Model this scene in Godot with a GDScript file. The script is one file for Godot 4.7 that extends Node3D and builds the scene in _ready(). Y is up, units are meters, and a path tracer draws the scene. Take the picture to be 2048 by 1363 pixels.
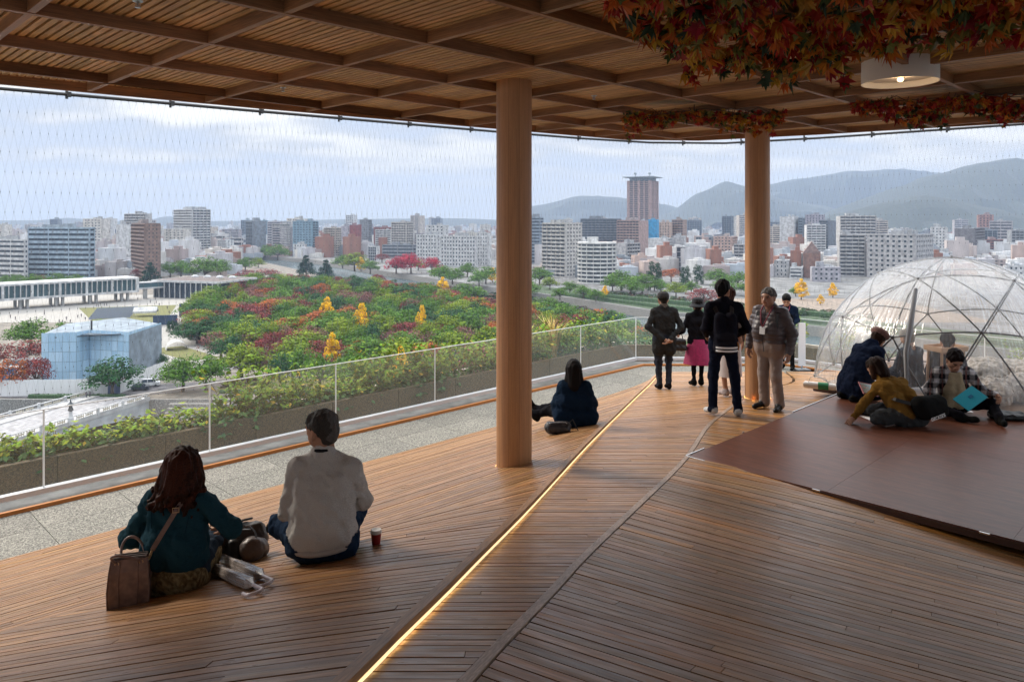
extends Node3D
# Heights are measured from the camera's eye: y = 0 is eye level. The hill-top deck lies 1.5 to 3.1 m lower, the city ground 45 m lower.
# hp(x, d, h): x metres to the right, d metres ahead, h metres up from the eye. ab(u, v, h): axes of the building, turned by 45 degrees.

const GROUND := -45.0
const R2 := 1.41421356
var rng := RandomNumberGenerator.new()
var M := {}
var used_names := {}


class MB:
	# collects triangles with their own normals; front faces run clockwise
	var v := PackedVector3Array()
	var n := PackedVector3Array()
	var t := PackedVector2Array()
	var c := PackedColorArray()
	var tint := Color(1, 1, 1)

	func tri(a: Vector3, b: Vector3, d: Vector3, hint := Vector3.ZERO, ua := Vector2.ZERO, ub := Vector2.ZERO, ud := Vector2.ZERO) -> void:
		var nn := (d - a).cross(b - a)
		if nn.length_squared() < 1e-16:
			return
		nn = nn.normalized()
		if hint != Vector3.ZERO and nn.dot(hint) < 0.0:
			v.append_array([a, d, b])
			t.append_array([ua, ud, ub])
			nn = -nn
		else:
			v.append_array([a, b, d])
			t.append_array([ua, ub, ud])
		n.append_array([nn, nn, nn])
		c.append_array([tint, tint, tint])

	func quad(a: Vector3, b: Vector3, d: Vector3, e: Vector3, hint := Vector3.ZERO, uv := Rect2(0, 0, 1, 1)) -> void:
		var p := uv.position
		var q := uv.end
		tri(a, b, d, hint, p, Vector2(q.x, p.y), q)
		tri(a, d, e, hint, p, q, Vector2(p.x, q.y))

	func quad_n(a: Vector3, b: Vector3, d: Vector3, e: Vector3, na: Vector3, nb: Vector3, nd: Vector3, ne: Vector3, uv := Rect2(0, 0, 1, 1)) -> void:
		var nn := (d - a).cross(b - a)
		var p := uv.position
		var q := uv.end
		if nn.dot(na + nb + nd + ne) >= 0.0:
			v.append_array([a, b, d, a, d, e])
			n.append_array([na, nb, nd, na, nd, ne])
			t.append_array([p, Vector2(q.x, p.y), q, p, q, Vector2(p.x, q.y)])
		else:
			v.append_array([a, d, b, a, e, d])
			n.append_array([na, nd, nb, na, ne, nd])
			t.append_array([p, q, Vector2(q.x, p.y), p, Vector2(p.x, q.y), q])
		c.append_array([tint, tint, tint, tint, tint, tint])

	func box(x: Transform3D, s: Vector3, skip_bottom := false) -> void:
		var h := s * 0.5
		var b := x.basis
		var o := x.origin
		for ax in 3:
			var e: Vector3 = b[ax]
			var f: Vector3 = b[(ax + 1) % 3] * h[(ax + 1) % 3]
			var g: Vector3 = b[(ax + 2) % 3] * h[(ax + 2) % 3]
			if s[(ax + 2) % 3] > s[(ax + 1) % 3]:      # texture u runs along the longer side
				var sw := f
				f = g
				g = sw
			var uvr := Rect2(o.x, o.y, f.length() * 2.0, g.length() * 2.0)
			for sg in [-1.0, 1.0]:
				if skip_bottom and ax == 1 and sg < 0.0:
					continue
				var m: Vector3 = o + e * h[ax] * sg
				quad(m - f - g, m + f - g, m + f + g, m - f + g, e * sg, uvr)

	func cube(p: Vector3, s: Vector3, yaw := 0.0) -> void:
		box(Transform3D(Basis(Vector3.UP, yaw), p), s)

	# a straight bar of rectangular section from a to b
	func bar(a: Vector3, b: Vector3, w: float, h: float, up := Vector3.UP) -> void:
		var z := (b - a)
		var l := z.length()
		if l < 1e-5:
			return
		z /= l
		var x := up.cross(z)
		if x.length() < 1e-4:
			x = Vector3.RIGHT.cross(z)
		x = x.normalized()
		var y := z.cross(x)
		box(Transform3D(Basis(x, y, z), (a + b) * 0.5), Vector3(w, h, l))

	func tube(pts: Array, rad: Array, sides := 8, caps := true, closed := false) -> void:
		var m := pts.size()
		var rings := []
		var nors := []
		var x := Vector3.ZERO
		for i in m:
			var a: Vector3 = pts[(i - 1 + m) % m] if (i > 0 or closed) else pts[i]
			var b: Vector3 = pts[(i + 1) % m] if (i < m - 1 or closed) else pts[i]
			var z := (b - a).normalized()
			if x == Vector3.ZERO:
				x = (Vector3.UP if absf(z.y) < 0.9 else Vector3.RIGHT).cross(z).normalized()
			else:
				x = (x - z * x.dot(z)).normalized()
			var y := z.cross(x)
			var ring := []
			var nor := []
			var r: float = rad[i % rad.size()]
			for k in sides:
				var an := TAU * k / sides
				var dir := x * cos(an) + y * sin(an)
				ring.append(pts[i] + dir * r)
				nor.append(dir)
			rings.append(ring)
			nors.append(nor)
		var last := m if closed else m - 1
		for i in last:
			var j := (i + 1) % m
			for k in sides:
				var k2 := (k + 1) % sides
				quad_n(rings[i][k], rings[i][k2], rings[j][k2], rings[j][k], nors[i][k], nors[i][k2], nors[j][k2], nors[j][k], Rect2(float(k) / sides, i * 0.2, 1.0 / sides, 0.2))
		if caps and not closed:
			for k in range(1, sides - 1):
				tri(rings[0][0], rings[0][k], rings[0][k + 1], pts[0] - pts[1])
				tri(rings[m - 1][0], rings[m - 1][k], rings[m - 1][k + 1], pts[m - 1] - pts[m - 2])

	# profile: Vector2(radius, height) points from bottom to top
	func lathe(x: Transform3D, prof: Array, sides := 16) -> void:
		for i in prof.size() - 1:
			var p: Vector2 = prof[i]
			var q: Vector2 = prof[i + 1]
			var sl := Vector2(q.y - p.y, p.x - q.x).normalized()
			for k in sides:
				var a := TAU * k / sides
				var b := TAU * (k + 1) / sides
				var ca := Vector3(cos(a), 0, sin(a))
				var cb := Vector3(cos(b), 0, sin(b))
				var na := x.basis * (ca * sl.x + Vector3.UP * sl.y)
				var nb := x.basis * (cb * sl.x + Vector3.UP * sl.y)
				quad_n(x * (ca * p.x + Vector3.UP * p.y), x * (cb * p.x + Vector3.UP * p.y), x * (cb * q.x + Vector3.UP * q.y), x * (ca * q.x + Vector3.UP * q.y), na, nb, nb, na, Rect2(float(k) / sides, p.y, 1.0 / sides, q.y - p.y))

	func ball(x: Transform3D, sides := 12, rows := 8) -> void:
		for i in rows:
			for k in sides:
				var q := []
				for e in [[i, k], [i, k + 1], [i + 1, k + 1], [i + 1, k]]:
					var la: float = PI * e[0] / rows - PI / 2
					var lo: float = TAU * e[1] / sides
					q.append(Vector3(cos(la) * cos(lo), sin(la), cos(la) * sin(lo)))
				var nb := x.basis.inverse().transposed()
				quad_n(x * q[0], x * q[1], x * q[2], x * q[3], (nb * q[0]).normalized(), (nb * q[1]).normalized(), (nb * q[2]).normalized(), (nb * q[3]).normalized(), Rect2(float(k) / sides, float(i) / rows, 1.0 / sides, 1.0 / rows))

	# a plan polygon (x, z) with a top height for each corner and a thickness below it
	func slab(poly: Array, thick: float, uvo: Vector2, dir: Vector2) -> void:
		var m := poly.size()
		var mid := Vector3.ZERO
		for p in poly:
			mid += p / m
		var w := Vector2(-dir.y, dir.x)
		for i in range(1, m - 1):
			var q := []
			for p in [poly[0], poly[i], poly[i + 1]]:
				q.append(uvo + Vector2(Vector2(p.x, p.z).dot(dir), Vector2(p.x, p.z).dot(w)))
			tri(poly[0], poly[i], poly[i + 1], Vector3.UP, q[0], q[1], q[2])
		for i in m:
			var a: Vector3 = poly[i]
			var b: Vector3 = poly[(i + 1) % m]
			var dn := Vector3(0, -thick, 0)
			quad(a, b, b + dn, a + dn, ((a + b) * 0.5 - mid) * Vector3(1, 0, 1), Rect2(uvo, Vector2(0.3, 0.01)))

	func mesh() -> ArrayMesh:
		var a := []
		a.resize(Mesh.ARRAY_MAX)
		a[Mesh.ARRAY_VERTEX] = v
		a[Mesh.ARRAY_NORMAL] = n
		a[Mesh.ARRAY_TEX_UV] = t
		a[Mesh.ARRAY_COLOR] = c
		var m := ArrayMesh.new()
		m.add_surface_from_arrays(Mesh.PRIMITIVE_TRIANGLES, a)
		return m


func hp(x: float, d: float, h: float) -> Vector3:
	return Vector3(x, h, -d)


func ab(u: float, v: float, h: float) -> Vector3:
	return Vector3((u - v) / R2, h, -(u + v) / R2)


# the point at distance d that stands at column sx and row sy of the 2048 pixel wide photograph
func at(sx: float, sy: float, d: float) -> Vector3:
	return Vector3((sx - 1024.0) / 1500.0 * d, (440.0 - sy) / 1500.0 * d, -d)


func fresh(called: String) -> String:
	if not used_names.has(called):
		used_names[called] = 0
		return called
	used_names[called] += 1
	return "%s_%03d" % [called, used_names[called]]


func tag(o: Node, label := "", category := "", group := "", kind := "") -> Node:
	for pair in [["label", label], ["category", category], ["group", group], ["kind", kind]]:
		if pair[1] != "":
			o.set_meta(pair[0], pair[1])
	return o


func thing(called: String, label: String, category: String, where := Vector3.ZERO, turn := 0.0, group := "") -> Node3D:
	var o := Node3D.new()
	o.name = fresh(called)
	add_child(o, true)
	o.position = where
	o.rotation.y = turn
	tag(o, label, category, group)
	return o


func setting(called: String, label := "") -> Node3D:
	var o := Node3D.new()
	o.name = fresh(called)
	add_child(o, true)
	tag(o, label, "", "", "structure")
	return o


func put(called: String, mesh: Mesh, mat: Material, parent: Node = null, where := Vector3.ZERO) -> MeshInstance3D:
	var o := MeshInstance3D.new()
	o.mesh = mesh
	if mat:
		if mesh is ArrayMesh:
			o.set_surface_override_material(0, mat)
		else:
			o.material_override = mat
	o.position = where
	if parent == null:
		o.name = fresh(called)
		add_child(o, true)
	else:
		var key := str(parent.get_instance_id()) + called
		var k: int = used_names.get(key, 0)
		used_names[key] = k + 1
		o.name = called if k == 0 else "%s_%03d" % [called, k]
		parent.add_child(o, true)
	return o


func part(called: String, b: MB, mat: Material, parent: Node = null) -> MeshInstance3D:
	return put(called, b.mesh(), mat, parent)


func stuff_part(called: String, b: MB, mat: Material, parent: Node) -> MeshInstance3D:
	var o := part(called, b, mat, parent)
	o.set_meta("kind", "stuff")
	return o


func lin(r: float, g: float, b: float, a := 1.0) -> Color:
	var c := Color(r, g, b).linear_to_srgb()
	c.a = a
	return c


func mat(called: String, col: Color, rough := 0.8, tex: Texture2D = null, opt := {}) -> StandardMaterial3D:
	var m := StandardMaterial3D.new()
	m.resource_name = called
	m.albedo_color = col
	m.roughness = rough
	m.metallic_specular = opt.get("spec", 0.5)
	m.metallic = opt.get("metal", 0.0)
	if tex:
		m.albedo_texture = tex
	if opt.has("tri"):
		m.uv1_triplanar = true
		m.uv1_scale = Vector3.ONE * opt.tri
	if opt.has("scale"):
		m.uv1_scale = opt.scale
	if opt.has("bump"):
		m.heightmap_enabled = true
		m.heightmap_texture = opt.bump
		m.heightmap_scale = opt.get("bump_cm", 0.3)
	if opt.has("rough_tex"):
		m.roughness_texture = opt.rough_tex
		m.roughness_texture_channel = BaseMaterial3D.TEXTURE_CHANNEL_GRAYSCALE
	if opt.get("vc", false):
		m.vertex_color_use_as_albedo = true
	if opt.has("rim"):
		m.rim_enabled = true
		m.rim = opt.rim
		m.rim_tint = 0.6
	if opt.has("glow"):
		m.emission_enabled = true
		m.emission = col
		m.emission_energy_multiplier = opt.glow
	if opt.has("back"):
		m.backlight_enabled = true
		m.backlight = opt.back
	if opt.has("coat"):
		m.clearcoat_enabled = true
		m.clearcoat = opt.coat
		m.clearcoat_roughness = opt.get("coat_rough", 0.2)
	if col.a < 1.0:
		m.transparency = BaseMaterial3D.TRANSPARENCY_ALPHA
	M[called] = m
	return m


func noise(freq: float, sd: int, octaves := 4, kind := FastNoiseLite.TYPE_SIMPLEX_SMOOTH) -> FastNoiseLite:
	var f := FastNoiseLite.new()
	f.seed = sd
	f.noise_type = kind
	f.frequency = freq
	f.fractal_octaves = octaves
	return f


func tex_of(im: Image) -> ImageTexture:
	return ImageTexture.create_from_image(im)


# grey mottling between lo and hi (linear multipliers stored as sRGB)
func mottle(size: int, freq: float, sd: int, lo: float, hi: float, octaves := 5) -> ImageTexture:
	var src := noise(freq, sd, octaves).get_seamless_image(size, size)
	var im := Image.create(size, size, false, Image.FORMAT_RGB8)
	for y in size:
		for x in size:
			var k := lerpf(lo, hi, src.get_pixel(x, y).r)
			im.set_pixel(x, y, Color(k, k, k))
	return tex_of(im)


func wood_tex(w: int, h: int, sd: int, contrast: float, pale: float) -> ImageTexture:
	# grain runs along u; paler worn scratches where a second noise is high
	var fine := noise(0.22, sd, 4).get_seamless_image(w / 16, h)
	fine.resize(w, h, Image.INTERPOLATE_CUBIC)
	var broad := noise(0.02, sd + 1, 4).get_seamless_image(w / 8, h)
	broad.resize(w, h, Image.INTERPOLATE_CUBIC)
	var worn := noise(0.03, sd + 2, 5).get_seamless_image(w / 4, h)
	worn.resize(w, h, Image.INTERPOLATE_CUBIC)
	var r := RandomNumberGenerator.new()
	r.seed = sd
	var im := Image.create(w, h, false, Image.FORMAT_RGB8)
	for y in h:
		for x in w:
			var g := fine.get_pixel(x, y).r - 0.5
			var b := broad.get_pixel(x, y).r - 0.5
			var wv := smoothstep(0.62, 0.85, worn.get_pixel(x, y).r + g * 0.35) * pale
			var k := 0.80 + contrast * (g * 0.6 + b * 0.45) + r.randf_range(-0.025, 0.025)
			im.set_pixel(x, y, Color(lerpf(k, 1.0, wv), lerpf(k * 0.985, 0.98, wv), lerpf(k * 0.96, 0.97, wv)))
	return tex_of(im)


func pw(pts: Array, k: float, axis: int, by := 1) -> float:
	# piecewise linear look-up over points whose BY component rises
	var m := pts.size()
	for i in range(1, m):
		if k <= pts[i][by] or i == m - 1:
			var a: Vector3 = pts[i - 1]
			var b: Vector3 = pts[i]
			return lerpf(a[axis], b[axis], (k - a[by]) / (b[by] - a[by]))
	return 0.0


# ---- the deck's heights: S is the lit step between slope and ramp, T the trim between ramp and floor; (x, distance, depth below the eye)
var S := [Vector3(-1.0, -1.0, 0.9), Vector3(-0.489, 2.42, 1.49), Vector3(-0.295, 3.6, 1.78), Vector3(-0.2, 4.1, 1.886), Vector3(0.055, 5.2, 2.08), Vector3(0.78, 7.9, 2.40), Vector3(1.887, 11.6, 2.78), Vector3(2.746, 14.4, 3.05), Vector3(3.05, 15.4, 3.11)]
var T := [Vector3(-0.9, -1.0, 0.9), Vector3(-0.152, 2.42, 1.49), Vector3(0.192, 3.6, 1.78), Vector3(0.347, 4.1, 1.886), Vector3(0.763, 5.2, 2.08), Vector3(1.755, 7.5, 2.36), Vector3(2.44, 9.15, 2.46), Vector3(2.93, 10.03, 2.50), Vector3(3.3, 10.73, 2.54), Vector3(5.6, 15.4, 3.11)]
const WALK := 3.33
const EDGE_V := 8.4


func smooth_rail(r: Array) -> Array:
	# Catmull-Rom through the measured points, so that boards meet without kinks
	var o := []
	for i in r.size() - 1:
		var p0: Vector3 = r[maxi(i - 1, 0)]
		var p1: Vector3 = r[i]
		var p2: Vector3 = r[i + 1]
		var p3: Vector3 = r[mini(i + 2, r.size() - 1)]
		var n := maxi(1, int(ceil((p2.y - p1.y) / 0.5)))
		for k in n:
			var q := p1.cubic_interpolate_in_time(p2, p0, p3, float(k) / n, p2.y - p1.y, p0.y - p1.y - 0.001, p3.y - p1.y + 0.001)
			q.y = lerpf(p1.y, p2.y, float(k) / n)
			o.append(q)
	o.append(r[r.size() - 1])
	return o


func slope_depth(x: float, d: float) -> float:
	var xs := pw(S, d, 0)
	var hs := pw(S, d, 2) - 0.045
	var xe := d - EDGE_V * R2
	return lerpf(hs, 3.2, pow(clampf((xs - x) / maxf(xs - xe, 0.3), 0.0, 1.2), 1.15))


func ramp_depth(x: float, d: float) -> float:
	var xs := pw(S, d, 0)
	var xt := pw(T, d, 0)
	return lerpf(pw(S, d, 2), pw(T, d, 2), clampf((x - xs) / maxf(xt - xs, 0.05), -0.2, 1.2))


func floor_depth(x: float, d: float) -> float:
	var g := lerpf(0.13, 0.0, smoothstep(5.0, 9.0, d))
	return pw(T, d, 2) + g * (x - pw(T, d, 0))


func half_plane(poly: PackedVector2Array, p: Vector2, dir: Vector2, keep_left: bool) -> PackedVector2Array:
	# keeps the side of the line through p along dir
	var big := 60.0
	var w := Vector2(-dir.y, dir.x) * (1.0 if keep_left else -1.0)
	var q := PackedVector2Array([p - dir * big, p + dir * big, p + dir * big + w * big, p - dir * big + w * big])
	var best := PackedVector2Array()
	for r in Geometry2D.intersect_polygons(poly, q):
		if r.size() > best.size() or area_of(r) > area_of(best):
			best = r
	return best


func area_of(p: PackedVector2Array) -> float:
	var s := 0.0
	for i in p.size():
		s += p[i].cross(p[(i + 1) % p.size()])
	return absf(s) * 0.5


# planks of one direction laid over a plan polygon (x, d); each board is a part of its own
func lay(boards_out: Array, region: PackedVector2Array, angle: float, pitch: float, depth: Callable, tone: Array, boards: Vector2) -> void:
	if region.size() < 3:
		return
	var dir := Vector2(cos(angle), sin(angle))
	var w := Vector2(-dir.y, dir.x)
	var lo := Vector2(1e9, 1e9)
	var hi := Vector2(-1e9, -1e9)
	for p in region:
		var q := Vector2(p.dot(dir), p.dot(w))
		lo = lo.min(q)
		hi = hi.max(q)
	var row := floorf(lo.y / pitch)
	while row * pitch < hi.y:
		var y0 := row * pitch + 0.0042
		var y1 := (row + 1) * pitch - 0.0042
		var x := lo.x - rng.randf_range(0.0, boards.y)
		while x < hi.x:
			var l := rng.randf_range(boards.x, boards.y)
			var rect := PackedVector2Array()
			for e in [Vector2(x + 0.0015, y0), Vector2(x + l - 0.0015, y0), Vector2(x + l - 0.0015, y1), Vector2(x + 0.0015, y1)]:
				rect.append(dir * e.x + w * e.y)
			for piece in Geometry2D.intersect_polygons(region, rect):
				if piece.size() < 3 or Geometry2D.is_polygon_clockwise(piece):
					continue
				var lift := rng.randf_range(-0.0015, 0.0015)
				var b := MB.new()
				var base: Color = tone[rng.randi() % tone.size()]
				var k := rng.randf_range(0.82, 1.15)
				b.tint = Color(base.r * k, base.g * k * rng.randf_range(0.96, 1.03), base.b * k * rng.randf_range(0.92, 1.06))
				var uvo := Vector2(rng.randf() * 5.0, rng.randf() * 5.0)
				var a0 := 1e9
				var a1 := -1e9
				for p in piece:
					a0 = minf(a0, p.dot(dir))
					a1 = maxf(a1, p.dot(dir))
				var cuts := maxi(1, int(ceil((a1 - a0) / 0.6)))
				for c in cuts:       # a board follows the swell of the deck in short straight pieces
					var b0 := lerpf(a0, a1, float(c) / cuts) - (0.01 if c == 0 else 0.0)
					var b1 := lerpf(a0, a1, (c + 1.0) / cuts) + (0.01 if c == cuts - 1 else 0.0)
					var cell := PackedVector2Array()
					for e in [Vector2(b0, y0 - 0.01), Vector2(b1, y0 - 0.01), Vector2(b1, y1 + 0.01), Vector2(b0, y1 + 0.01)]:
						cell.append(dir * e.x + w * e.y)
					for bit in Geometry2D.intersect_polygons(piece, cell):
						if bit.size() < 3:
							continue
						var top := []
						for p in bit:
							top.append(hp(p.x, p.y, -depth.call(p.x, p.y) + lift))
						b.slab(top, 0.024, uvo, Vector2(dir.x, -dir.y))
				if b.v.size():
					boards_out.append([b.v[0].length(), b])
			x += l
		row += 1


# the 300 nearest boards are parts; those beyond, too many and too small, are joined
func finish_boards(list: Array, parent: Node, mat: Material) -> void:
	list.sort_custom(func(p: Array, q: Array) -> bool: return p[0] < q[0])
	var rest := MB.new()
	for i in list.size():
		if i < 300:
			part("plank", list[i][1], mat, parent)
		else:
			var s: MB = list[i][1]
			rest.v.append_array(s.v)
			rest.n.append_array(s.n)
			rest.t.append_array(s.t)
			rest.c.append_array(s.c)
	if rest.v.size():
		stuff_part("planks", rest, mat, parent)


func build_deck() -> void:
	S = smooth_rail(S)
	T = smooth_rail(T)
	var grain := wood_tex(1024, 256, 11, 0.5, 0.4)
	var rough := mottle(256, 0.03, 5, 0.24, 0.52)
	var deck_mat := mat("deck_wood", Color.WHITE, 1.0, grain, {"vc": true, "scale": Vector3(0.42, 2.6, 1), "spec": 0.42, "rough_tex": rough})
	var tones := [Color(0.56, 0.305, 0.14), Color(0.52, 0.28, 0.125), Color(0.60, 0.325, 0.145), Color(0.50, 0.28, 0.145), Color(0.54, 0.305, 0.155)]
	var greyer := tones + [Color(0.60, 0.28, 0.075), Color(0.42, 0.245, 0.125), Color(0.38, 0.235, 0.135), Color(0.48, 0.27, 0.13), Color(0.62, 0.29, 0.075)]
	mat("deck_under", lin(0.22, 0.13, 0.07), 0.95)
	# the slope that runs down to the walkway: facets whose boards turn from across the view to along the railing
	var slope := setting("deck_slope", "sloping hill of timber boards running down to the walkway, left of the lit step")
	var region := PackedVector2Array()
	for s in S:
		region.append(Vector2(s.x - 0.045, s.y))
	region.append(Vector2(14.7 - EDGE_V * R2, 14.7))
	region.append(Vector2(1.5 - EDGE_V * R2, 1.5))
	region.append(Vector2(-9.5, -1.0))
	var seams := [[Vector2(0.0, 4.95), 4.0], [Vector2(0.12, 5.35), 14.0], [Vector2(0.22, 5.8), 25.0], [Vector2(0.38, 6.4), 37.0]]
	var turns := [0.0, 9.0, 19.0, 31.0, 45.0]
	var list := []
	for k in 5:
		var f := region
		if k > 0:
			var a: float = deg_to_rad(seams[k - 1][1])
			f = half_plane(f, seams[k - 1][0], Vector2(cos(a), sin(a)), true)
		for j in range(k, 4):
			var a: float = deg_to_rad(seams[j][1])
			if f.size() > 2:
				f = half_plane(f, seams[j][0], Vector2(cos(a), sin(a)), false)
		lay(list, f, deg_to_rad(turns[k]), 0.072, slope_depth, tones, Vector2(1.9, 3.8))
	finish_boards(list, slope, deck_mat)
	# the ramp between lit step and trim
	var ramp := setting("deck_ramp", "timber ramp between the lit step and the pale trim, running down to the far end")
	region = PackedVector2Array()
	for s in S:
		region.append(Vector2(s.x, s.y))
	for i in T.size():
		var q: Vector3 = T[T.size() - 1 - i]
		region.append(Vector2(q.x - 0.03, q.y))
	list = []
	lay(list, region, 0.0, 0.068, ramp_depth, tones, Vector2(3.0, 4.5))
	finish_boards(list, ramp, deck_mat)
	# the floor to the right of the trim
	var flat := setting("deck_floor", "weathered timber floor to the right of the trim, under the dark platform")
	region = PackedVector2Array()
	for q in T:
		region.append(Vector2(q.x + 0.03, q.y))
	region.append_array([Vector2(8.6, 15.4), Vector2(12.0, 9.0), Vector2(12.0, -1.0)])
	list = []
	lay(list, region, deg_to_rad(-30.0), 0.078, floor_depth, greyer, Vector2(2.4, 4.2))
	finish_boards(list, flat, deck_mat)
	# what shows as black in the grooves
	var under := MB.new()
	for spec in [[slope_depth, -9.5], [ramp_depth, 0.0], [floor_depth, 12.0]]:
		for i in 33:
			var d0 := -1.0 + i * 0.5
			var d1 := d0 + 0.5
			for k in 8:
				var q := []
				for e in [[d0, k], [d0, k + 1], [d1, k + 1], [d1, k]]:
					var a := pw(S, e[0], 0)
					var b := pw(T, e[0], 0)
					if spec[1] < 0:
						b = a
						a = maxf(e[0] - EDGE_V * R2, -9.5)
					elif spec[1] > 0:
						a = b
						b = 10.0
					var x := lerpf(a, b, e[1] / 8.0)
					q.append(hp(x, e[0], -spec[0].call(x, e[0]) - 0.12))
				under.quad(q[0], q[1], q[2], q[3], Vector3.UP)
	tag(part("deck_base", under, M.deck_under), "dark bearing deck under the timber boards", "", "", "structure")
	# fascia that closes the deck towards the walkway
	var rim := MB.new()
	var path := [Vector2(1.5 - EDGE_V * R2, 1.5), Vector2(14.7 - EDGE_V * R2, 14.72), Vector2(3.05, 15.42), Vector2(8.6, 15.42), Vector2(12.0, 9.0)]
	for i in 4:
		var a: Vector2 = path[i]
		var b: Vector2 = path[i + 1]
		rim.bar(hp(a.x, a.y, -3.29), hp(b.x, b.y, -3.29), 0.03, 0.15)
	tag(part("deck_edge_board", rim, mat("edge_wood", lin(0.50, 0.27, 0.12), 0.5, grain, {"scale": Vector3(0.4, 1.5, 1)})), "timber board that closes the deck above the walkway", "", "", "structure")
	# lit nosing along S
	var step := thing("lit_step", "long timber step edge with a glowing strip under its nosing", "step light")
	var nose := MB.new()
	var glow := MB.new()
	for i in S.size() - 1:
		var a: Vector3 = S[i]
		var b: Vector3 = S[i + 1]
		var off := Vector3(-0.022, 0, 0)
		nose.bar(hp(a.x, a.y, -a.z + 0.031) + off, hp(b.x, b.y, -b.z + 0.031) + off, 0.05, 0.03)
		glow.bar(hp(a.x, a.y, -a.z + 0.007) + Vector3(-0.004, 0, 0), hp(b.x, b.y, -b.z + 0.007) + Vector3(-0.004, 0, 0), 0.02, 0.012)
	part("nosing", nose, M.edge_wood, step)
	part("light_strip", glow, mat("strip_glow", lin(1.0, 0.78, 0.42), 0.6, null, {"glow": 0.55}), step)
	for i in range(6, S.size() - 4, 4):
		var a: Vector3 = S[i]
		var b: Vector3 = S[i + 4]
		var l := AreaLight3D.new()
		l.name = "strip_lamp" if i == 6 else "strip_lamp_%03d" % i
		step.add_child(l)
		var pa := hp(a.x, a.y, -a.z + 0.012) + Vector3(0.008, 0, 0)
		var pb := hp(b.x, b.y, -b.z + 0.012) + Vector3(0.008, 0, 0)
		l.area_size = Vector2(pa.distance_to(pb), 0.012)
		var x := (pb - pa).normalized()
		var z := -(Vector3(0.9, -0.25, 0.45)).normalized()
		var y := z.cross(x).normalized()
		l.transform = Transform3D(Basis(x, y, x.cross(y)), (pa + pb) * 0.5)
		l.light_color = Color(1.0, 0.78, 0.45)
		l.light_energy = 0.005 * pa.distance_to(pb)
		l.area_range = 6.0
		l.shadow_enabled = true
	# pale trim along T
	var trim := MB.new()
	for i in T.size() - 1:
		var a: Vector3 = T[i]
		var b: Vector3 = T[i + 1]
		if b.y > 11.0:
			break
		trim.bar(hp(a.x, a.y, -a.z - 0.008), hp(b.x, b.y, -b.z - 0.008), 0.045, 0.024)
	tag(part("trim_strip", trim, mat("trim", lin(0.55, 0.40, 0.31), 0.45, grain, {"scale": Vector3(1, 2, 1)})), "pale trim strip between the ramp and the boards of the floor", "trim")


const GLASS_V := 10.3
var corner := [Vector2(2.91, 17.48), Vector2(6.45, 17.4)]   # where the railing turns (x, d)


func railing_path(off: float) -> Array:
	# the plan of the railing moved outwards by off, in (x, d)
	var g := GLASS_V + off
	var far := 17.45 + off
	var uu := 16.86 + off
	return [Vector2((-4.0 - g) / R2, (-4.0 + g) / R2), Vector2(far - g * R2, far), Vector2(uu * R2 - far, far), Vector2((uu + 3.0) / R2, (uu - 3.0) / R2)]


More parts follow.
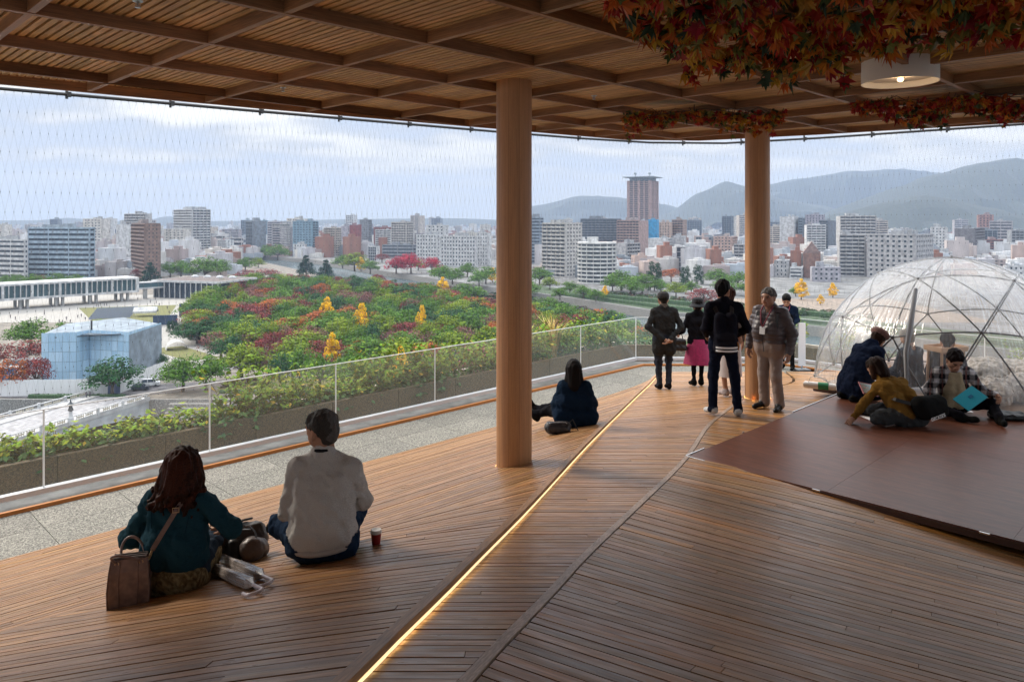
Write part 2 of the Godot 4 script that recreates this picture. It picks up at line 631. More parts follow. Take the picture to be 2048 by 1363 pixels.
func build_terrace() -> void:
	# aggregate pavers of the walkway: each slab a part, laid in the building's axes
	var speck := Image.create(512, 512, false, Image.FORMAT_RGB8)
	var r := RandomNumberGenerator.new()
	r.seed = 77
	var cell := noise(0.16, 31, 1, FastNoiseLite.TYPE_CELLULAR)
	cell.cellular_return_type = FastNoiseLite.RETURN_CELL_VALUE
	var ci := cell.get_seamless_image(512, 512)
	var dist := noise(0.16, 31, 1, FastNoiseLite.TYPE_CELLULAR)
	var di := dist.get_seamless_image(512, 512)
	for y in 512:
		for x in 512:
			var k := 0.42 + 0.5 * ci.get_pixel(x, y).r
			k *= 0.72 + 0.28 * smoothstep(0.95, 0.5, di.get_pixel(x, y).r)
			speck.set_pixel(x, y, Color(k, k * 0.985, k * 0.95))
	var aggregate := tex_of(speck)
	var paver := mat("paver", Color.WHITE, 0.75, aggregate, {"vc": true, "scale": Vector3(1.1, 1.1, 1)})
	var walk := setting("walkway", "exposed aggregate slab walkway between the timber deck and the glass railing")
	var path := railing_path(-0.32)
	var region := PackedVector2Array([path[0], Vector2(-9.5, -1.0), Vector2(1.4 - EDGE_V * R2, 1.4), Vector2(15.2 - EDGE_V * R2 - 0.12, 15.3), Vector2(3.05, 15.44), Vector2(8.6, 15.44), Vector2(12.1, 9.0), path[3], path[2], path[1]])
	var count := 0
	for i in range(-2, 24):
		for j in range(-3, 9):
			var u0 := i * 0.93 + 0.3
			var v0 := 8.05 + j * 0.66 if j >= 0 else 8.05 + j * 0.66
			if u0 < 14.0 and v0 < 8.0 - 0.9:
				continue
			var q := PackedVector2Array()
			for e in [Vector2(u0 + 0.003, v0 + 0.003), Vector2(u0 + 0.927, v0 + 0.003), Vector2(u0 + 0.927, v0 + 0.657), Vector2(u0 + 0.003, v0 + 0.657)]:
				q.append(Vector2((e.x - e.y) / R2, (e.x + e.y) / R2))
			for piece in Geometry2D.intersect_polygons(region, q):
				if piece.size() < 3:
					continue
				var top := []
				for p in piece:
					top.append(hp(p.x, p.y, -WALK))
				var b := MB.new()
				var k := rng.randf_range(0.36, 0.46)
				b.tint = Color(k, k * 0.97, k * 0.88)
				b.slab(top, 0.03, Vector2(rng.randf(), rng.randf()), Vector2(1, 0))
				part("paver", b, paver, walk)
				count += 1
	for j in range(0, 24):     # the far end of the walk, right of the ramp
		for i in range(0, 9):
			var u0 := 14.2 + i * 0.66
			var v0 := 7.3 - j * 0.93
			var q := PackedVector2Array()
			for e in [Vector2(u0, v0 - 0.925), Vector2(u0 + 0.655, v0 - 0.925), Vector2(u0 + 0.655, v0), Vector2(u0, v0)]:
				q.append(Vector2((e.x - e.y) / R2, (e.x + e.y) / R2))
			for piece in Geometry2D.intersect_polygons(region, q):
				if piece.size() < 3 or u0 < 14.0:
					continue
				var top := []
				var inside := true
				for p in piece:
					top.append(hp(p.x, p.y, -WALK))
				if (Vector2(piece[0].x, piece[0].y) - Vector2(0, 0)).x < 2.0:
					inside = false
				if inside:
					var b := MB.new()
					var k := rng.randf_range(0.36, 0.46)
					b.tint = Color(k, k * 0.97, k * 0.88)
					b.slab(top, 0.03, Vector2(rng.randf(), rng.randf()), Vector2(1, 0))
					part("paver", b, paver, walk)
	# the floor slab of the storey with its outer wall, below pavers and deck
	var slab := MB.new()
	var ring := railing_path(1.6)
	var poly := [hp(ring[0].x, ring[0].y, -3.37), hp(ring[1].x, ring[1].y, -3.37), hp(ring[2].x, ring[2].y, -3.37), hp(ring[3].x, ring[3].y, -3.37), hp(9, -14, -3.37), hp(-22, -4, -3.37)]
	slab.slab(poly, 41.6, Vector2.ZERO, Vector2(1, 0))
	tag(part("tower_storeys", slab, mat("concrete", lin(0.30, 0.29, 0.27), 0.85, mottle(256, 0.02, 9, 0.75, 1.0), {"tri": 0.5})), "storeys of the tower below the terrace", "", "", "structure")
	# kerb lit from a hidden strip, gutter, channel, glass panes, posts
	var kerb := thing("lit_kerb", "low orange timber kerb with a glowing strip, at the foot of the glass railing", "kerb")
	var kb := MB.new()
	var kg := MB.new()
	var pa := railing_path(-0.29)
	var pg := railing_path(-0.255)
	for i in 3:
		kb.bar(hp(pa[i].x, pa[i].y, -WALK + 0.012), hp(pa[i + 1].x, pa[i + 1].y, -WALK + 0.012), 0.05, 0.06)
		kg.bar(hp(pg[i].x, pg[i].y, -WALK - 0.012), hp(pg[i + 1].x, pg[i + 1].y, -WALK - 0.012), 0.012, 0.012)
	part("kerb_board", kb, mat("kerb_wood", lin(0.42, 0.15, 0.03), 0.5), kerb)
	part("light_strip", kg, mat("kerb_glow", lin(1.0, 0.45, 0.08), 0.6, null, {"glow": 0.5}), kerb)
	var rail := thing("glass_railing", "frameless glass railing with pale top rail and slim posts along the walkway", "railing")
	var ch := MB.new()
	var tr := MB.new()
	var pm := railing_path(0.0)
	for i in 3:
		ch.bar(hp(pm[i].x, pm[i].y, -3.22), hp(pm[i + 1].x, pm[i + 1].y, -3.22), 0.10, 0.06)
		tr.bar(hp(pm[i].x, pm[i].y, -2.262), hp(pm[i + 1].x, pm[i + 1].y, -2.262), 0.014, 0.012)
	part("channel", ch, mat("aluminium", lin(0.50, 0.51, 0.53), 0.5, null, {"metal": 0.2}), rail)
	part("top_rail", tr, mat("rail_white", lin(0.72, 0.74, 0.74), 0.35), rail)
	var pane := mat("railing_glass", lin(0.80, 0.94, 0.90, 0.10), 0.03)
	for i in 3:
		var a: Vector2 = pm[i]
		var b: Vector2 = pm[i + 1]
		var l := a.distance_to(b)
		var start := fmod(l - (0.0 if i == 0 else 0.0), 2.0) if i == 0 else 0.0
		var k := -1 if i == 0 else 0
		while start + k * 2.0 < l - 0.05:
			var s0 := maxf(start + k * 2.0, 0.0)
			var s1 := minf(start + (k + 1) * 2.0, l)
			if i == 1 and l - s1 < 0.6:
				s1 = l
			var q0 := a.lerp(b, s0 / l)
			var q1 := a.lerp(b, s1 / l)
			var g := MB.new()
			var e0 := q0.lerp(q1, 0.004)
			var e1 := q1.lerp(q0, 0.004)
			g.quad(hp(e0.x, e0.y, -3.19), hp(e1.x, e1.y, -3.19), hp(e1.x, e1.y, -2.27), hp(e0.x, e0.y, -2.27))
			part("glass_pane", g, pane, rail)
			var po := MB.new()
			po.bar(hp(q1.x, q1.y, -3.2), hp(q1.x, q1.y, -2.27), 0.012, 0.018)
			part("post", po, M.rail_white, rail)
			k += 1
			if s1 >= l:
				break
	# planter troughs behind the glass
	var plant := thing("planter", "long brown aggregate planter trough outside the glass railing", "planter")
	var stone := mat("planter_stone", lin(0.22, 0.155, 0.085), 0.85, aggregate, {"tri": 1.2})
	var soil := MB.new()
	var pf := railing_path(0.55)
	var pb := railing_path(1.25)
	for i in 3:
		var a: Vector2 = pf[i]
		var b: Vector2 = pf[i + 1]
		var n := maxi(1, int(a.distance_to(b) / 1.25))
		for k in n:
			var q0 := a.lerp(b, (k + 0.004) / n)
			var q1 := a.lerp(b, (k + 0.996) / n)
			var m := MB.new()
			m.bar(hp(q0.x, q0.y, -3.19), hp(q1.x, q1.y, -3.19), 0.09, 0.40)
			part("planter_panel", m, stone, plant)
		soil.quad(hp(pf[i].x, pf[i].y, -3.07), hp(pf[i + 1].x, pf[i + 1].y, -3.07), hp(pb[i + 1].x, pb[i + 1].y, -3.07), hp(pb[i].x, pb[i].y, -3.07), Vector3.UP)
		var bk := MB.new()
		bk.bar(hp(pb[i].x, pb[i].y, -3.24), hp(pb[i + 1].x, pb[i + 1].y, -3.24), 0.08, 0.40)
		part("back_wall", bk, mat("planter_back", lin(0.55, 0.47, 0.38), 0.8), plant)
	part("soil", soil, mat("soil", lin(0.10, 0.075, 0.05), 0.95), plant)


const CEIL := 1.26          # underside of the beams above the eye
var eave := [Vector3(-12.0, 8.3, 0), Vector3(-4.0, 8.35, 0), Vector3(1.55, 8.27, 0), Vector3(3.92, 8.0, 0), Vector3(7.13, 7.46, 0), Vector3(9.54, 7.05, 0), Vector3(10.5, 6.3, 0), Vector3(11.0, 4.57, 0), Vector3(11.5, 2.17, 0), Vector3(11.9, -3.0, 0), Vector3(11.9, -6.0, 0)]


func eave_v(u: float) -> float:
	if u >= 9.54:
		for i in range(5, eave.size() - 1):
			if u <= eave[i + 1].x:
				return lerpf(eave[i].y, eave[i + 1].y, (u - eave[i].x) / maxf(eave[i + 1].x - eave[i].x, 0.01))
		return -9.0
	for i in 5:
		if u <= eave[i + 1].x:
			return lerpf(eave[i].y, eave[i + 1].y, (u - eave[i].x) / (eave[i + 1].x - eave[i].x))
	return 0.0


func eave_u(v: float) -> float:
	for i in range(5, eave.size() - 1):
		if v >= eave[i + 1].y:
			return lerpf(eave[i].x, eave[i + 1].x, clampf((eave[i].y - v) / (eave[i].y - eave[i + 1].y), 0, 1))
	return 11.9


func build_ceiling() -> void:
	var grain := wood_tex(512, 256, 23, 0.45, 0.1)
	var slat_mat := mat("slat_wood", Color.WHITE, 0.6, grain, {"vc": true, "scale": Vector3(0.5, 2.0, 1)})
	var beam_mat := mat("beam_wood", Color.WHITE, 0.5, grain, {"vc": true, "scale": Vector3(0.5, 2.0, 1)})
	var ceil := setting("ceiling", "timber ceiling of narrow slats over a grid of beams")
	var back := -5.0
	# slats run along v
	var k := 0
	while true:
		var u := -4.4 + k * 0.063
		k += 1
		if u > 11.85:
			break
		var ve := eave_v(u) - 0.03
		if ve < back + 0.2:
			continue
		var b := MB.new()
		var s := rng.randf_range(0.85, 1.12)
		b.tint = Color(0.78 * s, 0.50 * s * rng.randf_range(0.96, 1.04), 0.245 * s)
		var o := rng.randf() * 3.0
		var w := 0.021
		var z0 := CEIL + 0.085
		var z1 := CEIL + 0.11
		var q := [ab(u - w, back, z0), ab(u + w, back, z0), ab(u + w, ve, z0), ab(u - w, ve, z0)]
		b.quad(q[0], q[3], q[2], q[1], Vector3.DOWN, Rect2(o, o, ve - back, 0.04))
		for e in [[-w, -1.0], [w, 1.0]]:
			b.quad(ab(u + e[0], back, z0), ab(u + e[0], ve, z0), ab(u + e[0], ve, z1), ab(u + e[0], back, z1), ab(e[1], 0, 0), Rect2(o, o, ve - back, 0.03))
		part("slat", b, slat_mat, ceil)
	# beams: one set along u, short ones between them along v
	var vs := []
	for i in range(-9, 4):
		vs.append(5.34 + i * 1.10)
	vs.pop_back()
	vs.append(7.54)
	for vv in vs:
		var u1 := 11.9
		if vv > 7.05:
			u1 = lerpf(7.13, 9.54, clampf((7.46 - vv) / 0.41, 0, 1)) if vv < 7.46 else lerpf(3.92, 7.13, clampf((8.0 - vv) / 0.54, 0, 1))
		else:
			u1 = eave_u(vv)
		var b := MB.new()
		var s := rng.randf_range(0.9, 1.1)
		b.tint = Color(0.42 * s, 0.20 * s, 0.09 * s)
		b.bar(ab(-4.4, vv, CEIL + 0.044), ab(u1 - 0.03, vv, CEIL + 0.044), 0.045, 0.086)
		part("beam", b, beam_mat, ceil)
	for i in range(-6, 9):
		var u := 2.27 + i * 1.11
		if u > 11.8:
			continue
		var edges := vs + [eave_v(u) - 0.02]
		for j in edges.size() - 1:
			var v0: float = edges[j] + 0.026
			var v1: float = minf(edges[j + 1] - 0.026, eave_v(u) - 0.02)
			if v1 - v0 < 0.06:
				continue
			var b := MB.new()
			var s := rng.randf_range(0.9, 1.12)
			b.tint = Color(0.46 * s, 0.23 * s, 0.105 * s)
			b.bar(ab(u, v0, CEIL + 0.045), ab(u, v1, CEIL + 0.045), 0.045, 0.08)
			part("cross_beam", b, beam_mat, ceil)
	# curved fascia at the eave and the slab above
	var fa := MB.new()
	fa.tint = Color(0.42, 0.20, 0.09)
	for i in eave.size() - 1:
		fa.bar(ab(eave[i].x, eave[i].y, CEIL + 0.06), ab(eave[i + 1].x, eave[i + 1].y, CEIL + 0.06), 0.045, 0.125)
	part("eave_board", fa, beam_mat, ceil)
	var roof := MB.new()
	var poly := []
	for e in eave:
		poly.append(ab(e.x - 0.05, e.y - 0.05, CEIL + 0.42))
	poly.append(ab(-12, -6, CEIL + 0.42))
	roof.slab(poly, 0.25, Vector2.ZERO, Vector2(1, 0))
	var low := []
	for p in poly:
		low.append(p - Vector3(0, 0.25, 0))
	for i in range(1, low.size() - 1):
		roof.tri(low[0], low[i], low[i + 1], Vector3.DOWN)
	tag(part("roof_slab", roof, mat("roof_concrete", lin(0.32, 0.31, 0.30), 0.9)), "concrete roof slab above the slats", "", "", "structure")
	# columns
	mat("column_wood", Color.WHITE, 0.5, wood_tex(512, 256, 29, 0.2, 0.0), {"vc": true, "scale": Vector3(0.3, 1.4, 1)})
	for spec in [[hp(0.02, 7.28, 0), 2.40, "nearer round timber column beside the seated woman in navy"], [hp(3.52, 10.75, 0), 2.545, "farther round timber column behind the man in the grey padded jacket"]]:
		var c := thing("timber_column", spec[2], "column", spec[0] + Vector3(0, -spec[1], 0), 0.0)
		var hgt: float = spec[1] + CEIL + 0.1
		# veneer strips, each a few degrees wide, with fine joints between
		for i in 10:
			var st := MB.new()
			var s := rng.randf_range(0.92, 1.1)
			st.tint = Color(0.72 * s, 0.37 * s, 0.17 * s)
			var a0 := TAU * i / 10.0 + 0.01
			var a1 := TAU * (i + 1) / 10.0 - 0.004
			for j in 4:
				var p := lerpf(a0, a1, j / 4.0)
				var q := lerpf(a0, a1, (j + 1) / 4.0)
				var np := Vector3(cos(p), 0, sin(p))
				var nq := Vector3(cos(q), 0, sin(q))
				var o := Vector3(0, hgt, 0)
				var vv := rng.randf() * 0.0 + i * 0.37
				st.quad_n(np * 0.172, np * 0.172 + o, nq * 0.172 + o, nq * 0.172, np, np, nq, nq, Rect2(i * 1.7, vv + j * 0.03, hgt, 0.03))
			part("veneer_strip", st, M.column_wood, c)
		var core := MB.new()
		core.lathe(Transform3D.IDENTITY, [Vector2(0.17, 0), Vector2(0.17, hgt)], 40)
		part("core", core, M.deck_under, c)
		var ringm := MB.new()
		var pts := []
		for i in 28:
			pts.append(Vector3(cos(TAU * i / 28.0) * 0.182, 0.004, sin(TAU * i / 28.0) * 0.182))
		ringm.tube(pts, [0.006], 5, false, true)
		part("light_ring", ringm, mat("ring_glow", lin(1.0, 0.58, 0.18), 0.6, null, {"glow": 0.7}), c)
		for sg in 4:
			var l := OmniLight3D.new()
			l.name = "ring_lamp" if sg == 0 else "ring_lamp_%03d" % sg
			l.position = Vector3(cos(sg * PI / 2 + 0.6) * 0.2, 0.03, sin(sg * PI / 2 + 0.6) * 0.2)
			l.light_color = Color(1.0, 0.62, 0.25)
			l.light_energy = 0.0008
			l.light_size = 0.02
			l.omni_range = 3.0
			l.omni_attenuation = 2.0
			l.shadow_enabled = true
			c.add_child(l)
	# ceiling sprinklers
	for spec in [[at(275, 24, 4.6), "nearer ceiling sprinkler, upper left of the ceiling"], [at(566, 165, 7.6), "small ceiling sprinkler between the far beams, left of the nearer column"], [at(1188, 186, 8.1), "small ceiling sprinkler to the right of the nearer column"]]:
		var p: Vector3 = spec[0]
		p.y = CEIL + 0.085
		var o := thing("sprinkler", spec[1], "sprinkler", p)
		var b := MB.new()
		b.lathe(Transform3D.IDENTITY, [Vector2(0.0, -0.045), Vector2(0.018, -0.043), Vector2(0.018, -0.038), Vector2(0.006, -0.036), Vector2(0.008, -0.01), Vector2(0.03, -0.006), Vector2(0.032, 0.0)], 12)
		part("head", b, mat("steel", lin(0.5, 0.52, 0.55), 0.3, null, {"metal": 0.9}), o)
		var fr := MB.new()
		for sg in [-1, 1]:
			fr.tube([Vector3(0.008 * sg, -0.008, 0), Vector3(0.016 * sg, -0.024, 0), Vector3(0.006 * sg, -0.04, 0)], [0.0025], 5)
		part("frame", fr, M.steel, o)


# ---- the black tube and the wire net outside the planter
var net_path := [Vector2(-13.0, 6.6), Vector2(-10.2, 8.9), Vector2(-7.6, 11.1), Vector2(-4.58, 13.4), Vector2(-0.37, 16.5), Vector2(1.69, 17.9), Vector2(3.48, 18.85), Vector2(5.4, 19.0), Vector2(7.3, 17.8), Vector2(10.4, 15.2), Vector2(13.6, 12.4)]


func build_net() -> void:
	var top := 1.95
	var tube := thing("net_rail", "black steel tube along the roof edge that carries the wire net", "rail")
	var pts := []
	for p in net_path:
		pts.append(hp(p.x, p.y, top))
	var b := MB.new()
	b.tube(pts, [0.027], 8)
	part("tube", b, mat("black_steel", lin(0.02, 0.02, 0.022), 0.45), tube)
	var c := Curve2D.new()
	c.bake_interval = 0.05
	for p in net_path:
		c.add_point(p)
	var len := c.get_baked_length()
	var s := 0.4
	while s < len:
		var p := c.sample_baked(s)
		var q := c.sample_baked(s + 0.02)
		var k := MB.new()
		k.bar(hp(p.x, p.y, top - 0.07), hp(p.x, p.y, top + 0.4), 0.03, 0.03)
		k.bar(hp(p.x, p.y, top), hp(p.x, p.y, top).lerp(hp(q.x, q.y, top), 3.0), 0.075, 0.075)
		part("bracket", k, M.black_steel, tube)
		s += 1.5
	var net := thing("wire_net", "fine diamond mesh of steel wire hung from the roof tube down to the planter", "net")
	var wires := MB.new()
	var knots := MB.new()
	var step := 0.111
	var rowh := 0.30
	var cols := int(len / step)
	var rows := 17
	var r := 0.0012
	for i in cols:
		for j in rows:
			var odd := 0.5 if j % 2 == 1 else 0.0
			var p2 := c.sample_baked((i + odd) * step)
			var p := hp(p2.x, p2.y, top - 0.03 - j * rowh)
			if j < rows - 1:
				for sg in [-0.5, 0.5]:
					var q2 := c.sample_baked((i + odd + sg) * step)
					var q := hp(q2.x, q2.y, top - 0.03 - (j + 1) * rowh)
					wires.tube([p, q], [r], 3, false)
			knots.box(Transform3D(Basis.IDENTITY, p), Vector3(0.0058, 0.018, 0.0058))
	stuff_part("wires", wires, mat("wire_steel", lin(0.22, 0.23, 0.24), 0.5), net)
	stuff_part("ferrules", knots, mat("ferrule", lin(0.06, 0.06, 0.065), 0.5), net)


# ---- the city. Every building stands on the ground at its own distance; sx... are columns and rows of the photograph used to measure it.
func face_piers(b: MB, along: Vector3, out: Vector3, mid: Vector3, len: float, y0: float, y1: float, count: int, w: float, deep: float) -> void:
	for i in count + 1:
		var o := (float(i) / count - 0.5) * (len - w)
		var p := mid + along * o + out * (deep * 0.5)
		b.box(Transform3D(Basis(along, Vector3.UP, along.cross(Vector3.UP)), Vector3(p.x, (y0 + y1) * 0.5, p.z)), Vector3(w, y1 - y0, deep))


# style letters, for the front face then the side face: o ribbon windows, b balconies, p punched windows, w blank wall, g glass grid, f fins
func facade(walls: MB, glass: MB, along: Vector3, out: Vector3, mid: Vector3, len: float, hgt: float, style: String, storeys: int, bay: float) -> void:
	var fh := hgt / storeys
	var turn := Basis(along, Vector3.UP, along.cross(Vector3.UP))
	var bays := maxi(1, int(round(len / bay)))
	if style == "w":
		walls.box(Transform3D(turn, mid + out * 0.1 + Vector3(0, hgt * 0.5, 0)), Vector3(len, hgt, 0.9))
		return
	for k in storeys:
		var y := k * fh
		if style == "b":
			walls.box(Transform3D(turn, mid + out * 0.55 + Vector3(0, y + fh - 0.1, 0)), Vector3(len, 0.22, 1.5))
			walls.box(Transform3D(turn, mid + out * 1.22 + Vector3(0, y + 0.55, 0)), Vector3(len, 1.05, 0.14))
			walls.box(Transform3D(turn, mid + out * 0.02 + Vector3(0, y + fh - 0.55, 0)), Vector3(len, 0.5, 0.3))
		elif style == "o":
			walls.box(Transform3D(turn, mid + out * 0.2 + Vector3(0, y + fh * 0.22, 0)), Vector3(len, fh * 0.52, 0.6))
		elif style == "p":
			walls.box(Transform3D(turn, mid + out * 0.12 + Vector3(0, y + fh * 0.2, 0)), Vector3(len, fh * 0.56, 0.5))
		elif style == "g":
			walls.box(Transform3D(turn, mid + out * 0.1 + Vector3(0, y + 0.2, 0)), Vector3(len, 0.4, 0.4))
	walls.box(Transform3D(turn, mid + out * 0.22 + Vector3(0, hgt + 0.1, 0)), Vector3(len, 1.3, 0.7))
	if style == "b":
		face_piers(walls, along, out, mid, len, 0.0, hgt, bays, 0.22, 1.22)
	elif style == "o":
		face_piers(walls, along, out, mid, len, 0.0, hgt, maxi(1, bays / 2), 0.5, 0.42)
	elif style == "p":
		face_piers(walls, along, out, mid, len, 0.0, hgt, bays, bay * 0.5, 0.34)
	elif style == "g":
		face_piers(walls, along, out, mid, len, 0.0, hgt, bays, 0.3, 0.34)
	elif style == "f":
		face_piers(walls, along, out, mid, len, 0.0, hgt, bays, 0.35, 0.9)


func wall_mat(c: Color) -> StandardMaterial3D:
	var key := "facade_" + c.to_html()
	if not M.has(key):
		mat(key, c, 0.75, M.grime, {"tri": 0.045})
	return M[key]


func building(called: String, label: String, sx: Array, top: float, d: float, phi_deg: float, col: Color, style: String, storey := 3.2, bay := 3.6, extra := {}) -> Node3D:
	var phi := deg_to_rad(phi_deg)
	var xc: float = (sx[1] - 1024.0) / 1500.0 * d
	var k0: float = (sx[0] - 1024.0) / 1500.0
	var k1: float = (sx[2] - 1024.0) / 1500.0
	var la: float = (xc - k0 * d) / (cos(phi) + k0 * sin(phi))
	var lb: float = extra.get("deep", la * 0.7)
	if sx[2] > sx[1]:
		var den := sin(phi) - k1 * cos(phi)
		if den > 0.05:
			lb = minf((k1 * d - xc) / den, 70.0)
	var hgt: float = 45.0 + (440.0 - top) / 1500.0 * d
	var e_left := Vector3(-cos(phi), 0, -sin(phi))
	var e_deep := Vector3(sin(phi), 0, -cos(phi))
	var base := Vector3(xc, GROUND, -d) + e_left * la * 0.5 + e_deep * lb * 0.5
	var o := thing(called, label, extra.get("cat", "building"), base, -phi, extra.get("group", ""))
	var walls := MB.new()
	var glass := MB.new()
	var roof := MB.new()
	var n := maxi(1, int(round(hgt / storey)))
	glass.cube(Vector3(0, hgt * 0.5, 0), Vector3(la - 0.6, hgt, lb - 0.6))
	facade(walls, glass, Vector3.RIGHT, Vector3.BACK, Vector3(0, 0, lb * 0.5 - 0.3), la, hgt, style[0], n, bay)
	facade(walls, glass, Vector3.BACK, Vector3.RIGHT, Vector3(la * 0.5 - 0.3, 0, 0), lb - 0.8, hgt, style[1], n, bay)
	facade(walls, glass, Vector3.BACK, Vector3.LEFT, Vector3(-la * 0.5 + 0.3, 0, 0), lb - 0.8, hgt, "w", n, bay)
	facade(walls, glass, Vector3.RIGHT, Vector3.FORWARD, Vector3(0, 0, -lb * 0.5 + 0.3), la - 2.0, hgt, "w", n, bay)
	part("wall", walls, wall_mat(col), o)
	stuff_part("windows", glass, M[extra.get("glass", "far_glass")], o)
	roof.cube(Vector3(0, hgt + 0.15, 0), Vector3(la - 0.5, 0.3, lb - 0.5))
	var r := RandomNumberGenerator.new()
	r.seed = int(sx[0] * 7.0 + top * 13.0)
	for i in extra.get("plant", 2):
		var w := la * r.randf_range(0.14, 0.34)
		var hh := r.randf_range(1.5, 4.0)
		roof.cube(Vector3(r.randf_range(-0.28, 0.28) * la, hgt + 0.3 + hh * 0.5, r.randf_range(-0.25, 0.25) * lb), Vector3(w, hh, minf(w, lb * 0.4)))
	if la > 10:
		var px := r.randf_range(-0.3, 0.3) * la
		roof.tube([Vector3(px, hgt, 0), Vector3(px, hgt + r.randf_range(4, 8), 0)], [0.12], 5)
	part("roof_plant", roof, wall_mat(col.lerp(Color(0.6, 0.62, 0.64), 0.5)), o)
	return o


func build_city() -> void:
	M["grime"] = mottle(256, 0.02, 41, 0.72, 1.0)
	mat("far_glass", lin(0.055, 0.085, 0.12), 0.12, mottle(128, 0.09, 47, 0.45, 1.0), {"tri": 0.08})
	mat("blue_glass", lin(0.08, 0.20, 0.28), 0.12, null)
	var white := lin(0.60, 0.61, 0.62)
	var pale := lin(0.50, 0.50, 0.50)
	var grey := lin(0.42, 0.42, 0.43)
	var beige := lin(0.55, 0.50, 0.44)
	var brown := lin(0.26, 0.17, 0.14)
	var pink := lin(0.42, 0.29, 0.26)
	var red := lin(0.25, 0.06, 0.06)
	var slate := lin(0.15, 0.18, 0.22)
	var teal := lin(0.20, 0.33, 0.42)
	var sand := lin(0.55, 0.40, 0.32)
	var blu := lin(0.36, 0.47, 0.57)
	building("office_block", "white office block with ribbon windows at the left edge of the view", [-60, 48, 56], 480, 565, 20, white, "oo", 3.6, 7)
	building("office_block", "wide pale blue office block with stepped ribbon windows, left of the street", [55, 178, 190], 456, 575, 12, blu, "oo", 3.9, 9)
	building("apartment_tower", "brown balcony tower with a grey side, right of the street", [264, 290, 321], 448, 572, 52, brown, "bp", 3.0, 4)
	building("apartment_block", "blank white slab building behind the brown balcony tower", [232, 257, 264], 449, 640, 30, white, "wp", 3.2, 4)
	building("apartment_block", "pale stepped apartment block rising behind the brown balcony tower", [249, 292, 304], 428, 830, 25, pale, "bp", 3.1, 4)
	building("apartment_tower", "tall white tower with dark striped balconies and a roof tower", [348, 384, 421], 419, 880, 42, white, "bb", 3.1, 4.2, {"plant": 3})
	building("office_block", "low white office with a dark glass top floor, below the tall striped tower", [405, 444, 450], 472, 940, 15, white, "oo", 4.0, 8)
	building("office_block", "low white office with three dark window bands, next to the curved road", [448, 483, 487], 476, 950, 15, white, "oo", 5.0, 8)
	building("apartment_block", "pale blue block with a bright blue top corner on the skyline", [481, 510, 513], 440, 1500, 20, blu, "gp", 3.4, 5)
	building("apartment_block", "teal glass block on the skyline beside the pale blue block", [521, 533, 536], 441, 1450, 20, teal, "gp", 3.4, 5)
	building("apartment_tower", "white apartment tower with grey balconies left of the teal block", [544, 580, 588], 448, 960, 22, pale, "bp", 3.1, 4)
	building("apartment_tower", "apartment tower with teal lower walls and a white crown", [585, 624, 636], 443, 930, 22, teal, "pb", 3.1, 5)
	building("small_building", "small white building at the foot of the teal apartment tower", [586, 610, 613], 489, 915, 15, white, "pp", 3.4, 4)
	building("apartment_tower", "slim beige tower with white balcony stripes beside the river bend", [648, 670, 682], 456, 930, 32, beige, "bb", 3.0, 3.6)
	building("apartment_block", "lilac grey slab between the beige tower and the dark red block", [681, 694, 699], 452, 1000, 20, lin(0.42, 0.40, 0.45), "wp", 3.1, 4)
	building("apartment_block", "narrow dark red block with a taller back half", [699, 715, 723], 450, 960, 30, red, "wp", 3.1, 4)
	building("apartment_block", "blue grey apartment block between two dark red blocks", [719, 736, 743], 440, 990, 30, slate.lerp(pale, 0.4), "pb", 3.1, 4)
	building("apartment_block", "dark red brown block with white gridded windows", [747, 770, 783], 455, 950, 30, red.lerp(brown, 0.4), "pp", 3.1, 4)
	building("small_building", "little white and blue corner building on the river bank", [736, 752, 760], 493, 830, 30, white, "gp", 3.4, 3)
	building("apartment_tower", "cream balcony tower left of the white hospital", [783, 812, 826], 445, 900, 30, beige.lerp(white, 0.4), "bb", 3.0, 4)
	building("school_building", "long grey low building at the foot of the cream balcony tower", [764, 826, 833], 490, 880, 12, slate.lerp(grey, 0.5), "oo", 4.0, 8)
	building("hospital_wing", "white left wing of the hospital with a rooftop block", [832, 874, 884], 470, 745, 25, white, "pp", 3.6, 3.6, {"plant": 4})
	building("hospital_tower", "white stair block rising behind the hospital's main front", [852, 890, 897], 451, 800, 20, white, "pp", 3.6, 6)
	building("hospital_block", "broad white hospital front with a grid of small windows", [880, 952, 956], 473, 715, 18, white, "pp", 3.6, 3.2)
	building("hospital_wing", "white right wing of the hospital beside the nearer timber column", [953, 976, 983], 466, 735, 25, white, "pw", 3.6, 3.6)
	building("office_tower", "blue grey striped tower just right of the nearer timber column", [1040, 1080, 1087], 435, 775, 16, slate.lerp(blu, 0.5), "oo", 3.4, 5)
	building("apartment_tower", "tall cream tower with white balconies and a grey right side", [1085, 1131, 1165], 447, 585, 40, beige.lerp(white, 0.5), "bp", 3.1, 4.2, {"plant": 3})
	building("apartment_block", "wide dark apartment block with a white grid behind the curved block", [1161, 1236, 1242], 438, 905, 14, slate, "bb", 3.1, 4.4)
	building("apartment_block", "grey block with white balconies on its right side, next to the curved block", [1234, 1253, 1280], 487, 700, 50, grey, "wb", 3.1, 4)
	building("apartment_block", "pinkish brown stepped block with pale balconies below the tall tower", [1234, 1278, 1297], 441, 860, 30, pink, "bw", 3.2, 4)
	building("blue_box_building", "building wrapped in bright blue sheeting", [1296, 1314, 1318], 439, 905, 20, lin(0.02, 0.32, 0.62), "ww", 4.0, 4)
	building("apartment_block", "peach block with small round cornered windows", [1317, 1341, 1346], 445, 930, 16, sand, "pp", 3.4, 4)
	building("apartment_block", "brown balcony block to the right of the peach block", [1344, 1366, 1374], 440, 960, 24, brown.lerp(sand, 0.4), "bp", 3.2, 4)
	building("apartment_block", "plain white block with slanting balconies on its right edge", [1297, 1334, 1344], 477, 790, 28, white, "wb", 3.4, 4)
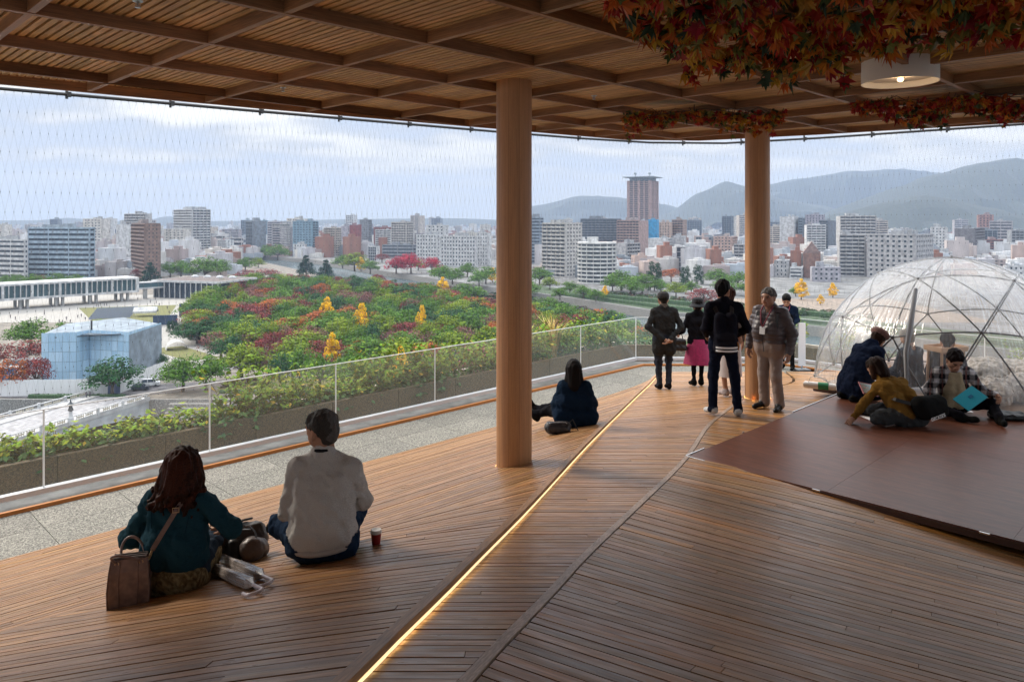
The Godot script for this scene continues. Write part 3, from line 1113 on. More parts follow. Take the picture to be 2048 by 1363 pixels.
	building("office_block", "white framed glass office by the river trees", [1353, 1404, 1417], 494, 635, 25, white, "gp", 4.2, 5)
	building("apartment_block", "grey narrow block behind the white framed glass office", [1343, 1362, 1368], 474, 800, 25, grey, "wp", 3.2, 4)
	building("office_tower", "dark blue glass tower on the skyline left of the farther column", [1444, 1463, 1468], 432, 1400, 20, slate.lerp(blu, 0.3), "gg", 3.6, 4)
	building("apartment_block", "salmon apartment block in front of the hills", [1427, 1464, 1474], 474, 830, 25, sand.lerp(pink, 0.5), "pb", 3.2, 4)
	building("apartment_block", "grey balcony block beside the farther timber column", [1468, 1488, 1496], 489, 720, 25, grey, "bp", 3.1, 4)
	building("apartment_tower", "white slab tower right of the farther timber column", [1560, 1588, 1597], 433, 880, 28, white, "wp", 3.2, 4)
	building("office_tower", "narrow blue grey tower against the white slab tower", [1597, 1606, 1611], 436, 890, 25, slate.lerp(blu, 0.4), "og", 3.2, 4)
	building("apartment_block", "lilac grey block with a flat top behind the black framed block", [1611, 1650, 1657], 430, 1000, 22, lin(0.36, 0.34, 0.40), "pp", 3.2, 4)
	building("apartment_block", "brown balcony block below the lilac grey block", [1609, 1634, 1641], 450, 860, 25, brown.lerp(grey, 0.4), "bp", 3.1, 4)
	building("apartment_block", "white block in a black frame with a dark blue side", [1639, 1657, 1679], 441, 850, 48, slate, "bw", 3.2, 4)
	building("apartment_block", "long pale balcony block in front of the big hill", [1681, 1752, 1761], 432, 760, 14, pale, "bb", 3.0, 5)
	building("apartment_tower", "grey balcony block rising left of the wide grey office", [1680, 1730, 1738], 470, 600, 16, grey.lerp(pale, 0.5), "bb", 3.0, 4.6)
	building("office_block", "wide grey office with rows of dark windows behind the plastic dome", [1734, 1832, 1868], 470, 565, 46, grey, "pp", 3.7, 4.6, {"plant": 3})
	building("apartment_block", "white block with a slanted top to the right of the grey office", [1862, 1894, 1902], 455, 760, 28, white, "pb", 3.2, 4)
	building("apartment_tower", "dark grey tower with balconies on both edges behind the dome", [1910, 1950, 1969], 457, 775, 40, lin(0.17, 0.165, 0.18), "wb", 3.1, 4)
	building("apartment_tower", "reddish brown tower with a roof mast near the right edge", [1957, 1988, 1996], 430, 1000, 25, pink.lerp(red, 0.3), "pp", 3.2, 4)
	building("apartment_block", "low dark red block below the reddish brown tower", [1966, 2016, 2026], 480, 860, 20, red.lerp(brown, 0.5), "ob", 3.2, 4)
	building("apartment_block", "blue grey balcony block at the right edge of the view", [2024, 2072, 2080], 462, 800, 18, slate.lerp(pale, 0.5), "bb", 3.1, 4)
	building("small_building", "small grey house block by the riverside road, left of the dome", [1549, 1578, 1584], 522, 590, 25, grey, "pp", 3.2, 4)
	building("small_building", "small white house block by the riverside road", [1580, 1604, 1611], 536, 575, 25, white, "op", 3.2, 4)
	building("small_building", "long lilac grey building behind the yellow trees left of the dome", [1625, 1682, 1692], 536, 545, 16, lin(0.42, 0.41, 0.46), "pp", 3.4, 4)
	building("small_building", "pink block seen above the right shoulder of the dome", [1975, 2012, 2024], 520, 620, 26, pink.lerp(pale, 0.5), "pp", 3.4, 4)
	building("small_building", "white low block seen over the dome at the right edge", [2016, 2060, 2066], 533, 590, 18, white, "pp", 3.4, 4)
	building("small_building", "white stepped block behind the dome's top", [1868, 1905, 1914], 505, 690, 26, white, "pp", 3.4, 4)
	build_round_tower()
	build_gable_house()
	build_curved_block()
	build_fillers()


# the tall tower with the flared roof deck
func build_round_tower() -> void:
	var d := 1250.0
	var p := at(1286, 440, d)
	var hgt := 45.0 + (440 - 362) / 1500.0 * d
	var o := thing("hotel_tower", "tall reddish tower with a flat flared roof deck and two masts, highest on the skyline", "tower", Vector3(p.x, GROUND, p.z), -0.5)
	var w := MB.new()
	var g := MB.new()
	g.cube(Vector3(0, hgt * 0.5, 0), Vector3(39, hgt, 39))
	for k in 36:
		w.cube(Vector3(0, (k + 0.2) * hgt / 36.0, 0), Vector3(39.6, hgt / 36.0 * 0.42, 39.6))
	for sx in [-1, 1]:
		for i in 5:
			var off := (i - 2) * 9.0
			w.cube(Vector3(off, hgt * 0.5, 20.0 * sx), Vector3(4.0 if i % 2 == 0 else 2.0, hgt, 1.6))
			w.cube(Vector3(20.0 * sx, hgt * 0.5, off), Vector3(1.6, hgt, 4.0 if i % 2 == 0 else 2.0))
	part("wall", w, wall_mat(lin(0.40, 0.27, 0.245)), o)
	stuff_part("windows", g, M.far_glass, o)
	var r := MB.new()
	r.cube(Vector3(0, hgt + 2.5, 0), Vector3(34, 5, 34))
	r.cube(Vector3(0, hgt + 6.0, 0), Vector3(52, 1.4, 52))
	for e in [[-14, -2, 8.0], [13, 4, 7.0]]:
		r.lathe(Transform3D(Basis.IDENTITY, Vector3(e[0], hgt + 6.5, e[1])), [Vector2(0.7, 0), Vector2(0.6, e[2] * 0.6), Vector2(2.6, e[2] * 0.62), Vector2(2.2, e[2]), Vector2(0.1, e[2] + 0.6)], 10)
	part("roof_deck", r, wall_mat(lin(0.30, 0.36, 0.40)), o)


func build_gable_house() -> void:
	var d := 590.0
	var p := at(1624, 440, d)
	var o := thing("gabled_building", "brown brick tower house with a steep pointed gable beyond the river", "building", Vector3(p.x, GROUND, p.z), -0.35)
	var w := MB.new()
	var g := MB.new()
	var h := 45.0 - (505 - 440) / 1500.0 * d
	g.cube(Vector3(0, h * 0.5, 0), Vector3(11.4, h, 13))
	for k in 6:
		w.cube(Vector3(0, (k + 0.25) * h / 6.0, 0), Vector3(12, h / 6.0 * 0.6, 13.6))
	for i in 5:
		w.cube(Vector3((i - 2) * 2.7, h * 0.5, 0), Vector3(1.5, h, 13.4))
		w.cube(Vector3(0, h * 0.5, (i - 2) * 2.9), Vector3(11.8, h, 1.6))
	part("wall", w, wall_mat(lin(0.27, 0.145, 0.11)), o)
	stuff_part("windows", g, M.far_glass, o)
	var r := MB.new()
	var top := h + 9.0
	for s in [-1, 1]:
		r.quad(Vector3(-6.4 * s, h, -7), Vector3(-6.4 * s, h, 7), Vector3(0, top, 7), Vector3(0, top, -7), Vector3(-s, 0.6, 0))
		r.tri(Vector3(-6, h, 6.9 * s), Vector3(6, h, 6.9 * s), Vector3(0, top - 0.4, 6.9 * s), Vector3(0, 0, s))
	part("roof", r, wall_mat(lin(0.30, 0.20, 0.18)), o)


func build_curved_block() -> void:
	# white balcony block whose front sweeps round in a curve
	var d := 520.0
	var p := at(1194, 440, d + 16)
	var hgt := 45.0 + (440 - 488) / 1500.0 * d
	var o := thing("apartment_block", "white block whose rounded front carries rows of curved balconies", "building", Vector3(p.x, GROUND, p.z), -0.12)
	var w := MB.new()
	var g := MB.new()
	var outline := []
	for i in 15:
		var a := lerpf(-1.25, 1.25, i / 14.0)
		outline.append(Vector3(sin(a) * 14.6, 0, cos(a) * 12.0 - 3.0))
	outline.append(Vector3(14.0, 0, -14))
	outline.append(Vector3(-14.0, 0, -14))
	var n := 10
	var grow := func(f: float, y: float) -> Array:
		var q := []
		for e in outline:
			q.append(Vector3(e.x * f, y, e.z * f))
		return q
	g.slab(grow.call(0.93, hgt), hgt, Vector2.ZERO, Vector2(1, 0))
	for k in n:
		var y := k * hgt / n
		w.slab(grow.call(1.0, y + hgt / n), 0.25, Vector2.ZERO, Vector2(1, 0))
		for i in outline.size():
			var a: Vector3 = outline[i]
			var b: Vector3 = outline[(i + 1) % outline.size()]
			w.bar(a + Vector3(0, y + 0.6, 0), b + Vector3(0, y + 0.6, 0), 0.2, 1.15)
			if i % 2 == 0:
				w.bar(a * 0.9 + Vector3(0, y + 1.6, 0), a + Vector3(0, y + 1.6, 0), 0.2, 3.1)
	w.slab(grow.call(1.0, hgt + 0.8), 1.2, Vector2.ZERO, Vector2(1, 0))
	w.cube(Vector3(-3, hgt + 2.5, -6), Vector3(8, 4, 6))
	part("wall", w, wall_mat(lin(0.66, 0.66, 0.65)), o)
	stuff_part("windows", g, M.far_glass, o)


func build_fillers() -> void:
	# smaller blocks that fill the plain out to the hills; a dozen designs, copied
	var cols := [lin(0.70, 0.71, 0.72), lin(0.55, 0.55, 0.55), lin(0.50, 0.45, 0.40), lin(0.36, 0.42, 0.48), lin(0.62, 0.60, 0.56), lin(0.30, 0.22, 0.20), lin(0.42, 0.40, 0.42), lin(0.72, 0.70, 0.66), lin(0.20, 0.24, 0.28), lin(0.46, 0.34, 0.29)]
	var styles := ["bp", "pp", "ow", "bb", "pw", "wb", "op", "pb", "gw", "bw"]
	var protos := []
	for i in 10:
		var o := building("city_block", "one of the many hazy blocks filling the plain beyond the park", [1024 - 12 - i, 1024 + 8, 1024 + 14 + i % 3], 440 + i * 2, 1100, 25, cols[i], styles[i], 3.2, 4.0, {"group": "hazy city blocks on the plain", "deep": 14.0, "plant": 2})
		protos.append(o)
	var r := RandomNumberGenerator.new()
	r.seed = 515
	var count := 0
	for ring in [[840, 1000, 40], [1000, 1300, 60], [1300, 1800, 70], [1800, 2600, 60], [2600, 3800, 55]]:
		for k in ring[2]:
			var src: Node3D = protos[(count * 7 + k) % 10]
			var o: Node3D = src if count < 10 else src.duplicate()
			if count >= 10:
				o.name = fresh("city_block")
				add_child(o, true)
			count += 1
			var d: float = lerpf(ring[0], ring[1], r.randf())
			var sx := lerpf(-120, 2160, (k + r.randf()) / ring[2])
			var p := at(sx, 440, d)
			if sx > 520 and sx < 830 and d < 930:
				p.z -= 180.0
			o.position = Vector3(p.x, GROUND, p.z)
			o.rotation.y = r.randf_range(-0.9, 0.1)
			# how tall the copy stands: mostly below the skyline, a few towers above it
			var hh := r.randf_range(11.0, 30.0) if r.randf() < 0.72 else r.randf_range(30.0, 50.0)
			if d > 1500:
				hh *= 1.15
			var own: float = 45.0 - ((count - 1) * 7 + k) % 10 * 1.0
			o.scale = Vector3(r.randf_range(0.8, 1.7), hh / own, r.randf_range(0.8, 1.5))
	# the far carpet of roofs, too many to count
	var mm := MultiMesh.new()
	mm.transform_format = MultiMesh.TRANSFORM_3D
	mm.use_colors = true
	var b := MB.new()
	b.cube(Vector3(0, 0.5, 0), Vector3(1, 1, 1))
	b.cube(Vector3(0.15, 1.06, 0.1), Vector3(0.4, 0.14, 0.4))
	mm.mesh = b.mesh()
	mm.instance_count = 5200
	for i in 5200:
		var far := i < 4300
		var d: float = (900.0 + 4600.0 * pow(r.randf(), 1.4)) if far else r.randf_range(600, 900)
		var sx := r.randf_range(-300, 2350)
		if not far:
			sx = r.randf_range(1090, 2300) if i % 3 else r.randf_range(-60, 470)
			d = r.randf_range(600, 950)
		var p := at(sx, 440, d)
		var sc := Vector3(r.randf_range(8, 22), r.randf_range(5, 13) if r.randf() < 0.8 else r.randf_range(13, 26), r.randf_range(8, 20))
		mm.set_instance_transform(i, Transform3D(Basis(Vector3.UP, r.randf_range(-0.9, 0.3)).scaled_local(sc), Vector3(p.x, GROUND, p.z)))
		var c: Color = cols[r.randi() % cols.size()].lerp(Color(0.75, 0.76, 0.78), r.randf_range(0.1, 0.7)).srgb_to_linear()
		if r.randf() < 0.12:
			c = Color(0.28, 0.13, 0.09)
		mm.set_instance_color(i, c)
	var mi := MultiMeshInstance3D.new()
	mi.multimesh = mm
	mi.name = fresh("distant_rooftops")
	mi.material_override = mat("roofs", Color.WHITE, 0.85, M.grime, {"vc": true, "tri": 0.1})
	add_child(mi, true)
	tag(mi, "carpet of small low buildings spreading over the plain to the hills", "buildings", "", "stuff")


# ---- ground, rivers, hills
func ground_poly(called: String, label: String, pts: Array, y: float, m: Material) -> void:
	# pts: (x, distance)
	var b := MB.new()
	var flat := PackedVector2Array(pts)
	var idx := Geometry2D.triangulate_polygon(flat)
	for i in range(0, idx.size(), 3):
		var q := []
		for k in 3:
			q.append(hp(flat[idx[i + k]].x, flat[idx[i + k]].y, y))
		b.tri(q[0], q[1], q[2], Vector3.UP, Vector2(q[0].x, q[0].z) * 0.05, Vector2(q[1].x, q[1].z) * 0.05, Vector2(q[2].x, q[2].z) * 0.05)
	tag(part(called, b, m), label, "", "", "structure")


var far_bank := [Vector2(-900, 1500), Vector2(-420, 1060), Vector2(-225, 850), Vector2(-120, 672), Vector2(-12, 500), Vector2(35, 432), Vector2(70, 372), Vector2(129, 316), Vector2(190, 235), Vector2(240, 130), Vector2(270, -80)]


func build_land() -> void:
	var g1 := mottle(512, 0.012, 61, 0.55, 1.0)
	mat("city_ground", lin(0.26, 0.26, 0.255), 0.9, g1, {"tri": 0.01})
	mat("park_ground", lin(0.30, 0.265, 0.22), 0.9, g1, {"tri": 0.03})
	mat("plaza", lin(0.34, 0.325, 0.30), 0.8, mottle(256, 0.03, 62, 0.85, 1.0), {"tri": 0.05})
	mat("lawn", lin(0.20, 0.20, 0.055), 0.95, mottle(256, 0.05, 63, 0.6, 1.0), {"tri": 0.08})
	mat("asphalt", lin(0.16, 0.15, 0.155), 0.85, g1, {"tri": 0.05})
	mat("water", lin(0.045, 0.08, 0.09), 0.16, null, {"bump": mottle(256, 0.05, 64, 0.0, 1.0), "bump_cm": 12.0, "scale": Vector3(3, 3, 1)})
	mat("stone_wall", lin(0.40, 0.385, 0.36), 0.85, mottle(256, 0.06, 65, 0.5, 1.0), {"tri": 0.12})
	var river_side := []
	for p in far_bank:
		river_side.append(p)
	# far city ground: everything beyond the river
	var pts := river_side.duplicate()
	pts.append_array([Vector2(4600, -80), Vector2(5200, 5600), Vector2(-5200, 5600), Vector2(-4600, 1500)])
	ground_poly("city_ground", "flat city ground beyond the rivers", pts, GROUND, M.city_ground)
	# water of both rivers, below the quays
	ground_poly("river_water", "dark water of the rivers round the park", [Vector2(-2500, -300), Vector2(500, -300), Vector2(500, 500), Vector2(150, 700), Vector2(-300, 1500), Vector2(-2500, 1600)], GROUND - 4.0, M.water)
	# the park island
	var off := []
	for p in far_bank:
		off.append(p + Vector2(-52, -30))
	var island := [Vector2(-2400, 700)]
	for i in range(0, 8):
		island.append(off[i])
	island.append_array([Vector2(60, 225), Vector2(20, 192), Vector2(-60, 187.5), Vector2(-125, 187.5), Vector2(-420, 200), Vector2(-2400, 240)])
	ground_poly("park_ground", "ground of the park island under the trees", island, GROUND, M.park_ground)
	# quay walls
	var q := MB.new()
	for line in [[far_bank, 0.0], [island.slice(1, island.size()), 0.0]]:
		for i in line[0].size() - 1:
			var a: Vector2 = line[0][i]
			var b: Vector2 = line[0][i + 1]
			var n := maxi(1, int(a.distance_to(b) / 25.0))
			for k in n:
				var s := a.lerp(b, float(k) / n)
				var e := a.lerp(b, float(k + 1) / n)
				q.bar(hp(s.x, s.y, GROUND - 2.4), hp(e.x, e.y, GROUND - 2.4), 0.8, 5.4)
	tag(part("quay_wall", q, M.stone_wall), "stone quay walls along both rivers", "", "", "structure")
	# stone steps down to the near river
	var st := MB.new()
	for k in 5:
		st.cube(Vector3(-40, GROUND - 0.9 - k * 0.8, -(186.6 - k * 1.1)), Vector3(90, 0.8, 2.2))
	tag(part("river_steps", st, M.stone_wall), "broad stone steps between the park quay and the near river", "", "", "structure")
	# plaza, lawns, paths, roads
	ground_poly("plaza", "pale paved plaza in front of the long museum", [Vector2(-300, 330), Vector2(-170, 330), Vector2(-128, 262), Vector2(-112, 262), Vector2(-150, 350), Vector2(-168, 452), Vector2(-330, 452)], GROUND + 0.03, M.plaza)
	ground_poly("lawn", "yellowing lawn on the plaza", [Vector2(-222, 384), Vector2(-178, 398), Vector2(-150, 322), Vector2(-176, 318)], GROUND + 0.06, M.lawn)
	ground_poly("lawn", "narrow yellow lawn in front of the flat roofed hall", [Vector2(-180, 440), Vector2(-156, 436), Vector2(-146, 402), Vector2(-160, 405)], GROUND + 0.06, M.lawn)
	ground_poly("lawn", "strip of lawn beside the row of clipped cypresses", [Vector2(-128, 262), Vector2(-104, 240), Vector2(-96, 246), Vector2(-118, 268)], GROUND + 0.05, M.lawn)
	ground_poly("lawn", "grass bank behind the near quay", [Vector2(-78, 196), Vector2(-36, 196), Vector2(-44, 214), Vector2(-80, 214)], GROUND + 0.05, M.lawn)
	ground_poly("park_path", "pale path winding into the trees", [Vector2(-70, 196), Vector2(-48, 196), Vector2(-44, 250), Vector2(-66, 300), Vector2(-76, 300), Vector2(-62, 248)], GROUND + 0.045, M.plaza)
	ground_poly("cenotaph_court", "pale stone court behind the sheeted building", [Vector2(-122, 224), Vector2(-84, 224), Vector2(-100, 300), Vector2(-134, 300)], GROUND + 0.035, M.plaza)
	ground_poly("street", "street running away between the office blocks", [Vector2(-330, 560), Vector2(-300, 560), Vector2(-560, 1150), Vector2(-600, 1150)], GROUND + 0.05, M.asphalt)
	ground_poly("park_road", "grey road from the bridge along the white hoarding", [Vector2(-130, 190), Vector2(-104, 188), Vector2(-66, 206), Vector2(-72, 214), Vector2(-104, 203), Vector2(-132, 203)], GROUND + 0.05, M.asphalt)
	ground_poly("riverside_road", "pale riverside ground beyond the river, left of the dome", [Vector2(96, 384), Vector2(150, 330), Vector2(215, 330), Vector2(215, 430), Vector2(120, 430)], GROUND + 0.04, mat("sandy", lin(0.33, 0.265, 0.21), 0.9, M.grime, {"tri": 0.05}))
	ground_poly("embankment_lawn", "green embankment terraces beyond the far river", [Vector2(-8, 502), Vector2(37, 436), Vector2(72, 376), Vector2(131, 319), Vector2(192, 238), Vector2(225, 250), Vector2(160, 335), Vector2(100, 395), Vector2(62, 455), Vector2(12, 520)], GROUND + 0.06, mat("bank_grass", lin(0.07, 0.11, 0.05), 0.95, M.grime, {"tri": 0.1}))
	build_hills()


func build_hills() -> void:
	var dark := mat("forest_hill", lin(0.055, 0.075, 0.055), 0.95, mottle(256, 0.05, 71, 0.45, 1.0), {"tri": 0.006})
	var ridges := [
		[4300.0, 700.0, [Vector2(1290, 446), Vector2(1340, 424), Vector2(1400, 384), Vector2(1452, 362), Vector2(1500, 376), Vector2(1560, 398), Vector2(1640, 410), Vector2(1720, 440)], "pointed wooded hill to the right of the tall tower"],
		[3300.0, 800.0, [Vector2(1620, 446), Vector2(1720, 402), Vector2(1800, 372), Vector2(1870, 348), Vector2(1960, 326), Vector2(2012, 317), Vector2(2070, 326), Vector2(2200, 360), Vector2(2400, 380)], "broad high hill at the right edge"],
		[2500.0, 420.0, [Vector2(1600, 449), Vector2(1690, 425), Vector2(1770, 404), Vector2(1835, 391), Vector2(1900, 397), Vector2(1960, 412), Vector2(2050, 436), Vector2(2120, 446)], "low dark hill in front of the broad high hill"],
		[4900.0, 500.0, [Vector2(1400, 400), Vector2(1500, 377), Vector2(1600, 357), Vector2(1700, 342), Vector2(1800, 338), Vector2(1880, 346), Vector2(1990, 380), Vector2(2100, 420)], "pale far ridge behind the hills"],
		[5000.0, 500.0, [Vector2(1000, 430), Vector2(1080, 409), Vector2(1160, 391), Vector2(1230, 394), Vector2(1330, 408), Vector2(1420, 438)], "faint ridge to the left of the tall tower"],
		[5100.0, 400.0, [Vector2(-50, 441), Vector2(80, 440), Vector2(140, 435), Vector2(200, 443), Vector2(300, 439), Vector2(335, 431), Vector2(380, 442), Vector2(560, 441), Vector2(700, 438), Vector2(900, 436), Vector2(1040, 441)], "low hazy rise on the far horizon"]]
	var nz := noise(0.004, 91, 4)
	for rd in ridges:
		var d0: float = rd[0]
		var wid: float = rd[1]
		var line: Array = rd[2]
		var b := MB.new()
		var cols := 70
		var rows := 12
		var grid := []
		for i in cols + 1:
			var sx := lerpf(line[0].x, line[line.size() - 1].x, float(i) / cols)
			var sy := 440.0
			for k in range(1, line.size()):
				if sx <= line[k].x:
					var f: float = (sx - line[k - 1].x) / (line[k].x - line[k - 1].x)
					sy = lerpf(line[k - 1].y, line[k].y, f * f * (3.0 - 2.0 * f) * 0.5 + f * 0.5)
					break
			var col := []
			for j in rows + 1:
				var t := lerpf(-1.0, 1.0, float(j) / rows)
				var d := d0 + t * wid
				var p := at(sx, 440, d0)
				p.z = -d
				p.x *= lerpf(1.0, d / d0, 0.4)
				var crest := 45.0 + (440.0 - sy) / 1500.0 * d0
				var prof := pow(cos(t * PI * 0.5), 1.25)
				var wob := nz.get_noise_2d(p.x, d) * 0.35 * crest * (absf(t) + 0.06)
				p.y = GROUND + maxf(crest * prof + wob, -3.0)
				col.append(p)
			grid.append(col)
		for i in cols:
			for j in rows:
				b.quad(grid[i][j], grid[i + 1][j], grid[i + 1][j + 1], grid[i][j + 1], Vector3.UP)
		tag(part("hill", b, dark), rd[3], "", "", "structure")


# ---- trees
func leafy(b: MB, r: RandomNumberGenerator, centre: Vector3, rad: Vector3, n: int, size: float, col: Color, vary: float) -> void:
	for i in n:
		var dir := Vector3(r.randf_range(-1, 1), r.randf_range(-0.55, 1), r.randf_range(-1, 1))
		if dir.length() < 0.1:
			continue
		dir = dir.normalized()
		var p := centre + dir * rad * r.randf_range(0.72, 1.06)
		var nn := (dir * 0.9 + Vector3(r.randf_range(-0.7, 0.7), r.randf_range(-0.3, 0.9), r.randf_range(-0.7, 0.7))).normalized()
		var x := nn.cross(Vector3(r.randf_range(-1, 1), r.randf_range(-1, 1), r.randf_range(-1, 1))).normalized() * size * r.randf_range(0.6, 1.2)
		var y := nn.cross(x.normalized()) * size * r.randf_range(0.5, 1.0)
		var k := 1.0 + r.randf_range(-vary, vary)
		b.tint = Color(col.r * k * r.randf_range(0.9, 1.1), col.g * k, col.b * k * r.randf_range(0.85, 1.15))
		var sn := (nn + dir).normalized()
		b.quad_n(p - x - y * 0.3, p - y, p + x - y * 0.2, p + y, sn, sn, sn, sn)


# a tree one unit wide and one unit tall; kind: round, spread, upright, cone, column
func tree_design(kind: String, col: Color, sd: int, dense: float) -> Node3D:
	var r := RandomNumberGenerator.new()
	r.seed = sd
	var o := Node3D.new()
	var t := MB.new()
	var b := MB.new()
	var fork := 0.34 if kind != "cone" else 0.9
	t.tube([Vector3(0, -0.02, 0), Vector3(0.01, fork * 0.5, 0), Vector3(0, fork, 0.01)], [0.035, 0.026, 0.022], 7)
	var clumps := []
	if kind == "round" or kind == "spread":
		var flat := 0.62 if kind == "round" else 0.5
		for i in (34 if kind == "round" else 40):
			var a := r.randf() * TAU
			var e := acos(r.randf_range(-0.12, 1.0))
			var q := Vector3(sin(e) * cos(a), cos(e), sin(e) * sin(a))
			var rr := r.randf_range(0.62, 0.9)
			clumps.append([Vector3(q.x * 0.5 * rr, 0.36 + q.y * flat * rr, q.z * 0.5 * rr), r.randf_range(0.10, 0.17)])
		clumps.append([Vector3(0, 0.55, 0), 0.26])
	elif kind == "upright":
		for i in 60:
			var y := r.randf_range(0.16, 1.0)
			var w := 0.42 * sin(clampf((1.05 - y) / 0.85, 0.0, 1.0) * PI * 0.5) * (0.7 if y < 0.3 else 1.0)
			var a := r.randf() * TAU
			clumps.append([Vector3(cos(a) * w * r.randf_range(0.3, 1.0), y * 0.94, sin(a) * w * r.randf_range(0.3, 1.0)), r.randf_range(0.05, 0.12)])
	elif kind == "cone":
		for i in 46:
			var y := r.randf_range(0.06, 0.98)
			var w := 0.46 * (1.0 - y) + 0.03
			var a := r.randf() * TAU
			clumps.append([Vector3(cos(a) * w, y, sin(a) * w), 0.05 + 0.08 * (1.0 - y)])
	else:
		for i in 34:
			var y := r.randf_range(0.03, 0.95)
			var w := 0.40 * pow(sin(clampf((1.0 - y) * 0.93 + 0.07, 0, 1) * PI * 0.62), 0.7)
			var a := r.randf() * TAU
			clumps.append([Vector3(cos(a) * w, y, sin(a) * w), 0.11])
	for c in clumps:
		var k := r.randf_range(0.7, 1.3)
		var cc := Color(col.r * k * r.randf_range(0.92, 1.1), col.g * k, col.b * k)
		leafy(b, r, c[0], Vector3(c[1], c[1] * 0.8, c[1]), int(58 * dense), 0.021, cc, 0.22)
		if kind == "round" or kind == "spread":
			if r.randf() < 0.4:
				t.tube([Vector3(0, fork * 0.85, 0), Vector3(c[0].x * 0.5, (fork + c[0].y) * 0.5, c[0].z * 0.5), c[0]], [0.014, 0.009, 0.004], 5)
	if kind == "round" or kind == "column" or kind == "cone":    # leaves deep in the crown
		for c in clumps:
			var q: Vector3 = c[0]
			leafy(b, r, Vector3(q.x * 0.55, lerpf(0.5, q.y, 0.62), q.z * 0.55), Vector3.ONE * c[1], int(12 * dense), 0.04, col, 0.2)
	part("trunk", t, M.bark, o)
	part("crown", b, M.leaf, o)
	return o


var tree_kinds := {}


func plant_tree(kind: String, sx: float, top: float, wpx: float, label := "", group := "", hgt := 0.0, where := Vector3.INF) -> void:
	var info: Array = tree_kinds[kind]
	# [designs, name, label, group, metres tall, share of height to width]
	var h: float = hgt if hgt > 0.0 else info[4]
	var d := (45.0 - h) * 1500.0 / maxf(top - 440.0, 6.0)
	if hgt < 0.0:       # a tree whose foot shows: hgt holds its height as a share of its width
		d = 67500.0 / (top - 440.0 - hgt * wpx)
		h = -hgt * wpx * d / 1500.0
	var w := wpx * d / 1500.0
	var p := at(sx, 440, d)
	var n: int = info[5]
	info[5] += 1
	var src: Node3D = info[0][n % info[0].size()]
	var o: Node3D = src.duplicate()
	o.name = fresh(info[1])
	add_child(o, true)
	tag(o, label if label != "" else info[2], "tree", group if group != "" else ("" if label != "" else info[3]))
	o.position = Vector3(p.x, GROUND, p.z)
	o.rotation.y = fmod(n * 2.399 + sx * 0.01, TAU)
	o.scale = Vector3(w * 1.3, h, w * 1.3)


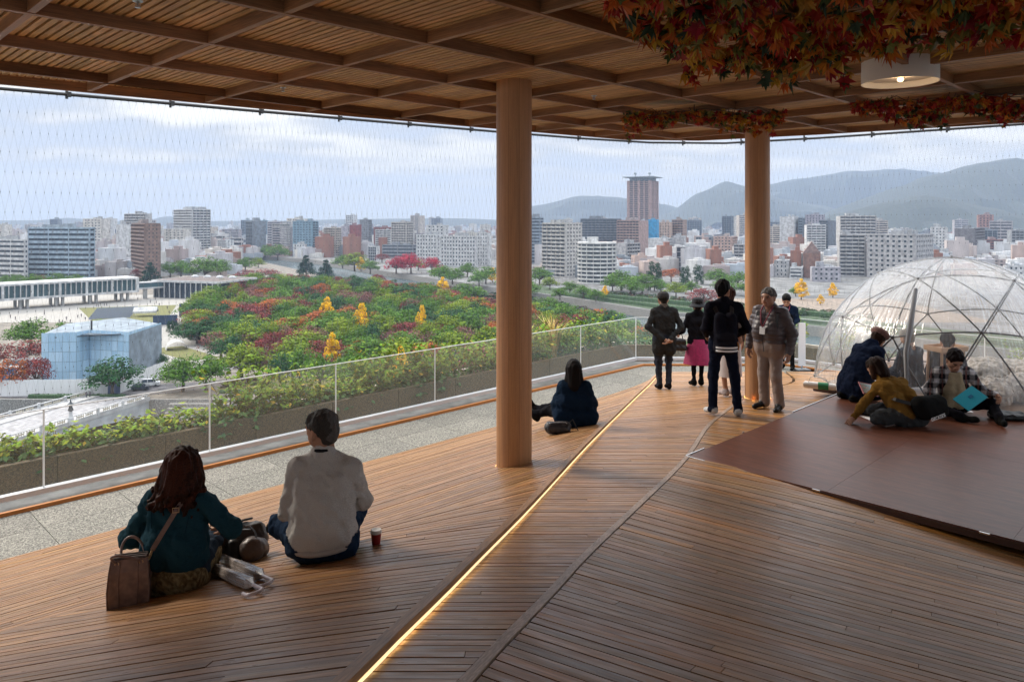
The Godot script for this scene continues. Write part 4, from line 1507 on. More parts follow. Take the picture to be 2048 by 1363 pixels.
func build_trees() -> void:
	mat("bark", lin(0.085, 0.065, 0.05), 0.95)
	var leaf := mat("leaf", Color.WHITE, 0.75, null, {"vc": true, "spec": 0.25, "back": Color(0.35, 0.35, 0.35)})
	var green := Color(0.085, 0.175, 0.022)
	var dark := Color(0.035, 0.098, 0.035)
	var lime := Color(0.165, 0.235, 0.020)
	var maroon := Color(0.19, 0.042, 0.038)
	var rust := Color(0.33, 0.095, 0.025)
	var dusky := Color(0.20, 0.09, 0.08)
	var yellow := Color(0.80, 0.48, 0.012)
	var scarlet := Color(0.38, 0.025, 0.05)
	var make := func(kind: String, col: Color, sd: int, n: int, dense: float) -> Array:
		var a := []
		for i in n:
			a.append(tree_design(kind, col, sd + i * 17, dense))
		return a
	tree_kinds = {
		"g": [make.call("round", green, 100, 3, 1.0), "green_tree", "rounded mid green broadleaf tree in the park's canopy", "green trees of the park canopy", 11.0, 0],
		"d": [make.call("round", dark, 200, 2, 1.0), "dark_green_tree", "rounded dark green broadleaf tree in the park's canopy", "dark green trees of the park canopy", 11.0, 0],
		"l": [make.call("round", lime, 300, 2, 1.0), "lime_green_tree", "rounded yellow green broadleaf tree in the park's canopy", "yellow green trees of the park canopy", 11.0, 0],
		"m": [make.call("spread", maroon, 400, 2, 0.8), "maroon_tree", "spreading maroon autumn tree in the park's canopy", "maroon trees of the park canopy", 11.0, 0],
		"o": [make.call("spread", rust, 500, 2, 0.8), "rust_tree", "spreading rust orange autumn tree in the park's canopy", "rust orange trees of the park canopy", 11.0, 0],
		"p": [make.call("spread", dusky, 600, 1, 0.5), "dusky_tree", "thin dusky pink brown autumn tree in the park's canopy", "thin dusky trees of the park canopy", 10.0, 0],
		"y": [make.call("upright", yellow, 700, 2, 1.1), "yellow_ginkgo", "bright yellow upright ginkgo among the green trees", "yellow ginkgos among the trees", 13.0, 0],
		"s": [make.call("round", scarlet, 800, 1, 0.9), "scarlet_tree", "crimson autumn tree on the far river bank", "crimson trees on the far river bank", 12.0, 0],
		"c": [make.call("cone", Color(0.016, 0.050, 0.032), 900, 1, 1.3), "conifer", "tall dark blue green conifer beyond the canopy", "conifers beyond the canopy", 15.0, 0],
		"u": [make.call("column", Color(0.018, 0.058, 0.022), 950, 1, 1.3), "clipped_cypress", "clipped dark green cypress in the long row beside the court", "clipped cypresses in a row", 5.0, 0]}
	# column, top row, width in the photograph; the nearest last
	var spots := {
		"g": [435, 556, 68, 531, 562, 45, 552, 548, 30, 595, 556, 62, 646, 547, 51, 663, 579, 39, 780, 564, 44, 605, 607, 68, 698, 589, 68, 770, 594, 57, 667, 620, 99, 718, 648, 40, 812, 580, 50, 856, 562, 48, 935, 564, 62, 771, 606, 62, 856, 595, 48, 937, 620, 75, 791, 619, 68, 737, 667, 85, 705, 690, 74, 894, 646, 55, 969, 653, 54, 1092, 591, 62, 1236, 619, 54, 1078, 646, 60, 1198, 652, 66, 640, 700, 70, 600, 690, 60, 60, 634, 80, 120, 640, 60, 410, 590, 60, 1010, 600, 60, 1010, 640, 60, 1140, 640, 60, 570, 600, 40],
		"d": [455, 629, 64, 812, 564, 75, 708, 546, 29, 480, 612, 50, 440, 600, 50, 770, 600, 50, 830, 600, 60, 560, 700, 44, 740, 640, 50, 955, 600, 46, 400, 600, 50, 225, 708, 88],
		"l": [484, 580, 44, 616, 657, 88, 765, 626, 72, 894, 605, 48, 781, 687, 48, 1092, 619, 60, 192, 636, 60, 540, 640, 50, 690, 648, 50, 850, 640, 60, 1046, 620, 50],
		"m": [513, 532, 70, 607, 542, 33, 669, 546, 31, 757, 542, 27, 597, 575, 39, 488, 606, 90, 959, 586, 68, 877, 632, 46, 579, 541, 27, 640, 572, 40, 35, 668, 90, 820, 593, 41, 530, 660, 60, 70, 700, 50, 683, 562, 30],
		"o": [542, 590, 70, 901, 578, 52, 640, 560, 41, 468, 558, 27, 714, 665, 34, 1181, 608, 78, 983, 636, 30, 20, 702, 60, 1290, 642, 60],
		"p": [570, 585, 38, 575, 640, 60, 618, 639, 40, 832, 649, 88, 780, 650, 40, 520, 690, 40, 690, 572, 40, 730, 580, 40],
		"y": [653, 592, 34, 722, 606, 40, 885, 553, 32, 843, 610, 30, 665, 662, 38, 802, 690, 42, 722, 513, 22]}
	var order := ["g", "d", "l", "m", "o", "p", "y"]
	for k in order:
		var a: Array = spots[k]
		for i in range(0, a.size(), 3):
			plant_tree(k, a[i], a[i + 1], a[i + 2])
	# the rest of the canopy between them
	var r2 := RandomNumberGenerator.new()
	r2.seed = 88
	var upper := [Vector3(385, 585, 0), Vector3(450, 552, 0), Vector3(520, 540, 0), Vector3(700, 548, 0), Vector3(860, 560, 0), Vector3(990, 592, 0), Vector3(1100, 592, 0), Vector3(1250, 622, 0), Vector3(1330, 655, 0)]
	var lower := [Vector3(385, 640, 0), Vector3(470, 668, 0), Vector3(540, 662, 0), Vector3(610, 715, 0), Vector3(900, 705, 0), Vector3(1330, 700, 0)]
	var taken := []
	for c in get_children():
		if c.has_meta("category") and c.get_meta("category") == "tree":
			taken.append(Vector2(c.position.x, c.position.z))
	var tries := 0
	var made := 0
	while made < 190 and tries < 5000:
		tries += 1
		var sx := r2.randf_range(385, 1330)
		var sy := lerpf(pw(upper, sx, 1, 0), pw(lower, sx, 1, 0), pow(r2.randf(), 1.5))
		var d := 34.5 * 1500.0 / (sy - 440.0)
		var q := Vector2((sx - 1024.0) / 1500.0 * d, -d)
		var ok := true
		for e in taken:
			if q.distance_squared_to(e) < 66.0:
				ok = false
				break
		if not ok:
			continue
		taken.append(q)
		made += 1
		var k: String = ["g", "g", "l", "d", "d", "l", "g", "m", "p", "o"][r2.randi() % 10]
		plant_tree(k, sx, sy, r2.randf_range(9.5, 15.5) * 1500.0 / d, "", "", r2.randf_range(9.2, 12.0))
	# trees that stand alone
	plant_tree("l", 483, 684, 98, "large yellow green tree standing alone at the head of the pale path")
	plant_tree("g", 365, 707, 84, "green tree on the grass bank right of the white van", "", 10.0)
	plant_tree("g", 412, 706, 76, "green tree with thin foliage between the grass bank and the lone lime tree", "", 10.0)
	plant_tree("d", 326, 703, 18, "small round dark bush tree at the corner of the sheeted building", "", 5.0)
	var bank := {"s": [792, 509, 40, 822, 503, 46, 863, 511, 36], "m": [764, 503, 26, 472, 513, 32, 277, 533, 26, 75, 545, 24, 1409, 568, 56], "c": [612, 510, 34, 651, 519, 34, 300, 524, 40], "g": [884, 527, 46, 935, 523, 36, 972, 530, 44, 1079, 531, 46, 1167, 568, 34, 1243, 537, 52, 1285, 543, 52, 1434, 534, 42, 1476, 540, 42, 410, 510, 62, 362, 518, 44, 219, 506, 30, 30, 546, 34, 110, 543, 44, 1030, 535, 60, 1592, 572, 24, 555, 486, 40, 530, 488, 30, 1225, 548, 42, 1262, 553, 46, 1322, 556, 34, 1383, 560, 32, 1452, 549, 46, 1494, 557, 42, 1140, 560, 34, 1192, 576, 32, 1060, 560, 42, 1120, 574, 30, 905, 534, 40, 958, 541, 36, 740, 518, 34, 685, 507, 34, 62, 545, 36, 150, 546, 40, 8, 548, 36, 340, 521, 40, 440, 515, 44, 490, 512, 36], "l": [709, 503, 46, 836, 517, 28, 516, 513, 26, 1100, 553, 30, 1352, 562, 38], "o": [1343, 531, 38, 1473, 526, 12, 1300, 560, 24], "u": [1309, 522, 30, 1371, 531, 22, 1396, 528, 20], "y": [1210, 571, 18, 1603, 556, 32, 1666, 565, 22, 1642, 588, 16, 985, 535, 22]}
	for k in ["s", "m", "c", "g", "l", "o", "u", "y"]:
		var names := {"s": "", "m": "dull red tree along the far streets and banks", "c": "", "g": "green street tree along the far bank and streets", "l": "olive tree along the far river bank", "o": "orange tree along the far river bank", "u": "tall dark columnar tree on the far river bank", "y": "yellow ginkgo on the far river bank"}
		var a: Array = bank[k]
		for i in range(0, a.size(), 3):
			plant_tree(k, a[i], a[i + 1], a[i + 2], names[k], names[k].replace("tree", "trees") if names[k] != "" else "", {"u": -2.0, "c": -1.25, "y": -1.35, "s": -0.95}.get(k, -0.85))
	for i in 15:
		var f := i / 14.0
		plant_tree("u", lerpf(341, 466, f), lerpf(640, 681, f), lerpf(15, 20, f), "", "", 4.6)
	# undergrowth that closes the gaps beneath the canopy
	var mm := MultiMesh.new()
	mm.transform_format = MultiMesh.TRANSFORM_3D
	mm.use_colors = true
	var b := MB.new()
	var r := RandomNumberGenerator.new()
	r.seed = 4
	leafy(b, r, Vector3(0, 0.4, 0), Vector3(0.55, 0.5, 0.55), 60, 0.14, Color(1, 1, 1), 0.3)
	mm.mesh = b.mesh()
	mm.instance_count = 1500
	var zone := PackedVector2Array([Vector2(-150, 420), Vector2(-120, 330), Vector2(-78, 300), Vector2(-84, 262), Vector2(-46, 262), Vector2(-42, 206), Vector2(10, 206), Vector2(60, 300), Vector2(30, 380), Vector2(-60, 500), Vector2(-130, 560)])
	var i := 0
	while i < 1500:
		var p := Vector2(r.randf_range(-150, 70), r.randf_range(205, 560))
		if i > 1250:      # hedges and shrubs on the far bank
			var f := r.randf()
			p = Vector2(lerpf(40, 140, f), lerpf(445, 335, f)) + Vector2(r.randf_range(4, 26), r.randf_range(2, 14))
		elif not Geometry2D.is_point_in_polygon(p, zone):
			continue
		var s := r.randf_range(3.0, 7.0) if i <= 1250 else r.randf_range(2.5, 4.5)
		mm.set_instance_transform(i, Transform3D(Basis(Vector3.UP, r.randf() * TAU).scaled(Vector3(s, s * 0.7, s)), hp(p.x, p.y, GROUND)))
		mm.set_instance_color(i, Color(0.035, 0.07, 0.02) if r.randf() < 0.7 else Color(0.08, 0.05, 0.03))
		i += 1
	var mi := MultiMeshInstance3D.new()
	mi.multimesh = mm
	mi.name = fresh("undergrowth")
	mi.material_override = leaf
	add_child(mi, true)
	tag(mi, "low shrubs and undergrowth beneath the park trees and along the far bank", "undergrowth", "", "stuff")


# ---- things on the park island: museum, hall, sheeted building, bridge, hoarding, plaza furniture, people, vehicles
func build_plaza() -> void:
	var conc := wall_mat(lin(0.56, 0.56, 0.55))
	var white := wall_mat(lin(0.60, 0.61, 0.62))
	# long museum on pillars, running away to the right
	var a := Vector3(-215, GROUND, -419)
	var b := Vector3(-312, GROUND, -316)
	var len := a.distance_to(b)
	var mid := (a + b) * 0.5
	var dir := (a - b).normalized()
	var turn := atan2(-dir.z, dir.x)
	var o := thing("museum", "long white museum raised on pillars with a front of upright fins", "museum", mid + Vector3(0, 0, -6), turn)
	var w := MB.new()
	w.cube(Vector3(0, 12.6, 0), Vector3(len, 1.0, 18))
	w.cube(Vector3(0, 5.4, 0), Vector3(len, 1.1, 18))
	w.cube(Vector3(len * 0.5 - 0.4, 9, 0), Vector3(0.8, 7, 18))
	part("frame", w, white, o)
	var g := MB.new()
	g.cube(Vector3(0, 9, 0), Vector3(len - 2, 6.6, 15.4))
	part("glazing", g, mat("museum_glass", lin(0.05, 0.10, 0.12), 0.15), o)
	var n := 56
	for i in n:
		var f := MB.new()
		var x := (float(i) / (n - 1) - 0.5) * (len - 2.2)
		f.cube(Vector3(x, 9, 8.35), Vector3(0.34 if i % 5 else 1.1, 6.7, 1.2))
		part("fin", f, white, o)
	for i in 9:
		for s in [-1, 1]:
			var p := MB.new()
			var x := (float(i) / 8 - 0.5) * (len - 12)
			p.box(Transform3D(Basis.IDENTITY, Vector3(x + 1.6 * s, 2.4, 4.5)), Vector3(1.1, 5.0, 2.2))
			p.box(Transform3D(Basis.IDENTITY, Vector3(x + 1.6 * s, 2.4, -4.5)), Vector3(1.1, 5.0, 2.2))
			part("pillar", p, conc, o)
	# corridor to the hall, and the hall itself
	var c := thing("corridor", "raised corridor bridge between the long museum and the flat roofed hall", "bridge")
	var cm := MB.new()
	var ca := at(250, 440, 421)
	var cb := at(336, 440, 440)
	cm.bar(Vector3(ca.x, GROUND + 9.4, ca.z), Vector3(cb.x, GROUND + 9.4, cb.z), 5, 0.6)
	cm.bar(Vector3(ca.x, GROUND + 6.2, ca.z), Vector3(cb.x, GROUND + 6.2, cb.z), 5, 0.9)
	part("slabs", cm, white, c)
	var cg := MB.new()
	cg.bar(Vector3(ca.x, GROUND + 7.9, ca.z), Vector3(cb.x, GROUND + 7.9, cb.z), 4.4, 2.6)
	part("glazing", cg, M.museum_glass, c)
	var cp := MB.new()
	cp.cube(Vector3(lerpf(ca.x, cb.x, 0.45), GROUND + 3, lerpf(ca.z, cb.z, 0.45)), Vector3(2.2, 6, 1.2), 0.3)
	part("pillar", cp, conc, c)
	var h := thing("exhibition_hall", "flat brown roofed glass hall at the right end of the corridor", "hall", at(410, 440, 446) * Vector3(1, 0, 1) + Vector3(0, GROUND, 0), -0.30)
	var hr := MB.new()
	hr.cube(Vector3(0, 10.0, 0), Vector3(46, 0.5, 34))
	part("roof_deck", hr, mat("brown_roof", lin(0.17, 0.135, 0.125), 0.9, M.grime, {"tri": 0.1}), h)
	var hw := MB.new()
	for s in [-1, 1]:
		hw.cube(Vector3(0, 9.7, 17 * s), Vector3(47, 1.2, 0.8))
		hw.cube(Vector3(23.2 * s, 9.7, 0), Vector3(0.8, 1.2, 34.6))
	for i in 13:
		hw.cube(Vector3((i - 6) * 3.7, 4.7, 16.6), Vector3(0.4, 9.4, 0.5))
		hw.cube(Vector3(-22.8, 4.7, (i - 6) * 2.6), Vector3(0.5, 9.4, 0.4))
	for i in 4:
		hw.ball(Transform3D(Basis.from_scale(Vector3(2.4, 1.4, 2.0)), Vector3(-14 + i * 9, 10.4, -8)), 10, 6)
	part("frame", hw, white, h)
	var hg := MB.new()
	hg.cube(Vector3(0, 4.8, 0), Vector3(44.6, 9.4, 32))
	part("glazing", hg, M.far_glass, h)
	# building wrapped in pale blue scaffold sheets
	var sb := thing("sheeted_building", "building wrapped in pale blue scaffold sheets beside the bridge", "scaffolding", Vector3(0, 0, 0))
	var tones := [lin(0.30, 0.46, 0.60), lin(0.34, 0.50, 0.64), lin(0.275, 0.435, 0.58)]
	var sheets := []
	for i in 3:
		sheets.append(mat("sheet_%d" % i, tones[i], 0.6))
	var pts := [at(82, 762, 210), at(152, 763, 209), at(178, 757, 213), at(257, 763, 209), at(322, 735, 231)]
	var tops := [13.4, 13.9, 13.9, 13.9, 13.5]
	var k := 0
	for i in 4:
		var pa: Vector3 = Vector3(pts[i].x, GROUND, pts[i].z)
		var pb: Vector3 = Vector3(pts[i + 1].x, GROUND, pts[i + 1].z)
		var l := pa.distance_to(pb)
		var cols := maxi(2, int(l / 1.9))
		for x in cols:
			for y in 5:
				var q0 := pa.lerp(pb, (x + 0.02) / cols)
				var q1 := pa.lerp(pb, (x + 0.98) / cols)
				var hh: float = lerpf(tops[i], tops[i + 1], (x + 0.5) / cols)
				var y0 := hh * y / 5.0 + 0.04
				var y1 := hh * (y + 1) / 5.0 - 0.04
				var out := Vector3(-(pb - pa).z, 0, (pb - pa).x).normalized()
				if out.z < 0:
					out = -out
				var m := MB.new()
				var belly := out * rng.randf_range(0.04, 0.16)
				var mp := (q0 + q1) * 0.5 + belly
				m.quad(q0 + Vector3(0, y0, 0), mp + Vector3(0, y0, 0), mp + Vector3(0, y1, 0), q0 + Vector3(0, y1, 0), out)
				m.quad(mp + Vector3(0, y0, 0), q1 + Vector3(0, y0, 0), q1 + Vector3(0, y1, 0), mp + Vector3(0, y1, 0), out)
				part("sheet", m, sheets[k % 3], sb)
				k += rng.randi() % 3 + 1
	var core := MB.new()
	var poly := []
	for i in 5:
		poly.append(Vector3(pts[i].x, GROUND + 13.0, pts[i].z - 0.3))
	poly.append(Vector3(pts[4].x - 20, GROUND + 13.0, pts[4].z - 16))
	poly.append(Vector3(pts[0].x - 6, GROUND + 13.0, pts[0].z - 22))
	core.slab(poly, 13.0, Vector2.ZERO, Vector2(1, 0))
	part("wall", core, wall_mat(lin(0.25, 0.31, 0.37)), sb)
	var mast := MB.new()
	mast.tube([Vector3(pts[1].x + 2, GROUND + 13, pts[1].z - 4), Vector3(pts[1].x + 2, GROUND + 16.5, pts[1].z - 4)], [0.25], 6)
	mast.bar(pts[0] * Vector3(1, 0, 1) + Vector3(4, GROUND + 12.2, 0.4), pts[3] * Vector3(1, 0, 1) + Vector3(-2, GROUND + 13.3, 0.4), 0.12, 0.25)
	part("scaffold_tube", mast, M.black_steel, sb)
	# white hoarding
	var hd := thing("hoarding", "white site hoarding along the road at the foot of the sheeted building", "fence")
	var hp0 := [at(-60, 792, 191), at(150, 790, 192.5), at(240, 786, 195), at(330, 752, 217)]
	for i in 3:
		var pa: Vector3 = Vector3(hp0[i].x, GROUND, hp0[i].z)
		var pb: Vector3 = Vector3(hp0[i + 1].x, GROUND, hp0[i + 1].z)
		var cols := maxi(2, int(pa.distance_to(pb) / 1.5))
		for x in cols:
			var m := MB.new()
			if i == 1 and x in [5, 6]:
				m.bar(pa.lerp(pb, (x + 0.03) / cols) + Vector3(0, 1.9, 0), pa.lerp(pb, (x + 0.97) / cols) + Vector3(0, 1.9, 0), 0.1, 3.8)
				part("gate", m, mat("gate_blue", lin(0.10, 0.13, 0.22), 0.6), hd)
				continue
			m.bar(pa.lerp(pb, (x + 0.02) / cols) + Vector3(0, 2.1, 0), pa.lerp(pb, (x + 0.98) / cols) + Vector3(0, 2.1, 0), 0.08, 4.1 + (0.25 if x % 7 == 3 else 0.0))
			part("panel", m, mat("hoarding_white", lin(0.62, 0.63, 0.64), 0.6) if not M.has("hoarding_white") else M.hoarding_white, hd)
	# site clutter behind the hoarding
	for e in [[20, 742, 212, Color(0.05, 0.12, 0.28), "dark blue site cabin behind the hoarding", Vector3(6, 3.4, 3)], [58, 748, 208, Color(0.55, 0.56, 0.57), "white site cabin behind the hoarding", Vector3(5, 3.0, 3)], [44, 728, 220, Color(0.30, 0.42, 0.50), "pale blue tarpaulin covered stack behind the hoarding", Vector3(9, 4.0, 4)]]:
		var p := at(e[0], e[1], e[2])
		var s := thing("site_cabin", e[4], "site cabin", Vector3(p.x, GROUND, p.z), 0.4)
		var m := MB.new()
		m.cube(Vector3(0, e[5].y * 0.5, 0), e[5])
		part("wall", m, wall_mat(lin(e[3].r, e[3].g, e[3].b)), s)
		var rf := MB.new()
		rf.cube(Vector3(0, e[5].y + 0.12, 0), Vector3(e[5].x + 0.5, 0.22, e[5].z + 0.5))
		part("roof", rf, wall_mat(lin(0.4, 0.42, 0.44)), s)
		var wd := MB.new()
		wd.cube(Vector3(-e[5].x * 0.2, e[5].y * 0.6, e[5].z * 0.5), Vector3(1.2, 1.0, 0.08))
		part("window", wd, M.far_glass, s)
	build_bridge(conc, white)
	# plaza furniture
	var ch := thing("seat_block", "block of empty grey seats on the plaza lawn", "seats")
	var sm := MB.new()
	for i in 16:
		for j in 11:
			var p := at(184 + i * 5.2 + j * 2.2, 640 - j * 2.0, 1.0)
			var d := 67500.0 / (640.0 - j * 2.0 - i * 0.25 - 440.0)
			p = at(180 + i * 5.2 + j * 1.6, 440, d)
			sm.cube(Vector3(p.x, GROUND + 0.45, p.z), Vector3(0.9, 0.12, 0.9), 0.5)
			sm.cube(Vector3(p.x, GROUND + 0.8, p.z + 0.45), Vector3(0.9, 0.8, 0.1), 0.5)
	stuff_part("seats", sm, mat("seat_grey", lin(0.20, 0.23, 0.30), 0.7), ch)
	var tent := thing("tent", "white event tent on the plaza lawn", "tent", at(291, 440, 352) * Vector3(1, 0, 1) + Vector3(0, GROUND, 0), 0.3)
	var tm := MB.new()
	for sx in [-1, 1]:
		tm.quad(Vector3(-5, 2.6, 3 * sx), Vector3(5, 2.6, 3 * sx), Vector3(5, 4.4, 0), Vector3(-5, 4.4, 0), Vector3(0, 1, sx))
		tm.tri(Vector3(5 * sx, 2.6, 3), Vector3(5 * sx, 2.6, -3), Vector3(5 * sx, 4.4, 0), Vector3(sx, 0, 0))
		tm.quad(Vector3(-5, 1.7, 3 * sx), Vector3(5, 1.7, 3 * sx), Vector3(5, 2.6, 3 * sx), Vector3(-5, 2.6, 3 * sx), Vector3(0, 0, sx))
	part("roof", tm, white, tent)
	for e in [[-5, 3], [5, 3], [-5, -3], [5, -3]]:
		var lg := MB.new()
		lg.tube([Vector3(e[0], 0, e[1]), Vector3(e[0], 2.6, e[1])], [0.09], 5)
		part("leg", lg, white, tent)
	for e in [[330, 651, 9.5, 4.2, "wide dark blue screen standing on the plaza"], [366, 634, 3.4, 6.0, "tall dark blue screen at the edge of the trees"]]:
		var d: float = 67500.0 / (e[1] - 440.0)
		var s := thing("stage_screen", e[4], "screen", at(e[0], 440, d) * Vector3(1, 0, 1) + Vector3(0, GROUND, 0), 0.35)
		var m := MB.new()
		m.cube(Vector3(0, e[3] * 0.5 + 0.3, 0), Vector3(e[2], e[3], 0.5))
		part("panel", m, wall_mat(lin(0.03, 0.06, 0.12)), s)
		var lg := MB.new()
		for q in [-1, 1]:
			lg.cube(Vector3(q * e[2] * 0.4, 1.0, -0.8), Vector3(0.2, 2.0, 1.4))
		part("stand", lg, wall_mat(lin(0.05, 0.05, 0.06)), s)
	var fp := thing("flagpole", "tall white flagpole in front of the dark green trees", "flagpole", at(413, 440, 388) * Vector3(1, 0, 1) + Vector3(0, GROUND, 0))
	var fm := MB.new()
	fm.tube([Vector3.ZERO, Vector3(0, 10.5, 0)], [0.17, 0.07], 6)
	fm.ball(Transform3D(Basis.from_scale(Vector3.ONE * 0.2), Vector3(0, 10.6, 0)), 6, 4)
	part("pole", fm, white, fp)
	# low stone cenotaph arch and hedge by the court
	var cn := thing("stone_arch", "low stone saddle arch on the pale court beside the cypresses", "monument", at(352, 440, 262) * Vector3(1, 0, 1) + Vector3(0, GROUND, 0), 0.5)
	var am := MB.new()
	for i in 10:
		var t0 := lerpf(0, PI, i / 10.0)
		var t1 := lerpf(0, PI, (i + 1) / 10.0)
		am.quad(Vector3(cos(t0) * 3.4, sin(t0) * 3.0, 3), Vector3(cos(t1) * 3.4, sin(t1) * 3.0, 3), Vector3(cos(t1) * 3.4, sin(t1) * 3.0, -3), Vector3(cos(t0) * 3.4, sin(t0) * 3.0, -3), Vector3(cos(t0), sin(t0), 0))
	part("vault", am, conc, cn)
	for e in [["clipped_hedge", "low clipped hedge on the near bank behind the stone steps", [Vector2(-76, 195), Vector2(-40, 195)], 1.0], ["clipped_hedge", "low clipped hedge along the road at the foot of the hoarding", [Vector2(-122, 189.5), Vector2(-98, 189.5)], 1.2], ["clipped_hedge", "long dark hedge on the upper terrace beyond the river", [Vector2(42, 448), Vector2(96, 392), Vector2(150, 345)], 2.6], ["clipped_hedge", "long dark hedge on the lower terrace beyond the river", [Vector2(28, 452), Vector2(80, 378), Vector2(136, 322), Vector2(190, 250)], 2.2]]:
		var hg2 := thing(e[0], e[1], "hedge")
		var hm := MB.new()
		var r := RandomNumberGenerator.new()
		r.seed = int(e[3] * 100)
		for i in e[2].size() - 1:
			var pa: Vector2 = e[2][i]
			var pb: Vector2 = e[2][i + 1]
			hm.bar(hp(pa.x, pa.y, GROUND + e[3] * 0.4), hp(pb.x, pb.y, GROUND + e[3] * 0.4), e[3] * 1.1, e[3] * 0.8)
			var n2 := int(pa.distance_to(pb) / 1.1)
			for q in n2:
				var f := pa.lerp(pb, (q + r.randf()) / n2)
				leafy(hm, r, hp(f.x, f.y, GROUND + e[3] * 0.5), Vector3(e[3] * 0.75, e[3] * 0.5, e[3] * 0.75), 16, 0.34, Color(0.045, 0.10, 0.035), 0.3)
		part("foliage", hm, mat("hedge_leaf", lin(0.05, 0.10, 0.04), 0.9), hg2)
	build_crowd()
	build_vehicles()
	# street lamps on the far bank
	for e in [[1299, 563, 455], [1384, 583, 440], [1372, 602, 412]]:
		var p := at(e[0], 440, e[2])
		var l := thing("street_lamp", ["pale street lamp left of the columnar trees on the far bank", "pale street lamp right of the columnar trees on the far bank", "short pale street lamp on the terrace by the river"][[1299, 1384, 1372].find(e[0])], "street lamp", Vector3(p.x, GROUND, p.z))
		var m := MB.new()
		var hh: float = 45.0 - (e[1] - 440.0) / 1500.0 * e[2]
		m.tube([Vector3.ZERO, Vector3(0, hh, 0)], [0.14, 0.09], 5)
		part("pole", m, white, l)
		var hd2 := MB.new()
		hd2.bar(Vector3(-0.9, hh, 0), Vector3(0.9, hh, 0), 0.3, 0.14)
		hd2.cube(Vector3(-1.1, hh - 0.05, 0), Vector3(0.7, 0.2, 0.4))
		hd2.cube(Vector3(1.1, hh - 0.05, 0), Vector3(0.7, 0.2, 0.4))
		part("lamp_head", hd2, white, l)


func build_bridge(conc: Material, white: Material) -> void:
	var o := thing("river_bridge", "pale bridge with patterned parapets crossing the near river to the park", "bridge")
	var pa := Vector3(-121, GROUND + 0.35, -108)
	var pb := Vector3(-98.5, GROUND + 0.2, -189)
	var dir := (pb - pa).normalized()
	var side := Vector3(-dir.z, 0, dir.x)
	var deck := MB.new()
	deck.bar(pa, pb, 13.5, 0.7)
	part("road_deck", deck, mat("bridge_road", lin(0.42, 0.42, 0.44), 0.85, M.grime, {"tri": 0.1}), o)
	for s: float in [-1.0, 1.0]:
		var walk := MB.new()
		walk.bar(pa + side * 6.9 * s + Vector3(0, 0.2, 0), pb + side * 6.9 * s + Vector3(0, 0.2, 0), 3.4, 0.8)
		part("pavement", walk, wall_mat(lin(0.58, 0.58, 0.58)), o)
		var gir := MB.new()
		# arched girder: deeper at the bank
		for i in 12:
			var t0 := i / 12.0
			var t1 := (i + 1) / 12.0
			var d0 := 1.3 + 2.6 * pow(absf(t0 - 0.5) * 2.0, 2.0)
			var d1 := 1.3 + 2.6 * pow(absf(t1 - 0.5) * 2.0, 2.0)
			var q0 := pa.lerp(pb, t0) + side * 8.4 * s
			var q1 := pa.lerp(pb, t1) + side * 8.4 * s
			gir.quad(q0 + Vector3(0, 0.1, 0), q1 + Vector3(0, 0.1, 0), q1 - Vector3(0, d1, 0), q0 - Vector3(0, d0, 0), side * s)
			if s > 0.0:
				gir.quad(q0 - Vector3(0, d0, 0), q1 - Vector3(0, d1, 0), q1 - Vector3(0, d1, 0) - side * 16.8 * s, q0 - Vector3(0, d0, 0) - side * 16.8 * s, Vector3.DOWN)
		part("girder", gir, wall_mat(lin(0.52, 0.55, 0.57)), o)
		var rail := MB.new()
		rail.bar(pa + side * 8.5 * s + Vector3(0, 1.65, 0), pb + side * 8.5 * s + Vector3(0, 1.65, 0), 0.3, 0.18)
		rail.bar(pa + side * 8.5 * s + Vector3(0, 0.7, 0), pb + side * 8.5 * s + Vector3(0, 0.7, 0), 0.3, 0.2)
		part("parapet_rail", rail, white, o)
		var n := 34
		for i in n:
			var q := pa.lerp(pb, (i + 0.5) / n) + side * 8.5 * s
			var p := MB.new()
			if i % 3 == 0:
				p.box(Transform3D(Basis(dir, Vector3.UP, dir.cross(Vector3.UP)), q + Vector3(0, 1.1, 0)), Vector3(0.5, 1.7, 0.45))
				part("post", p, white, o)
			else:
				for e in [[-0.9, 0.12], [-0.3, 0.12], [0.3, 0.12], [0.9, 0.12]]:
					p.box(Transform3D(Basis(dir, Vector3.UP, dir.cross(Vector3.UP)), q + dir * e[0] + Vector3(0, 1.15, 0)), Vector3(e[1], 0.9, 0.12))
				p.box(Transform3D(Basis(dir, Vector3.UP, dir.cross(Vector3.UP)), q + Vector3(0, 1.15, 0)), Vector3(1.9, 0.3, 0.1))
				part("grille", p, mat("grille_tan", lin(0.42, 0.38, 0.30), 0.7) if not M.has("grille_tan") else M.grille_tan, o)
	for e in [[0.72, 1.0, "stone bridge lamp pillar on the near parapet"], [0.985, -1.0, "stone bridge lamp pillar at the park end of the bridge"]]:
		var q: Vector3 = pa.lerp(pb, e[0]) + side * 8.5 * e[1]
		var l := thing("bridge_lamp", e[2], "lamp post", q)
		var m := MB.new()
		m.lathe(Transform3D.IDENTITY, [Vector2(0.7, 0), Vector2(0.7, 1.6), Vector2(0.5, 1.7), Vector2(0.36, 3.0)], 6)
		part("pillar", m, white, l)
		var la := MB.new()
		la.lathe(Transform3D(Basis.IDENTITY, Vector3(0, 3.0, 0)), [Vector2(0.3, 0), Vector2(0.62, 0.2), Vector2(0.5, 0.5), Vector2(0.34, 0.9), Vector2(0.36, 1.3), Vector2(0.75, 1.5), Vector2(0.2, 1.9), Vector2(0.05, 2.7)], 8)
		part("lantern", la, wall_mat(lin(0.05, 0.06, 0.07)), l)


